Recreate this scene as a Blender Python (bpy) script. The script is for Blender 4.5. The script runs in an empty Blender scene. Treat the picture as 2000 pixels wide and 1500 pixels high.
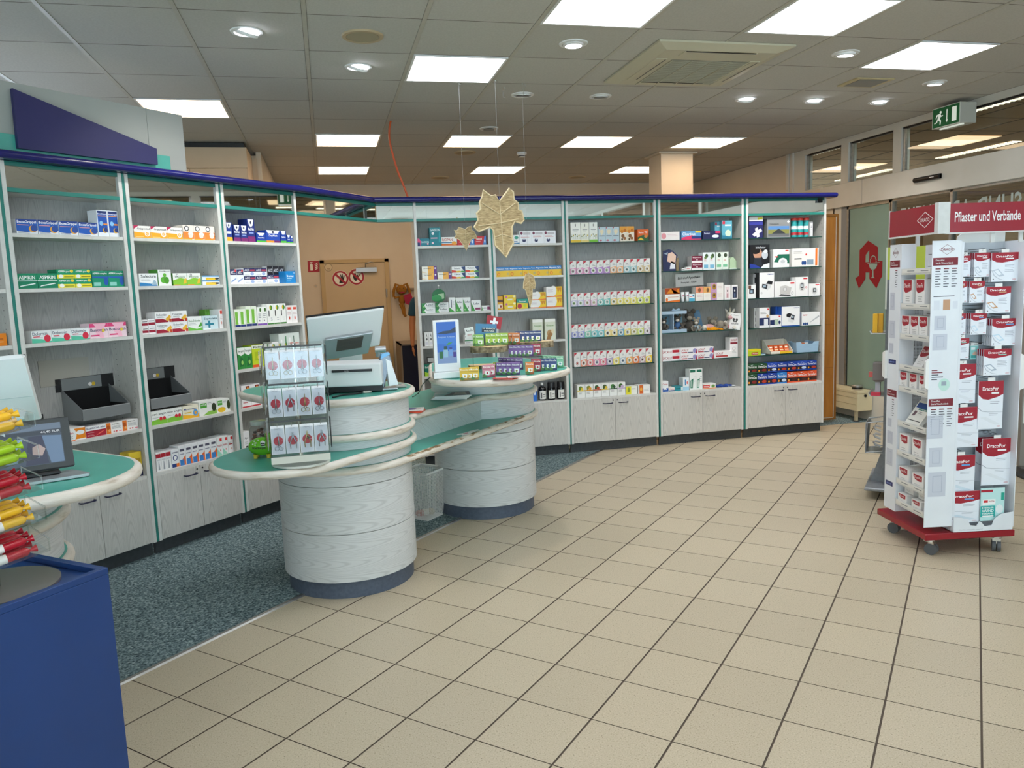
import bpy, math, random
from mathutils import Vector, Matrix
random.seed(7)
C = bpy.context.scene.collection
S = bpy.context.scene

# ---------------------------------------------------------------- camera, world, exposure
CAM_F = 1509.88          # focal length in pixels of a 2000 px wide frame
PITCH, ROLL, YAW, CAMZ = 0.1270106, -0.0371756, 0.2301198, 1.5527
CEIL = 2.981
_fw = Vector((math.sin(YAW)*math.cos(PITCH), math.cos(YAW)*math.cos(PITCH), -math.sin(PITCH)))
_rt0 = Vector((math.cos(YAW), -math.sin(YAW), 0)); _up0 = _rt0.cross(_fw)
_rt = _rt0*math.cos(ROLL) + _up0*math.sin(ROLL)
_up = _up0*math.cos(ROLL) - _rt0*math.sin(ROLL)
cam_d = bpy.data.cameras.new('camera'); cam = bpy.data.objects.new('camera', cam_d); C.objects.link(cam)
cam_d.sensor_width = 36; cam_d.lens = 36*CAM_F/2000; cam_d.clip_start = .05; cam_d.clip_end = 100
cam.matrix_world = Matrix((( _rt.x,_up.x,-_fw.x,0),(_rt.y,_up.y,-_fw.y,0),(_rt.z,_up.z,-_fw.z,CAMZ),(0,0,0,1)))
S.camera = cam
S.view_settings.view_transform = 'Standard'; S.view_settings.look = 'None'
S.view_settings.gamma = 1; S.view_settings.use_curve_mapping = False
S.view_settings.exposure = 0.42
S.cycles.max_bounces = 7; S.cycles.diffuse_bounces = 4; S.cycles.glossy_bounces = 4
S.cycles.transmission_bounces = 6; S.cycles.transparent_max_bounces = 12
S.cycles.caustics_reflective = False; S.cycles.caustics_refractive = False
S.cycles.sample_clamp_indirect = 6
w = bpy.data.worlds.new('overcast_sky'); S.world = w; w.use_nodes = True
w.node_tree.nodes['Background'].inputs[0].default_value = (.72,.84,1,1)
w.node_tree.nodes['Background'].inputs[1].default_value = 8.0
# lamps of the shop: LED panels and downlights get their light from these strengths
E_COOL, E_WARM, E_HALL = 8.5, 8.0, .7

def ray(px, py):
    return _fw + _rt*((px-1000)/CAM_F) + _up*((750-py)/CAM_F)
O = Vector((0,0,CAMZ))
def on_z(px, py, z):
    d = ray(px,py); return O + d*((z-CAMZ)/d.z)
def on_plane(px, py, p, n):
    d = ray(px,py); return O + d*((Vector(p)-O).dot(n)/d.dot(n))

# ---------------------------------------------------------------- materials
def lin(h):
    h = h.lstrip('#')
    if len(h)==3: h = ''.join(c*2 for c in h)
    r = []
    for i in (0,2,4):
        c = int(h[i:i+2],16)/255
        r.append(c/12.92 if c<=.04045 else ((c+.055)/1.055)**2.4)
    return (*r,1)
_mats = {}
def M(col, rough=.5, metal=0., spec=.5, name=None):
    k = (col,rough,metal,spec)
    if k in _mats: return _mats[k]
    m = bpy.data.materials.new(name or 'paint_'+col.lstrip('#')); m.use_nodes = True
    b = m.node_tree.nodes['Principled BSDF']
    b.inputs['Base Color'].default_value = lin(col); b.inputs['Roughness'].default_value = rough
    b.inputs['Metallic'].default_value = metal; b.inputs['Specular IOR Level'].default_value = spec
    m.diffuse_color = lin(col)
    _mats[k] = m; return m
class NT:
    def __init__(s, name):
        s.m = bpy.data.materials.new(name); s.m.use_nodes = True; s.t = s.m.node_tree
        s.b = s.t.nodes['Principled BSDF']
    def n(s, typ, **kw):
        x = s.t.nodes.new(typ)
        for k,v in kw.items():
            if k in x.inputs.keys() if isinstance(k,str) else False: x.inputs[k].default_value = v
            else: setattr(x,k,v)
        return x
    def l(s, a, b): s.t.links.new(a,b)
    def ramp(s, stops):
        r = s.t.nodes.new('ShaderNodeValToRGB'); e = r.color_ramp.elements
        while len(e)<len(stops): e.new(.5)
        for i,(p,c) in enumerate(stops): e[i].position = p; e[i].color = lin(c)
        return r
    def coord(s, scale=(1,1,1), rot=(0,0,0), kind='Object'):
        tc = s.n('ShaderNodeTexCoord'); mp = s.n('ShaderNodeMapping')
        mp.inputs['Scale'].default_value = scale; mp.inputs['Rotation'].default_value = rot
        s.l(tc.outputs[kind], mp.inputs['Vector']); return mp.outputs['Vector']
def noise_mat(name, stops, scale, rough=.5, detail=3, stretch=(1,1,1), bump=0, bscale=None, spec=.5, metal=0, rand=0):
    t = NT(name); v = t.coord(stretch)
    n = t.n('ShaderNodeTexNoise'); n.inputs['Scale'].default_value = scale; n.inputs['Detail'].default_value = detail
    t.l(v, n.inputs['Vector']); r = t.ramp(stops); t.l(n.outputs['Fac'], r.inputs['Fac'])
    out = r.outputs['Color']
    if rand:
        oi = t.n('ShaderNodeObjectInfo'); hs = t.n('ShaderNodeHueSaturation')
        mr = t.n('ShaderNodeMapRange'); mr.inputs['To Min'].default_value = 1-rand; mr.inputs['To Max'].default_value = 1+rand
        t.l(oi.outputs['Random'], mr.inputs['Value']); t.l(mr.outputs['Result'], hs.inputs['Value']); t.l(out, hs.inputs['Color']); out = hs.outputs['Color']
    t.l(out, t.b.inputs['Base Color'])
    t.b.inputs['Roughness'].default_value = rough; t.b.inputs['Specular IOR Level'].default_value = spec; t.b.inputs['Metallic'].default_value = metal
    if bump:
        bp = t.n('ShaderNodeBump'); bp.inputs['Strength'].default_value = bump; bp.inputs['Distance'].default_value = .01
        n2 = t.n('ShaderNodeTexNoise'); n2.inputs['Scale'].default_value = bscale or scale; n2.inputs['Detail'].default_value = 2
        t.l(v, n2.inputs['Vector']); t.l(n2.outputs['Fac'], bp.inputs['Height']); t.l(bp.outputs['Normal'], t.b.inputs['Normal'])
    return t.m
def ash_mat(name, light, dark, horizontal=False, around=False):
    # limed ash veneer: fine pores and cathedral grain, running up (or round the drum)
    t = NT(name)
    if around:
        tc = t.n('ShaderNodeTexCoord'); sx = t.n('ShaderNodeSeparateXYZ'); t.l(tc.outputs['Object'], sx.inputs[0])
        at = t.n('ShaderNodeMath', operation='ARCTAN2'); t.l(sx.outputs['Y'], at.inputs[0]); t.l(sx.outputs['X'], at.inputs[1])
        mu = t.n('ShaderNodeMath', operation='MULTIPLY'); mu.inputs[1].default_value = .36; t.l(at.outputs[0], mu.inputs[0])
        cb = t.n('ShaderNodeCombineXYZ'); t.l(sx.outputs['Z'], cb.inputs['X']); t.l(mu.outputs[0], cb.inputs['Z']); base = cb.outputs[0]
    else:
        base = t.coord((1,1,1), (0,math.pi/2,0) if horizontal else (0,0,0))
    def mapped(sc):
        mp = t.n('ShaderNodeMapping'); mp.inputs['Scale'].default_value = sc; t.l(base, mp.inputs['Vector']); return mp.outputs['Vector']
    n1 = t.n('ShaderNodeTexNoise'); n1.inputs['Scale'].default_value = 1; n1.inputs['Detail'].default_value = 4
    t.l(mapped((330,330,7)), n1.inputs['Vector'])
    # cathedral figure: nested arches, one every 18 cm across the grain
    sp = t.n('ShaderNodeSeparateXYZ'); t.l(base, sp.inputs[0])
    def mth(op, a, b=None, c=None):
        m = t.n('ShaderNodeMath', operation=op)
        for i,v in enumerate((a,b,c)):
            if v is None: continue
            if isinstance(v,(int,float)): m.inputs[i].default_value = v
            else: t.l(v, m.inputs[i])
        return m.outputs[0]
    n2 = t.n('ShaderNodeTexNoise'); n2.inputs['Scale'].default_value = 1; n2.inputs['Detail'].default_value = 1.5; t.l(mapped((7,7,1.3)), n2.inputs['Vector'])
    n3 = t.n('ShaderNodeTexNoise'); n3.inputs['Scale'].default_value = 1; n3.inputs['Detail'].default_value = 0; t.l(mapped((5,5,.8)), n3.inputs['Vector'])
    xs = mth('ADD', mth('ADD', sp.outputs['X'], sp.outputs['Y']), mth('MULTIPLY', n3.outputs['Fac'], .06))
    sx_ = mth('SUBTRACT', mth('PINGPONG', xs, .09), .045)
    g_ = mth('ADD', mth('MULTIPLY', mth('MULTIPLY', sx_, sx_), 70), mth('ADD', mth('MULTIPLY', sp.outputs['Z'], .28), mth('MULTIPLY', n2.outputs['Fac'], .16)))
    wr = t.ramp([(.0,'#ffffff'),(.62,'#ffffff'),(1,'#c4c4c4')]); t.l(mth('MULTIPLY_ADD', mth('SINE', mth('MULTIPLY', g_, 190)), .5, .5), wr.inputs['Fac'])
    r = t.ramp([(.30,dark),(.62,light)]); t.l(n1.outputs['Fac'], r.inputs['Fac'])
    mx = t.n('ShaderNodeMixRGB', blend_type='MULTIPLY'); mx.inputs[0].default_value = .35
    t.l(r.outputs['Color'], mx.inputs[1]); t.l(wr.outputs['Color'], mx.inputs[2])
    t.l(mx.outputs[0], t.b.inputs['Base Color']); t.b.inputs['Roughness'].default_value = .42
    return t.m
def glow(name, col, strength, base=.8):
    m = bpy.data.materials.new(name); m.use_nodes = True; b = m.node_tree.nodes['Principled BSDF']
    b.inputs['Base Color'].default_value = (base,base,base,1); b.inputs['Emission Color'].default_value = lin(col); b.inputs['Emission Strength'].default_value = strength
    return m
def glass_mat(name, tint, rough=0., alpha=.18):
    # thin sheet: mostly clear, with a tinted body and a mirror-like surface
    t = NT(name); tr = t.n('ShaderNodeBsdfTransparent'); tr.inputs[0].default_value = lin(tint)
    gl = t.n('ShaderNodeBsdfGlossy'); gl.inputs['Roughness'].default_value = rough
    lw = t.n('ShaderNodeLayerWeight'); lw.inputs[0].default_value = .5     # Schlick reflectance, the same on both faces of the sheet
    pw = t.n('ShaderNodeMath', operation='POWER'); pw.inputs[1].default_value = 5; t.l(lw.outputs['Facing'], pw.inputs[0])
    ma = t.n('ShaderNodeMath', operation='MULTIPLY_ADD'); ma.inputs[1].default_value = .9; ma.inputs[2].default_value = .04; t.l(pw.outputs[0], ma.inputs[0])
    mx = t.n('ShaderNodeMixShader'); t.l(ma.outputs[0], mx.inputs[0]); t.l(tr.outputs[0], mx.inputs[1]); t.l(gl.outputs[0], mx.inputs[2])
    t.l(mx.outputs[0], t.t.nodes['Material Output'].inputs[0]); return t.m
ASH = ash_mat('limed_ash_vertical', '#d0cdc7','#c4c1bb')
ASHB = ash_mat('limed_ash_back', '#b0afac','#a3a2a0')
ASHR = ash_mat('limed_ash_round', '#d4d6d6','#c8cacb', around=True)
ASHH = ash_mat('limed_ash_flat', '#ced3d2','#c3c8c8', horizontal=True)
EDGE = noise_mat('white_edge_lacquer', [(.3,'#cfcec9'),(.7,'#dad9d4')], 30, .4)
NOSE = noise_mat('limed_oak_nosing', [(.28,'#b3a592'),(.42,'#d8cfc2'),(.7,'#e6e0d6')], 9, .4, 5, (1,1,7), .15, 60)
WORN = noise_mat('worn_oak_nosing', [(.36,'#6b5237'),(.45,'#a58a66'),(.52,'#d6ccbc'),(.7,'#e4ddd2')], 16, .5, 6, (1,1,5), .3, 60)
TEAL = noise_mat('teal_laminate', [(.3,'#48a493'),(.7,'#4daa99')], 12, .33)
TEALE = M('#2a7f74',.4); TEALD = M('#1f6f66',.4)
NAVY = noise_mat('navy_lacquer', [(.3,'#1b1c62'),(.7,'#1f2069')], 3, .22)
NAVYS = noise_mat('navy_sign_board', [(.3,'#24245a'),(.7,'#29295f')], 4, .5)
KICK = noise_mat('charcoal_plinth', [(.3,'#3a3d40'),(.7,'#44474a')], 40, .5)
KICKB = noise_mat('slate_blue_plinth', [(.3,'#4a5465'),(.7,'#556072')], 60, .5)
WALL = noise_mat('beige_wall_paint', [(.3,'#d6c8b4'),(.7,'#dacdb9')], 4, .8, bump=.05, bscale=180)
WALLW = noise_mat('white_frame_paint', [(.3,'#cfcbc0'),(.7,'#d6d2c8')], 4, .45)
CEILM = noise_mat('mineral_ceiling_panel', [(.3,'#bdb9b1'),(.7,'#c6c2ba')], 90, .9, 2, rand=.025)
TBAR = noise_mat('ceiling_grid_steel', [(.3,'#b7b1a4'),(.7,'#beb8ab')], 20, .6)
TILE = noise_mat('speckled_beige_tile', [(.30,'#85775f'),(.38,'#bcae94'),(.62,'#c8baa1'),(.75,'#d6cab3')], 190, .38, 3, rand=.045)
GROUT = M('#5f5348',.9)
CARPET = noise_mat('flecked_carpet', [(.28,'#25343b'),(.45,'#627579'),(.58,'#84979a'),(.74,'#b9c6c6')], 95, .95, 3, bump=.8, bscale=120, spec=.1)
STEEL = noise_mat('brushed_aluminium', [(.3,'#a9a8a4'),(.7,'#bdbcb8')], 30, .35, metal=.9)
CHROME = M('#d8d8d8',.15,1.); WHITE = M('#e8e8e6',.4); BLACK = M('#111113',.4); DGREY = M('#3b3d3f',.45); GREY = M('#8a8d8f',.45)
SILVER = M('#b4b8bb',.35,.6); MIRROR = M('#e6e8e6',.02,1.,name='mirror_glass')
CLEAR = glass_mat('clear_acrylic','#f2f5f4'); SHELFG = glass_mat('shelf_glass','#dfeae5'); PANE = glass_mat('window_glass','#e9efec')
GEDGE = M('#1d4a42',.2)

# ---------------------------------------------------------------- mesh builder
_txt = {}
def text_shape(s):
    if s in _txt: return _txt[s]
    cu = bpy.data.curves.new('t','FONT'); cu.body = s; cu.resolution_u = 2; cu.offset = .012
    ob = bpy.data.objects.new('t', cu); me = bpy.data.meshes.new_from_object(ob)
    V = [(v.co.x,v.co.y) for v in me.vertices]; F = [tuple(p.vertices) for p in me.polygons]
    bpy.data.objects.remove(ob); bpy.data.curves.remove(cu); bpy.data.meshes.remove(me)
    x0=min(v[0] for v in V); x1=max(v[0] for v in V); y0=min(v[1] for v in V); y1=max(v[1] for v in V)
    V = [((x-x0)/(x1-x0),(y-y0)/(y1-y0)) for x,y in V]
    _txt[s] = (V,F,(x1-x0)/(y1-y0)); return _txt[s]
class G:
    def __init__(s): s.v=[]; s.f=[]; s.mi=[]; s.mats=[]
    def _m(s,m):
        if m not in s.mats: s.mats.append(m)
        return s.mats.index(m)
    def add(s, V, F, m):
        o=len(s.v); i=s._m(m); s.v+= [tuple(v) for v in V]; s.f+=[tuple(a+o for a in f) for f in F]; s.mi+=[i]*len(F); return s
    def box(s,x0,y0,z0,x1,y1,z1,m,bev=0):
        if bev:
            b=bev; V=[]
            for (z,i) in ((z0,b),(z0+b,0),(z1-b,0),(z1,b)):
                V+=[(x0+i+(b if not i else 0)*0,y0+i,z),(x1-i,y0+i,z),(x1-i,y1-i,z),(x0+i,y1-i,z)]
            F=[(3,2,1,0),(12,13,14,15)]
            for r in range(3):
                for k in range(4): a=r*4+k; c=r*4+(k+1)%4; F.append((a,c,c+4,a+4))
            return s.add(V,F,m)
        V=[(x0,y0,z0),(x1,y0,z0),(x1,y1,z0),(x0,y1,z0),(x0,y0,z1),(x1,y0,z1),(x1,y1,z1),(x0,y1,z1)]
        return s.add(V,[(3,2,1,0),(4,5,6,7),(0,1,5,4),(1,2,6,5),(2,3,7,6),(3,0,4,7)],m)
    def prism(s,P,z0,z1,m,side=None):
        n=len(P); V=[(x,y,z0) for x,y in P]+[(x,y,z1) for x,y in P]
        s.add(V,[tuple(range(n-1,-1,-1)),tuple(range(n,2*n))],m)
        return s.add(V,[(i,(i+1)%n,n+(i+1)%n,n+i) for i in range(n)],side or m)
    def ext(s,P,o,ux,uy,un,t,m):   # flat outline P in the plane (o,ux,uy), thickness t along un
        o,ux,uy,un=Vector(o),Vector(ux),Vector(uy),Vector(un); n=len(P)
        V=[o+ux*a+uy*b for a,b in P]; V+= [v+un*t for v in V]
        return s.add(V,[tuple(range(n-1,-1,-1)),tuple(range(n,2*n))]+[(i,(i+1)%n,n+(i+1)%n,n+i) for i in range(n)],m)
    def tube(s,P,r,m,n=8,closed=False,caps=True):
        P=[Vector(p) for p in P]; L=len(P); V=[]; F=[]
        rr = r if isinstance(r,(list,tuple)) else [r]*L
        prev=None
        for i,p in enumerate(P):
            a = P[(i-1)%L] if (closed or i) else p; b = P[(i+1)%L] if (closed or i<L-1) else p
            d=(b-a).normalized()
            u = prev - d*prev.dot(d) if prev is not None else d.orthogonal()
            if prev is None and abs(d.z)<.9: u = Vector((0,0,1))-d*d.z
            u.normalize(); prev=u; w=d.cross(u)
            # widen mitred corners
            for k in range(n):
                t=2*math.pi*k/n; V.append(p+(u*math.cos(t)+w*math.sin(t))*rr[i])
        for i in range(L if closed else L-1):
            j=(i+1)%L
            for k in range(n): F.append((i*n+k,i*n+(k+1)%n,j*n+(k+1)%n,j*n+k))
        if not closed and caps: F += [tuple(range(n-1,-1,-1)),tuple((L-1)*n+k for k in range(n))]
        return s.add(V,F,m)
    def lathe(s,prof,m,c=(0,0,0),n=28,a0=0,a1=2*math.pi):
        full=abs(a1-a0)>6.28; N=n if full else n+1; V=[];F=[]
        for r,z in prof:
            for k in range(N):
                a=a0+(a1-a0)*k/n; V.append((c[0]+r*math.cos(a),c[1]+r*math.sin(a),c[2]+z))
        for i in range(len(prof)-1):
            for k in range(n):
                k2=(k+1)%N; F.append((i*N+k,i*N+k2,(i+1)*N+k2,(i+1)*N+k))
        return s.add(V,F,m)
    def cyl(s,x,y,z0,z1,r,m,n=24,r2=None):
        r2=r if r2 is None else r2
        return s.lathe([(1e-4,z0),(r,z0),(r2,z1),(1e-4,z1)],m,(x,y,0),n)
    def ball(s,c,r,m,n=12,rot=None):
        rx,ry,rz = r if isinstance(r,(tuple,list)) else (r,r,r); V=[];F=[]; k2=n//2
        for i in range(k2+1):
            t=math.pi*i/k2
            for k in range(n):
                a=2*math.pi*k/n; p=Vector((rx*math.sin(t)*math.cos(a),ry*math.sin(t)*math.sin(a),rz*math.cos(t)))
                if rot: p.rotate(rot)
                V.append(p+Vector(c))
        for i in range(k2):
            for k in range(n): F.append((i*n+k,(i+1)*n+k,(i+1)*n+(k+1)%n,i*n+(k+1)%n))
        return s.add(V,F,m)
    def face(s,V,m): return s.add(V,[tuple(range(len(V)))],m)
    def text(s,t,o,ux,uy,m,w=None,h=None):   # fits the word into width w and/or height h
        V,F,asp=text_shape(t)
        if w is None: w=h*asp
        if h is None: h=w/asp
        o,ux,uy=Vector(o),Vector(ux),Vector(uy)
        return s.add([o+ux*(x*w)+uy*(y*h) for x,y in V],F,m)
    def mesh(s,name,smooth=False):
        me=bpy.data.meshes.new(name); me.from_pydata(s.v,[],s.f)
        for m in s.mats: me.materials.append(m)
        me.polygons.foreach_set('material_index',s.mi)
        if smooth: me.polygons.foreach_set('use_smooth',[True]*len(s.f))
        me.update(); return me
    def obj(s,name,parent=None,loc=(0,0,0),rz=0,label=None,cat=None,group=None,kind=None,smooth=False,bevel=0,ang=None):
        me=s.mesh(name,smooth)
        if smooth: me.set_sharp_from_angle(angle=math.radians(ang or 40))
        o=bpy.data.objects.new(name,me); C.objects.link(o); o.location=loc; o.rotation_euler=(0,0,rz) if not isinstance(rz,tuple) else rz
        if parent: o.parent=parent
        if bevel:
            b=o.modifiers.new('edge','BEVEL'); b.width=bevel; b.segments=2; b.limit_method='ANGLE'
        tag(o,label,cat,group,kind); return o
def tag(o,label=None,cat=None,group=None,kind=None):
    if label: o['label']=label
    if cat: o['category']=cat
    if group: o['group']=group
    if kind: o['kind']=kind
    return o
def thing(name,label,cat,loc=(0,0,0),rz=0,group=None):
    o=bpy.data.objects.new(name,None); C.objects.link(o); o.location=loc; o.empty_display_size=.1
    o.rotation_euler=(0,0,rz) if not isinstance(rz,tuple) else rz
    return tag(o,label,cat,group)
def dup(root,loc=None,rz=None,label=None,group=None):
    r=root.copy(); C.objects.link(r)
    if loc is not None: r.location=loc
    if rz is not None: r.rotation_euler=(0,0,rz) if not isinstance(rz,tuple) else rz
    if label: r['label']=label
    if group: r['group']=group
    for ch in list(root.children):
        c=ch.copy(); C.objects.link(c); c.parent=r
        for g in ch.children:
            d=g.copy(); C.objects.link(d); d.parent=c
    return r
def arc(cx,cy,r,a0,a1,n):
    return [(cx+r*math.cos(math.radians(a0+(a1-a0)*i/n)),cy+r*math.sin(math.radians(a0+(a1-a0)*i/n))) for i in range(n+1)]
def hull(P):
    P=sorted(set((round(x,5),round(y,5)) for x,y in P)); 
    def half(Q):
        h=[]
        for p in Q:
            while len(h)>1 and (h[-1][0]-h[-2][0])*(p[1]-h[-2][1])-(h[-1][1]-h[-2][1])*(p[0]-h[-2][0])<=0: h.pop()
            h.append(p)
        return h[:-1]
    return half(P)+half(P[::-1])
def circ(c,r,n=48): return arc(c[0],c[1],r,0,360-360/n,n-1)
ORD=['first','second','third','fourth','fifth','sixth','seventh','eighth','ninth','tenth','eleventh','twelfth','thirteenth','fourteenth']
# ---------------------------------------------------------------- floor
FA = -0.7713003; ca,sa = math.cos(FA),math.sin(FA); TS=.30; FX,FY = -.34300344*CAMZ, 2.47885843*CAMZ
def fl(u,v): return (ca*u-sa*v, sa*u+ca*v)
UE = -2.945                                     # edge between tiles and carpet
floor = G().box(-6,-3.2,-.12,5.6,11.05,-.003,GROUT).obj('floor',kind='structure')
def clip(P, f):      # keep the part of polygon P where f>=0
    out=[]
    for i in range(len(P)):
        a,b=P[i],P[(i+1)%len(P)]; fa,fb=f(a),f(b)
        if fa>=0: out.append(a)
        if (fa>=0)!=(fb>=0): t=fa/(fa-fb); out.append((a[0]+(b[0]-a[0])*t,a[1]+(b[1]-a[1])*t))
    return out
def onscreen(p, m=0):
    d=Vector(p)-O; z=d.dot(_fw)
    if z<.2: return None
    x=1000+CAM_F*d.dot(_rt)/z; y=750-CAM_F*d.dot(_up)/z
    return (x,y) if -m<x<2000+m and -m<y<1500+m else None
cells=[]
for U in range(-8,30):
    for V in range(-30,30):
        P=[fl(FX+(U+a)*TS+da,FY+(V+b)*TS+db) for a,b,da,db in ((0,0,.0036,.0022),(1,0,-.0036,.0022),(1,1,-.0036,-.0022),(0,1,.0036,-.0022))]
        full=len(P)
        for f in (lambda p:5.49-p[0],lambda p:6.90-p[1],lambda p:p[1]+3,lambda p:p[0]+5.5): P=clip(P,f) if P else P
        if len(P)<3: continue
        c=(sum(p[0] for p in P)/len(P),sum(p[1] for p in P)/len(P),0)
        s=onscreen(c,60); d=(Vector(c)-O).length
        vis = s is not None and c[1]<6.66 and not (c[0]>4.2 and c[1]<2)
        cells.append((d if vis else 99,P,c))
cells.sort(key=lambda t:t[0])
sq=None; rest=G()
for i,(d,P,c) in enumerate(cells):
    if d<99 and i<300:
        g=G().prism([(x-c[0],y-c[1]) for x,y in P],-.012,0,TILE,GROUT)
        if len(P)==4 and abs(c[1]-6.9)>.3:
            if sq is None: sq=g.mesh('tile')
            o=bpy.data.objects.new('tile',sq); C.objects.link(o); o.location=c; o.parent=floor
        else: g.obj('tile',floor,c)
    else: rest.prism(P,-.012,0,TILE,GROUT)
rest.obj('floor_tiles',floor,kind='stuff')
cp=[fl(UE-.012,-12),fl(UE-.012,20),fl(-14,20),fl(-14,-12)]
for f in (lambda p:p[0]+5.8,lambda p:5.49-p[0],lambda p:p[1]+3,lambda p:10.95-p[1]): cp=clip(cp,f)
G().prism(cp,-.0029,.004,CARPET).prism([(4.2,6.90),(5.49,6.90),(5.49,10.95),(4.2,10.95)],-.0029,.003,CARPET).obj('carpet',floor)
e0,e1=fl(UE-.012,-3.0),fl(UE-.012,6.42); f0,f1=fl(UE+.012,-3.0),fl(UE+.012,6.42)
G().ext([(0,0),(.03,0),(.024,.007),(.006,.007)],(e0[0],e0[1],0),(ca,sa,0),(0,0,1),(-sa,ca,0),9.42,STEEL).obj('trim_1',kind='structure')

# ---------------------------------------------------------------- ceiling
CX,CY,CS = -1.26644,4.33366,.625
ceil_o = G().box(-6,-3.2,CEIL+.012,5.6,11.05,CEIL+.1,GROUT).obj('ceiling',kind='structure')
COOL=[(3,1),(4,-1),(6,-1),(8,0),(2,-3),(5,-4),(8,-4),(3,-6),(6,-7),(0,-5),(9,-7),(-3,-3)]
WARM=[(0,3),(2,5),(2,8),(4,5),(5,8),(6,5),(8,5),(8,8),(-3,2)]
PANEL=G().box(-.299,-.3085,.002,.299,.3085,.014,CEILM).mesh('ceiling_panel'); rest=G()
for U in range(-8,11):
    for V in range(-12,11):
        if (U,V) in COOL+WARM: continue
        x,y=CX+(U+.5)*CS,CY+(V+.5)*CS
        if x>5.49: continue
        if x+.3>5.49:
            rest.box(x-.299,y-.3085,CEIL+.002,5.49,y+.3085,CEIL+.014,CEILM); continue
        if y+.31>10.95 or y-.31<-3: rest.box(x-.299,max(y-.3085,-3),CEIL+.002,x+.299,min(10.95,y+.3085),CEIL+.014,CEILM); continue
        if onscreen((x,y,CEIL),120):
            o=bpy.data.objects.new('ceiling_panel',PANEL); C.objects.link(o); o.location=(x,y,CEIL); o.parent=ceil_o
        else: rest.box(x-.299,y-.3085,CEIL+.002,x+.299,y+.3085,CEIL+.014,CEILM)
rest.obj('ceiling_panels',ceil_o,kind='stuff')
for U in range(-7,12):
    x=CX+U*CS
    if x<5.48: G().box(-.012,-3,-.001,.012,10.95,.012,TBAR).obj('grid_runner',ceil_o,(x,0,CEIL))
rest=G()
for V in range(-11,11): y=CY+V*CS; rest.box(-5.6,y-.003,CEIL+.002,5.49,y+.003,CEIL+.012,GROUT)
rest.obj('cross_joint',ceil_o,kind='stuff')

GC=glow('led_panel_cool','#f4f8ff',E_COOL); GW=glow('led_panel_warm','#ffdcb4',E_WARM)
def led(mat):
    t=thing('ceiling_light','','light'); g=G()
    for a,b,c,d in ((-.3,-.3,.3,-.285),(-.3,.285,.3,.3),(-.3,-.285,-.285,.285),(.285,-.285,.3,.285)): g.box(a,b,-.004,c,d,.012,WHITE)
    g.obj('frame',t); G().box(-.285,-.285,-.002,.285,.285,.008,mat).obj('diffuser',t); return t
lc,lw=led(GC),led(GW)
names={(3,1):'small-looking cool white square ceiling light nearest the sign side, beside bare hooks',(4,-1):'cool white square ceiling light cut by the top edge, left one',(6,-1):'cool white square ceiling light cut by the top edge, right one',(8,0):'cool white square ceiling light towards the exit sign',
 (0,3):'warm square ceiling light half hidden by the grey sign wall',(2,5):'warm square ceiling light left of the orange cable, near row',(2,8):'warm square ceiling light left of the orange cable, far row',(4,5):'warm square ceiling light right of the orange cable, near row',(5,8):'warm square ceiling light in the far row right of the orange cable',(6,5):'warm square ceiling light in the near row left of the column',(8,5):'warm square ceiling light in the near row above the column',(8,8):'warm square ceiling light in the far row cut by the column'}
for i,(u,v) in enumerate(COOL+WARM):
    base=lc if (u,v) in COOL else lw
    o=base if (u,v) in ((3,1),(0,3)) else dup(base)
    o.location=(CX+(u+.5)*CS,CY+(v+.5)*CS,CEIL)
    o['label']=names.get((u,v),('cool' if base is lc else 'warm')+' square ceiling light behind the viewer, outside the view'); o['group']='square ceiling lights'

# ---------------------------------------------------------------- walls, column, right window front
G().box(-.75,10.95,0,5.6,11.1,CEIL,WALL).obj('wall_back',kind='structure')
G().box(-.6,8.42,0,-.55,10.95,CEIL,WALL).obj('wall_left_back',kind='structure')
G().box(-6,-3.2,0,-5.6,11.05,CEIL,WALL).obj('wall_left',kind='structure')
g=G()
for x0,x1 in ((-6,-4.2),(-2.6,-2.2),(-.6,-.2),(1.4,1.8),(3.4,3.8),(5.3,5.6)): g.box(x0,-3.2,0,x1,-3.0,CEIL,WALLW)
for z0,z1 in ((0,.35),(2.255,2.5),(2.92,CEIL)): g.box(-5.6,-3.19,z0,5.6,-3.01,z1,WALLW)
g.obj('wall_front',kind='structure')
for k,(x0,x1) in enumerate(((-4.2,-2.6),(-2.2,-.6),(-.2,1.4),(1.8,3.4),(3.8,5.3))):
    G().box(x0,-3.11,.35,x1,-3.10,2.255,PANE).box(x0,-3.11,2.5,x1,-3.10,2.92,PANE).obj('window_%d'%(k+5),kind='structure')
G().box(-7,-14,2.94,7,-3.21,3.1,WALLW).obj('wall_canopy',kind='structure')  # added unseen slab outside, keeps the bright sky out of the cabinet mirrors
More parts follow.
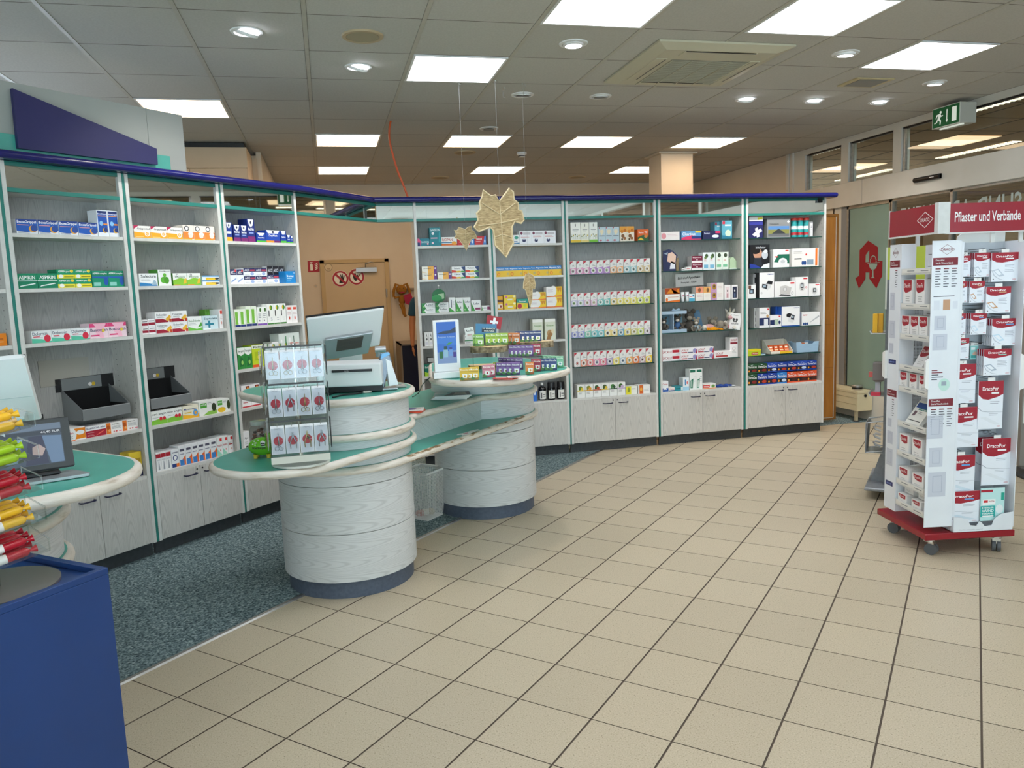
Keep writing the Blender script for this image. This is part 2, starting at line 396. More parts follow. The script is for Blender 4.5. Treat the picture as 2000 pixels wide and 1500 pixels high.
# right-hand wall
W=5.49; g=G()
g.box(W,8.37,0,W+.12,10.95,CEIL,WALL).box(W,7.6,0,W+.12,8.37,2.5,WALL)
g.box(W,-3,2.92,W+.12,8.37,CEIL,WALLW)
for a,b in ((8.15,8.37),(7.38,7.5),(6.6,6.71),(4.55,4.65),(2.5,2.6),(.4,.5),(-1.7,-1.6)): g.box(W,a,2.5,W+.1,b,2.92,WALLW)
g.box(W-.02,8.37,2.0,W,8.42,CEIL,WALLW).box(W-.03,8.44,1.5,W,8.49,CEIL,WALLW)
g.obj('wall_right',kind='structure')
g=G().box(W-.04,-3,2.255,W+.12,7.81,2.5,WALLW,.004).box(W,7.81,2.5,W+.06,8.15,2.515,WALLW)
g.box(W-.041,7.1,2.25,W-.039,7.104,2.5,GREY); g.obj('trim_2',kind='structure')
for k,(a,b) in enumerate(((7.5,8.15),(6.71,7.38),(4.65,6.6),(2.6,4.55))):
    g=G()
    for y0,y1 in ((a,a+.015),(b-.03,b)): g.box(W+.02,y0,2.5,W+.05,y1,2.92,STEEL)
    g.box(W+.02,a,2.905,W+.05,b,2.92,BLACK).box(W+.02,a,2.5,W+.05,b,2.508,BLACK)
    wf=G().box(W+.035,a,2.5,W+.04,b,2.92,PANE).obj('window_%d'%(k+1),kind='structure'); g.obj('window_frame',wf)
FROST=noise_mat('frosted_foil','' or [(.3,'#7f978a'),(.7,'#869e91')],3,.55)
RED=M('#8c1220',.5); REDB=noise_mat('dark_red_enamel',[(.3,'#8e1222'),(.7,'#951525')],6,.25)
# frosted side pane with the red pharmacy sign
d=G().box(W+.01,6.745,.33,W+.03,7.36,2.225,FROST).obj('door_1',kind='structure')
g=G()
for y0,y1,z0,z1 in ((7.36,7.39,.3,2.255),(6.72,6.745,.0,2.255),(6.72,7.39,2.225,2.255),(6.72,7.39,.3,.33)): g.box(W,y0,z0,W+.05,y1,z1,STEEL)
g.box(W+.005,7.35,.33,W+.03,7.362,2.225,BLACK); g.obj('door_frame',d)
G().box(W,6.72,0,W+.08,7.6,.3,WALLW).box(W,7.39,.3,W+.05,7.48,2.255,GREY).box(W,7.48,.3,W+.08,7.62,2.255,WALLW).obj('sill_panel',d)
g=G(); A=[(0,.0),(.13,.115),(.13,.37),(.135,.48),(0,.58)]
# outline of the letter drawn in metres: u runs towards the camera (-y), z up
o=(W+.008,7.05,1.384); ux,uz=(0,-1,0),(0,0,1)
V=lambda P: [(-0.0+p[0],p[1]) for p in P]
def lay(g,P,t,m): g.ext(P,(o[0]-t,o[1],o[2]),ux,uz,(-1,0,0),.0015,m)
lay(g,[(-.13,.40),(0,.491),(.15,.415),(.15,.30),(-.13,.30)],0,RED); lay(g,[(-.13,.30),(-.03,.30),(-.03,.10),(-.13,0),(-.19,.107),(-.13,.135)],0,RED)
lay(g,[(.03,.30),(.15,.30),(.15,.275),(.22,.275),(.22,.12),(.20,.10),(.14,0),(.03,.10)],0,RED); lay(g,[(-.03,.165),(-.03,.30),(.03,.30),(.03,.165)],0,RED)
lay(g,[(-.03,.27),(-.03,.345),(.02,.39),(.02,.27)],.002,FROST)
CUP=M('#8fa59a',.5); lay(g,arc(.085,.25,.062,180,360,12),.002,CUP); lay(g,[(.0,.255),(.0,.262),(.18,.262),(.18,.255)],.002,CUP)
lay(g,[(.075,.12),(.095,.12),(.09,.2),(.08,.2)],.002,CUP); lay(g,[(.055,.105),(.115,.105),(.085,.125)],.002,CUP)
for a in range(10): 
    t=math.pi*a/9; lay(g,[(.085+.045*math.cos(t)-.005,.265+.06*math.sin(t)),(.085+.045*math.cos(t)+.005,.265+.06*math.sin(t)),(.085+.045*math.cos(t)+.005,.277+.06*math.sin(t)),(.085+.045*math.cos(t)-.005,.277+.06*math.sin(t))],.002,CUP)
g.obj('pharmacy_emblem',d)['label']='red pharmacy letter with a cup and snake'
d=G().box(W+.02,5.96,.06,W+.03,6.71,2.25,PANE).box(W+.02,4.4,.06,W+.03,5.94,2.25,PANE).obj('door_2',kind='structure')
g=G()
for y in (6.70,5.94,4.38): g.box(W,y,0,W+.05,y+.03,2.255,STEEL)
g.box(W,4.38,0,W+.05,6.72,.06,STEEL).box(W,4.38,2.235,W+.05,6.72,2.255,STEEL); g.obj('door_frame',d)
g=G(); LET=M('#a8b3ad',.5); g.text('SUND-APOTHEKE',(W+.016,5.24,1.955),(0,1,0),uz,LET,w=1.36,h=.20); g.obj('door_lettering',d)['label']='pale lettering seen mirrored from inside'
G().box(W,2.4,0,W+.1,4.38,.4,WALLW).box(W,-3,0,W+.1,2.4,.4,WALLW).obj('trim_3',kind='structure')
G().box(W+.03,-3,.4,W+.04,4.38,2.255,PANE).obj('window_10',kind='structure')
# the shopping-arcade hall outside the transom windows
HALLC=noise_mat('hall_ceiling',[(.3,'#9b8163'),(.7,'#a38869')],2,.9)
g=G().box(5.7,-4,CEIL+.05,14,16,CEIL+.1,HALLC).box(14,-4,0,14.1,16,CEIL+.1,HALLC).box(5.6,-4,-.1,14,16,-.02,TILE).box(5.6,16,0,14,16.1,CEIL+.1,HALLC).box(5.6,-4.1,0,14,-4,CEIL+.1,HALLC)
for k in range(1,14): g.box(5.7+k*.625,-4,CEIL+.046,5.712+k*.625,16,CEIL+.05,GROUT)
for k in range(0,32): g.box(5.7,-4+k*.625,CEIL+.047,14,-3.994+k*.625,CEIL+.05,GROUT)
g.obj('wall_hall',kind='structure')
GH=glow('hall_panel_warm','#ffd3a6',E_HALL*1.6); GT=glow('hall_tube','#fff0d8',E_HALL*4)
for k,(x,y) in enumerate(((7.26,7.79),(7.32,9.72),(7.3,5.8),(9.4,7.79),(9.4,9.72),(7.2,3.8),(9.6,5.2))):
    t=thing('hall_light','warm square ceiling light in the hall beyond the transom windows','light',(x,y,CEIL+.045),0,'square lights in the hall')
    G().box(-.3,-.3,-.006,.3,.3,0,GH).obj('diffuser',t)
for k,(x,y) in enumerate(((5.95,8.44),(8.13,10.57),(8.09,8.4),(6.03,6.16),(8.1,6.2),(8.2,4.0))):
    t=thing('tube_light','slim tube ceiling light in the hall beyond the transom windows','light',(x,y,CEIL+.045),0,'tube lights in the hall')
    g=G()
    for i in range(20): g.box(-.075,-.6+i*.06,-.012,.075,-.594+i*.06,0,WHITE)
    g.obj('louvre',t,kind='stuff'); G().box(-.07,-.6,-.004,.07,.6,0,GT).obj('tube',t)
# column and built-in cupboards behind the shelves
G().box(3.78,8.34,0,4.17,8.68,CEIL-.02,WALL).box(3.74,8.30,CEIL-.02,4.21,8.72,CEIL,WALL).obj('wall_column',kind='structure')
WAL=noise_mat('walnut_panel',[(.3,'#4a2c14'),(.7,'#5b381c')],6,.5,4,(8,8,1))
t=thing('wall_board','dark brown wooden board on the far wall right of the column','board',(4.6,10.93,2.2))
G().box(-.02,-.03,0,.62,0,.53,WAL).obj('panel',t); G().box(-.04,-.04,.53,.64,0,.55,WAL).box(.62,-.04,0,.64,0,.53,WAL).obj('frame',t)
CUPB=noise_mat('cream_cupboard',[(.3,'#cdb79b'),(.7,'#d1bb9f')],5,.55)
t=thing('tall_cupboard','cream built-in cupboard reaching the ceiling behind the shelves','cupboard',(-2.1,7.84,0))
G().box(0,.02,0,1.46,.56,CEIL-.05,CUPB).obj('body',t); G().box(.02,.05,CEIL-.05,1.44,.55,CEIL-.005,BLACK).obj('shadow_gap',t)
G().box(0,0,2.74,1.46,.02,CEIL-.06,CUPB).obj('fascia',t)
for x0,x1 in ((.01,.475),(.48,.945),(.95,1.45)): G().box(x0,0,.08,x1,.019,2.735,CUPB,.003).obj('door',t)
t=thing('narrow_cupboard','narrow cream cupboard beside the tall cupboard at the back','cupboard',(-.64,8.44,0))
G().box(-.5,0,0,.07,.62,CEIL-.03,CUPB).obj('body',t); G().box(-.48,-.02,.08,.05,0,CEIL-.06,CUPB).obj('door',t)
# steel door in the far wall
DOORB=noise_mat('beige_steel_door',[(.3,'#c9b390'),(.7,'#cdb794')],3,.55)
d=G().box(0,10.93,.01,.815,10.948,1.935,DOORB,.003).obj('door_3',kind='structure')
g=G(); FR=M('#bfa577',.5)
for a,b,c,e in ((-.055,0,0,1.985),(.815,.87,0,1.985)): g.box(a,10.915,c,b,10.952,e,FR,.004)
g.box(-.055,10.915,1.935,.87,10.952,1.985,FR,.004); g.obj('door_frame',d)
G().box(.42,10.88,1.80,.70,10.93,1.87,SILVER,.006).tube([(.55,10.90,1.87),(.55,10.88,1.92),(.62,10.87,1.94),(.66,10.9,1.93)],.008,STEEL).obj('door_closer',d)
for z in (1.45,.45): G().cyl(.82,10.92,z,z+.12,.012,STEEL).obj('hinge',d)
def flat_sign(name,label,cat,loc,build,parent=None):
    g=G(); build(g); return g.obj(name,None,loc,0,label,cat)
RS=M('#a81c2e',.5); PW=M('#eeebe2',.5); KB=M('#161616',.6)
def prohib(g, kind):
    g.lathe([(1e-4,0),(.112,0),(.112,-.003),(1e-4,-.003)],PW,n=32); v=len(g.v)
    g.v=[(x,z,y) for x,y,z in g.v]; e=0
    g.ext([(a,b) for a,b in arc(0,0,.107,0,360,36)]+[(a,b) for a,b in arc(0,0,.083,360,0,36)],(0,-.0042,0),(1,0,0),(0,0,1),(0,1,0),.001,RS)
    if kind==0:
        g.ext([(-.02,-.06),(.035,-.06),(.05,0),(.06,.045),(.05,.045),(.04,.015),(.035,.062),(.025,.062),(.022,.015),(.01,.06),(0,.055),(.005,.01),(-.02,.03),(-.027,.022),(-.01,-.015)],(0,-.0046,0),(1,0,0),(0,0,1),(0,1,0),.001,KB)
    else:
        g.ext([(-.02,-.055),(.0,-.055),(.01,-.02),(.03,-.01),(.02,.03),(0,.02),(-.01,.06),(-.03,.045),(-.045,.01),(-.04,-.02)],(0,-.0046,0),(1,0,0),(0,0,1),(0,1,0),.001,KB)
        g.ext([(.02,-.02),(.065,.04),(.055,.048),(.01,-.01)],(0,-.0046,0),(1,0,0),(0,0,1),(0,1,0),.001,M('#8b6a3a',.6))
    g.ext([(-.082,.062),(-.062,.082),(.082,-.062),(.062,-.082)],(0,-.0050,0),(1,0,0),(0,0,1),(0,1,0),.001,RS)
flat_sign('prohibition_sign','round red no-entry hand sign on the beige door','sign',(.205,10.928,1.727),lambda g:prohib(g,0))
flat_sign('prohibition_sign','round red no-open-flame sign on the beige door','sign',(.42,10.928,1.745),lambda g:prohib(g,1))
def seal(g):
    g.ext(arc(0,0,.055,0,360,28)+arc(0,0,.045,360,0,28),(0,-.001,0),(1,0,0),(0,0,1),(0,1,0),.001,M('#9a8c74',.6)); g.ext(arc(0,0,.045,0,352,28),(0,-.0005,0),(1,0,0),(0,0,1),(0,1,0),.0005,M('#d8c7a4',.6))
    g.text('T30',(-.02,-.0016,-.03),(1,0,0),(0,0,1),M('#7a3a2a'),w=.04,h=.018)
flat_sign('door_seal','small pale round sticker in the top left door corner','sticker',(.055,10.928,1.885),seal)
def ext_sign(g):
    g.box(-.075,0,-.075,.075,.004,.075,RS)
    g.ext([(-.045,-.055),(-.01,-.055),(-.01,.025),(-.02,.04),(-.035,.04),(-.045,.025)],(0,-.0012,0),(1,0,0),(0,0,1),(0,1,0),.001,PW); g.ext([(-.05,.045),(-.01,.05),(-.012,.06),(-.045,.058)],(0,-.0012,0),(1,0,0),(0,0,1),(0,1,0),.001,PW)
    for k in range(4): g.ext([(.015,-.05+k*.022),(.05,-.035+k*.022),(.06,-.015+k*.022),(.045,-.022+k*.022),(.02,-.038+k*.022)],(0,-.0012,0),(1,0,0),(0,0,1),(0,1,0),.001,PW)
flat_sign('extinguisher_sign','red fire extinguisher sign on the wall left of the door','sign',(-.14,10.945,1.905),ext_sign)
t=thing('wall_button','small round beige button on the wall below the red sign','button',(-.13,10.95,1.64),(math.pi/2,0,0)); G().cyl(0,0,0,.008,.025,CUPB).obj('plate',t); G().cyl(0,0,.008,.014,.014,TBAR).obj('knob',t)
# ---------------------------------------------------------------- shelf cabinets
ANG=math.radians(46); LD=Vector((math.cos(ANG),math.sin(ANG),0)); LN=Vector((LD.y,-LD.x,0))
LA=Vector((-.88,5.206,0))+LN*.05
def LP(t,off=0,z=0): p=LA+LD*t-LN*off; return Vector((p.x,p.y,z))
ZS=[1.909,1.627,1.342,1.057,.793]; ZC=.507
DEP=.23
def handle_mesh():
    g=G(); g.tube([(-.043,.0,0),(-.043,-.02,0),(-.034,-.028,0),(.034,-.028,0),(.043,-.02,0),(.043,0,0)],.0045,M('#16183a',.3)); return g.mesh('handle',True)
HANDLE=handle_mesh()
HOLE=M('#4a4a4a',.8)
def cabinet(label,loc,rz,w,left,right,shelves,glass=(),doors=2,back=True,group=None):
    t=thing('shelf_cabinet',label,'cabinet',loc,rz,group)
    G().box(-.0212,0,.09,0,DEP+.02,2.268,EDGE).box(-.0208,.002,.091,.0006,DEP,2.267,ASH).obj('side_panel',t)
    G().box(w,0,.09,w+.0212,DEP+.02,2.268,EDGE).box(w-.0006,.002,.091,w+.0208,DEP,2.267,ASH).obj('side_panel',t)
    if left: G().box(-.0362,.003,.09,-.0214,DEP,2.268,TEALE).obj('teal_filler',t)
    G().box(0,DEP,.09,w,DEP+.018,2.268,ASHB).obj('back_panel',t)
    for z in shelves:
        if z in glass: G().box(.002,.025,z-.007,w-.002,DEP,z,SHELFG).box(.002,.0245,z-.007,w-.002,.026,z,GEDGE).obj('glass_shelf',t)
        else: G().box(.001,.004,z-.019,w-.001,DEP,z,EDGE).obj('shelf',t)
    G().box(0,.0,2.115,w,.02,2.136,TEALE).box(0,.02,2.118,w,DEP,2.136,EDGE).obj('teal_strip',t)
    G().box(0,.012,2.136,w,.018,2.246,MIRROR).obj('mirror',t)
    G().box(0,.002,2.246,w,.03,2.268,TEALD).obj('teal_fascia',t)
    G().box(0,.004,ZC-.016,w,DEP,ZC,EDGE).obj('cabinet_top',t)
    G().box(-.0205,.05,0,w+.0205,.068,.09,KICK).obj('plinth',t)
    n=doors; dw=w/n
    for k in range(n):
        dr=G().box(k*dw+.0015,-.001,.095,(k+1)*dw-.0015,.017,ZC-.017,ASH,.001).obj('door',t)
        h=bpy.data.objects.new('handle',HANDLE); C.objects.link(h); h.parent=dr
        h.location=((k+1)*dw-.075 if (k==0 and n>1) else k*dw+.075,-.001,.447)
        h['label']='dark blue bow handle'
        if n>1: G().cyl(0,0,0,.002,.006,BLACK,10).obj('lock',dr,((k+1)*dw-.02 if k==0 else k*dw+.02,0,.47),(math.pi/2,0,0))
    g=G(); 
    for z in [.56+.032*k for k in range(47)]:
        for x,s in ((.0009,1),(w-.0009,-1)):
            for y in (.045,.185):
                g.face([(x,y-.0025,z-.0025),(x,y+.0025,z-.0025),(x,y+.0025,z+.0025),(x,y-.0025,z+.0025)],HOLE)
    g.obj('peg_holes',t,kind='stuff')
    return t
UN={}
def unit(key,desc,run,x0,x1,left,right,glass=(),doors=2,skip=()):
    sh=[z for i,z in enumerate(ZS) if i not in skip]; gl=[ZS[i] for i in glass]
    loc=LP(x0) if run=='L' else (x0,6.64,0)
    t=cabinet(desc,loc,ANG if run=='L' else 0,x1-x0,left,right,sh,gl,doors,group='limed ash shelf cabinets')
    UN[key]=(run,x0,x1,t)
unit('u0','limed ash shelf cabinet cut off by the left edge of the picture','L',-1.62,-1.043,0,1)
unit('u1','limed ash shelf cabinet with the fully visible grey ejection chute','L',-.983,-.379,1,1,skip=(3,))
unit('u2','limed ash shelf cabinet with the half hidden grey ejection chute','L',-.318,.287,1,1,skip=(3,))
unit('u3','limed ash shelf cabinet just left of the doorway','L',.346,.953,1,0)
unit('u4','limed ash shelf cabinet just right of the doorway','R',.780,1.393,0,1)
unit('u5','limed ash shelf cabinet behind the large hanging leaf','R',1.452,2.062,1,1,doors=1)
unit('u6','limed ash cabinet with glass shelves full of tea boxes','R',2.120,2.932,1,1,glass=(0,1,2,3,4))
unit('u7','limed ash cabinet with glass shelves and plush animals','R',2.998,3.812,1,1,glass=(0,1,2,3,4))
unit('u8','limed ash cabinet with glass shelves at the right end of the wall','R',3.880,4.687,1,0,glass=(0,1,2,3,4))
# cream outer side of the first cabinet right of the doorway
# pelmet over the doorway
def path_pt(k): return [LP(.976,0),Vector((.452,6.64,0)),Vector((.757,6.64,0))][k]
t=thing('doorway_pelmet','mirrored pelmet with teal edges bridging the doorway between the cabinets','pelmet',(.45,6.64,2.1))
for a,b in ((0,1),(1,2)):
    p,q=path_pt(a)-Vector((.45,6.64,0)),path_pt(b)-Vector((.45,6.64,0)); d=(q-p); L=d.length; rz=math.atan2(d.y,d.x)
    G().box(0,.0,.015,L,.02,.036,TEALE).obj('teal_strip',t,p,rz); G().box(0,.012,.036,L,.018,.146,MIRROR).obj('mirror',t,p,rz)
    G().box(0,.002,.146,L,.03,.168,TEALD).box(0,.03,.015,L,.06,.168,EDGE).obj('teal_fascia',t,p,rz)
# navy cornice rail
FP=[LP(-2.3,-.045),LP(.99,-.045),Vector((.435,6.592,0)),Vector((4.775,6.592,0))]
BP=[Vector((4.775,6.8,0)),Vector((.38,6.8,0)),LP(.99,.15),LP(-2.3,.15)]
t=thing('cornice_rail','long glossy navy cornice rail along the top of all shelf cabinets','rail',(0,0,2.27))
g=G().prism([(p.x,p.y) for p in FP+BP],.0,.044,NAVY); g.tube([p+Vector((0,0,.022)) for p in FP],.022,NAVY,12)
g.tube([FP[3]+Vector((0,0,.022)),Vector((4.792,6.615,.022)),Vector((4.792,6.8,.022))],.022,NAVY,12); g.ball(FP[3]+Vector((0,0,.022)),.022,NAVY)
g.obj('rail',t,smooth=True); G().box(4.64,-.03,-.045,4.69,.05,-.005,BLACK).obj('clamp',t,(-.03,6.66,0))
# grey sign wall above the left run
LM=Vector((0,0,0))
GPAN=noise_mat('grey_sign_wall',[(.3,'#a9aba4'),(.7,'#aeb0a9')],3,.6)
t=thing('sign_wall','pale grey board wall carrying the navy sign above the left cabinets','sign wall',LP(0,.2,2.315),ANG)
for a,b in ((-2.4,-1.02),(-1.018,-.02),(-.018,.235)): G().box(a,0,0,b,.03,.397,GPAN).obj('panel',t)
t=thing('sign_board','navy sloping sign board on a teal back board, top left','sign',LP(0,.2,2.315),ANG)
G().box(-2.4,-.035,0,.094,-.004,.12,TEAL).obj('teal_back_board',t)
G().ext([(-.827,.352),(-.83,.048),(-.013,.053),(-.011,.15)],(0,-.06,0),(1,0,0),(0,0,1),(0,1,0),.024,NAVYS).obj('sloping_panel',t)

# ---------------------------------------------------------------- service counters
C1,C2,C3=(.045,4.21),(1.02,5.27),(-1.3,2.85)
def slab(parent,name,outer,inner,z,base,th=.038,worn=None):
    zc=z-th/2
    g=G().prism([(x-base[0],y-base[1]) for x,y in inner],z-th+.003,z,TEAL,NOSE); s=g.obj(name,parent)
    mid=[((a[0]+b[0])/2-base[0],(a[1]+b[1])/2-base[1],zc) for a,b in zip(outer,inner)]
    g=G().tube(mid,th/2+.0008,NOSE,12,closed=True); n=g.obj('nosing',s,smooth=True,ang=80); n['label']='rounded limed oak edge'
    if worn: G().tube([(x-base[0],y-base[1],zc) for x,y in worn],th/2+.0014,WORN,12).obj('worn_edge',s,smooth=True,ang=80)
def hull_r(cs,d): return hull([p for x,y,r in cs for p in circ((x,y),r-d,72)])
def resample(P,n):
    P=P+[P[0]]; L=[0]
    for a,b in zip(P,P[1:]): L.append(L[-1]+math.dist(a,b))
    out=[];k=0
    for i in range(n):
        s=L[-1]*i/n
        while L[k+1]<s: k+=1
        f=(s-L[k])/(L[k+1]-L[k]); out.append((P[k][0]+(P[k+1][0]-P[k][0])*f,P[k][1]+(P[k+1][1]-P[k][1])*f))
    return out
def hslab(parent,name,cs,z,base,worn=None):
    # outer and inner outlines sampled by direction so they pair up
    d=.038; inn=resample(hull_r(cs,d/2),96); n=len(inn); out=[]
    for i,p in enumerate(inn):
        a,b=inn[i-1],inn[(i+1)%n]; tx,ty=b[0]-a[0],b[1]-a[1]; l=math.hypot(tx,ty); out.append((p[0]+ty/l*.002,p[1]-tx/l*.002))
    slab(parent,name,out,inn,z,base,worn=worn)
def drum(parent,c,base,levels,r=.355):
    for z0,z1 in levels:
        G().lathe([(r-.004,z0),(r,z0+.001),(r,z1-.001),(r-.004,z1)],ASHR,n=72).obj('drum_panel',parent,(c[0]-base[0],c[1]-base[1],0),smooth=True,ang=60)
    G().lathe([(r-.02,0),(r-.02,.095)],KICKB,n=64).obj('plinth',parent,(c[0]-base[0],c[1]-base[1],0),smooth=True)
    G().lathe([(1e-3,levels[0][0]+.002),(r-.003,levels[0][0]+.002)],KICKB,n=48).obj('drum_floor',parent,(c[0]-base[0],c[1]-base[1],0))
DX=Vector((C2[0]-C1[0],C2[1]-C1[1])); DL=DX.length; DX.normalize(); DN=Vector((DX.y,-DX.x))
def ao(a,o): p=Vector(C1)+DX*a+DN*o; return (p.x,p.y)
base=C1
t=thing('service_counter','pale two-drum service counter with teal tops in the middle of the shop','counter',(C1[0],C1[1],0))
drum(t,C1,base,[(.09,.339),(.341,.584),(.586,.65),(.685,.735),(.77,.815),(.85,.995)])
drum(t,C2,base,[(.09,.339),(.341,.584),(.586,.65),(.685,.815),(.85,.995)])
hslab(t,'lower_shelf',[(*C1,.385),(*C2,.385)],.685,base,worn=[ao(.05+k*.1,.366) for k in range(14)])
hslab(t,'desk_leaf',[(*C1,.388),(-.25,3.86,.345)],.77,base)
def c_out(d):
    r=.385-d; f,b=.21-d,.36-d; P=[]
    a0=math.asin(f/r); a1=math.pi+math.asin(b/r)
    for k in range(41): 
        a=a0+(a1-a0+math.pi*0)*k/40; P.append((r*math.cos(a),r*math.sin(a)))
    a2=2*math.pi-math.asin(b/r)
    P=[(r*math.cos(a0+(2*math.pi-math.asin(b/r)-a0)*k/48),r*math.sin(a0+(2*math.pi-math.asin(b/r)-a0)*k/48)) for k in range(49)]
    Q=[(DL-x,y) for x,y in P[::-1]]
    # straight runs get extra points
    def seg(p,q,n=10): return [(p[0]+(q[0]-p[0])*i/n,p[1]+(q[1]-p[1])*i/n) for i in range(1,n)]
    R=P+seg(P[-1],Q[0])+Q+seg(Q[-1],P[0])
    return [ao(x,y) for x,y in R][::-1]
o,i=c_out(.017),c_out(.019); i=c_out(.019)
slab(t,'middle_top',o,i,.85,base)
G().ext([(0,0),(DL-.56,0),(DL-.56,.134),(0,.134)],(*[x-y for x,y in zip(ao(.28,.175),base)],.683),(DX.x,DX.y,0),(0,0,1),(-DN.x,-DN.y,0),.02,ASHH).obj('middle_panel',t)
hslab(t,'upper_top',[(*C1,.392),(-.22,4.45,.28)],1.03,base)
hslab(t,'oval_top',[(.915,4.55,.352),(1.13,4.68,.335),(*C2,.365)],1.03,base)
base=C3
t=thing('service_counter','pale drum service counter cut off at the left edge behind the blue pedestal','counter',(C3[0],C3[1],0))
drum(t,C3,base,[(.09,.339),(.341,.584),(.586,.65),(.685,.815),(.85,.995)])
hslab(t,'lower_shelf',[(*C3,.385),(-2.2,2.1,.385)],.685,base); hslab(t,'middle_top',[(*C3,.388),(-2.2,2.25,.3)],.85,base)
hslab(t,'oval_top',[(*C3,.39),(-.94,2.585,.335)],1.03,base)
# ---------------------------------------------------------------- shelf goods
DES={}
def design(key,desc,base,art,name='medicine_box',cat='box',side=None,deep=.09,label_bits=None):
    DES[key]=dict(desc=desc,base=base,art=art,name=name,cat=cat,side=side or base,deep=deep,mesh=None)
def R_(a,b,c,d,col): return ('p',[(a,b),(c,b),(c,d),(a,d)],col)
def P_(pts,col): return ('p',pts,col)
def E_(x,y,rx,ry,col): return ('p',[(x+rx*math.cos(math.pi*k/9),y+ry*math.sin(math.pi*k/9)) for k in range(18)],col)
def RG(x,y,rx,ry,col,col2): return [E_(x,y,rx,ry,col),E_(x,y,rx*.68,ry*.68,col2)]
def T_(s,a,b,c,d,col): return ('t',s,a,b,c,d,col)
def LN_(x0,x1,ys,col,h=.022): return [R_(x0,y,x1-(i%2)*.12*(x1-x0),y+h,col) for i,y in enumerate(ys)]
def paint(g,art,o=(0,0,0),ux=(1,0,0),uz=(0,0,1),out=(0,-1,0),w=1,h=1,eps=.002):
    o,ux,uz,out=Vector(o),Vector(ux),Vector(uz),Vector(out)
    for k,a in enumerate(art):
        oo=o+out*eps*(k+1)
        if a[0]=='p': g.face([oo+ux*(x*w)+uz*(z*h) for x,z in a[1]],M(a[2],.45))
        else: g.text(a[1],oo+ux*(a[2]*w)+uz*(a[4]*h),ux,uz,M(a[6],.5),(a[3]-a[2])*w,(a[5]-a[4])*h)
def box_mesh(key):
    D=DES[key]
    if D['mesh'] is None:
        g=G(); b=M(D['base'],.45); s=M(D['side'],.45)
        V=[(0,0,0),(1,0,0),(1,1,0),(0,1,0),(0,0,1),(1,0,1),(1,1,1),(0,1,1)]
        g.add(V,[(0,1,5,4)],b); g.add(V,[(3,2,1,0),(4,5,6,7),(1,2,6,5),(2,3,7,6),(3,0,4,7)],s)
        paint(g,D['art']); D['mesh']=g.mesh(D['name'])
    return D['mesh']
tx='#7d8288'
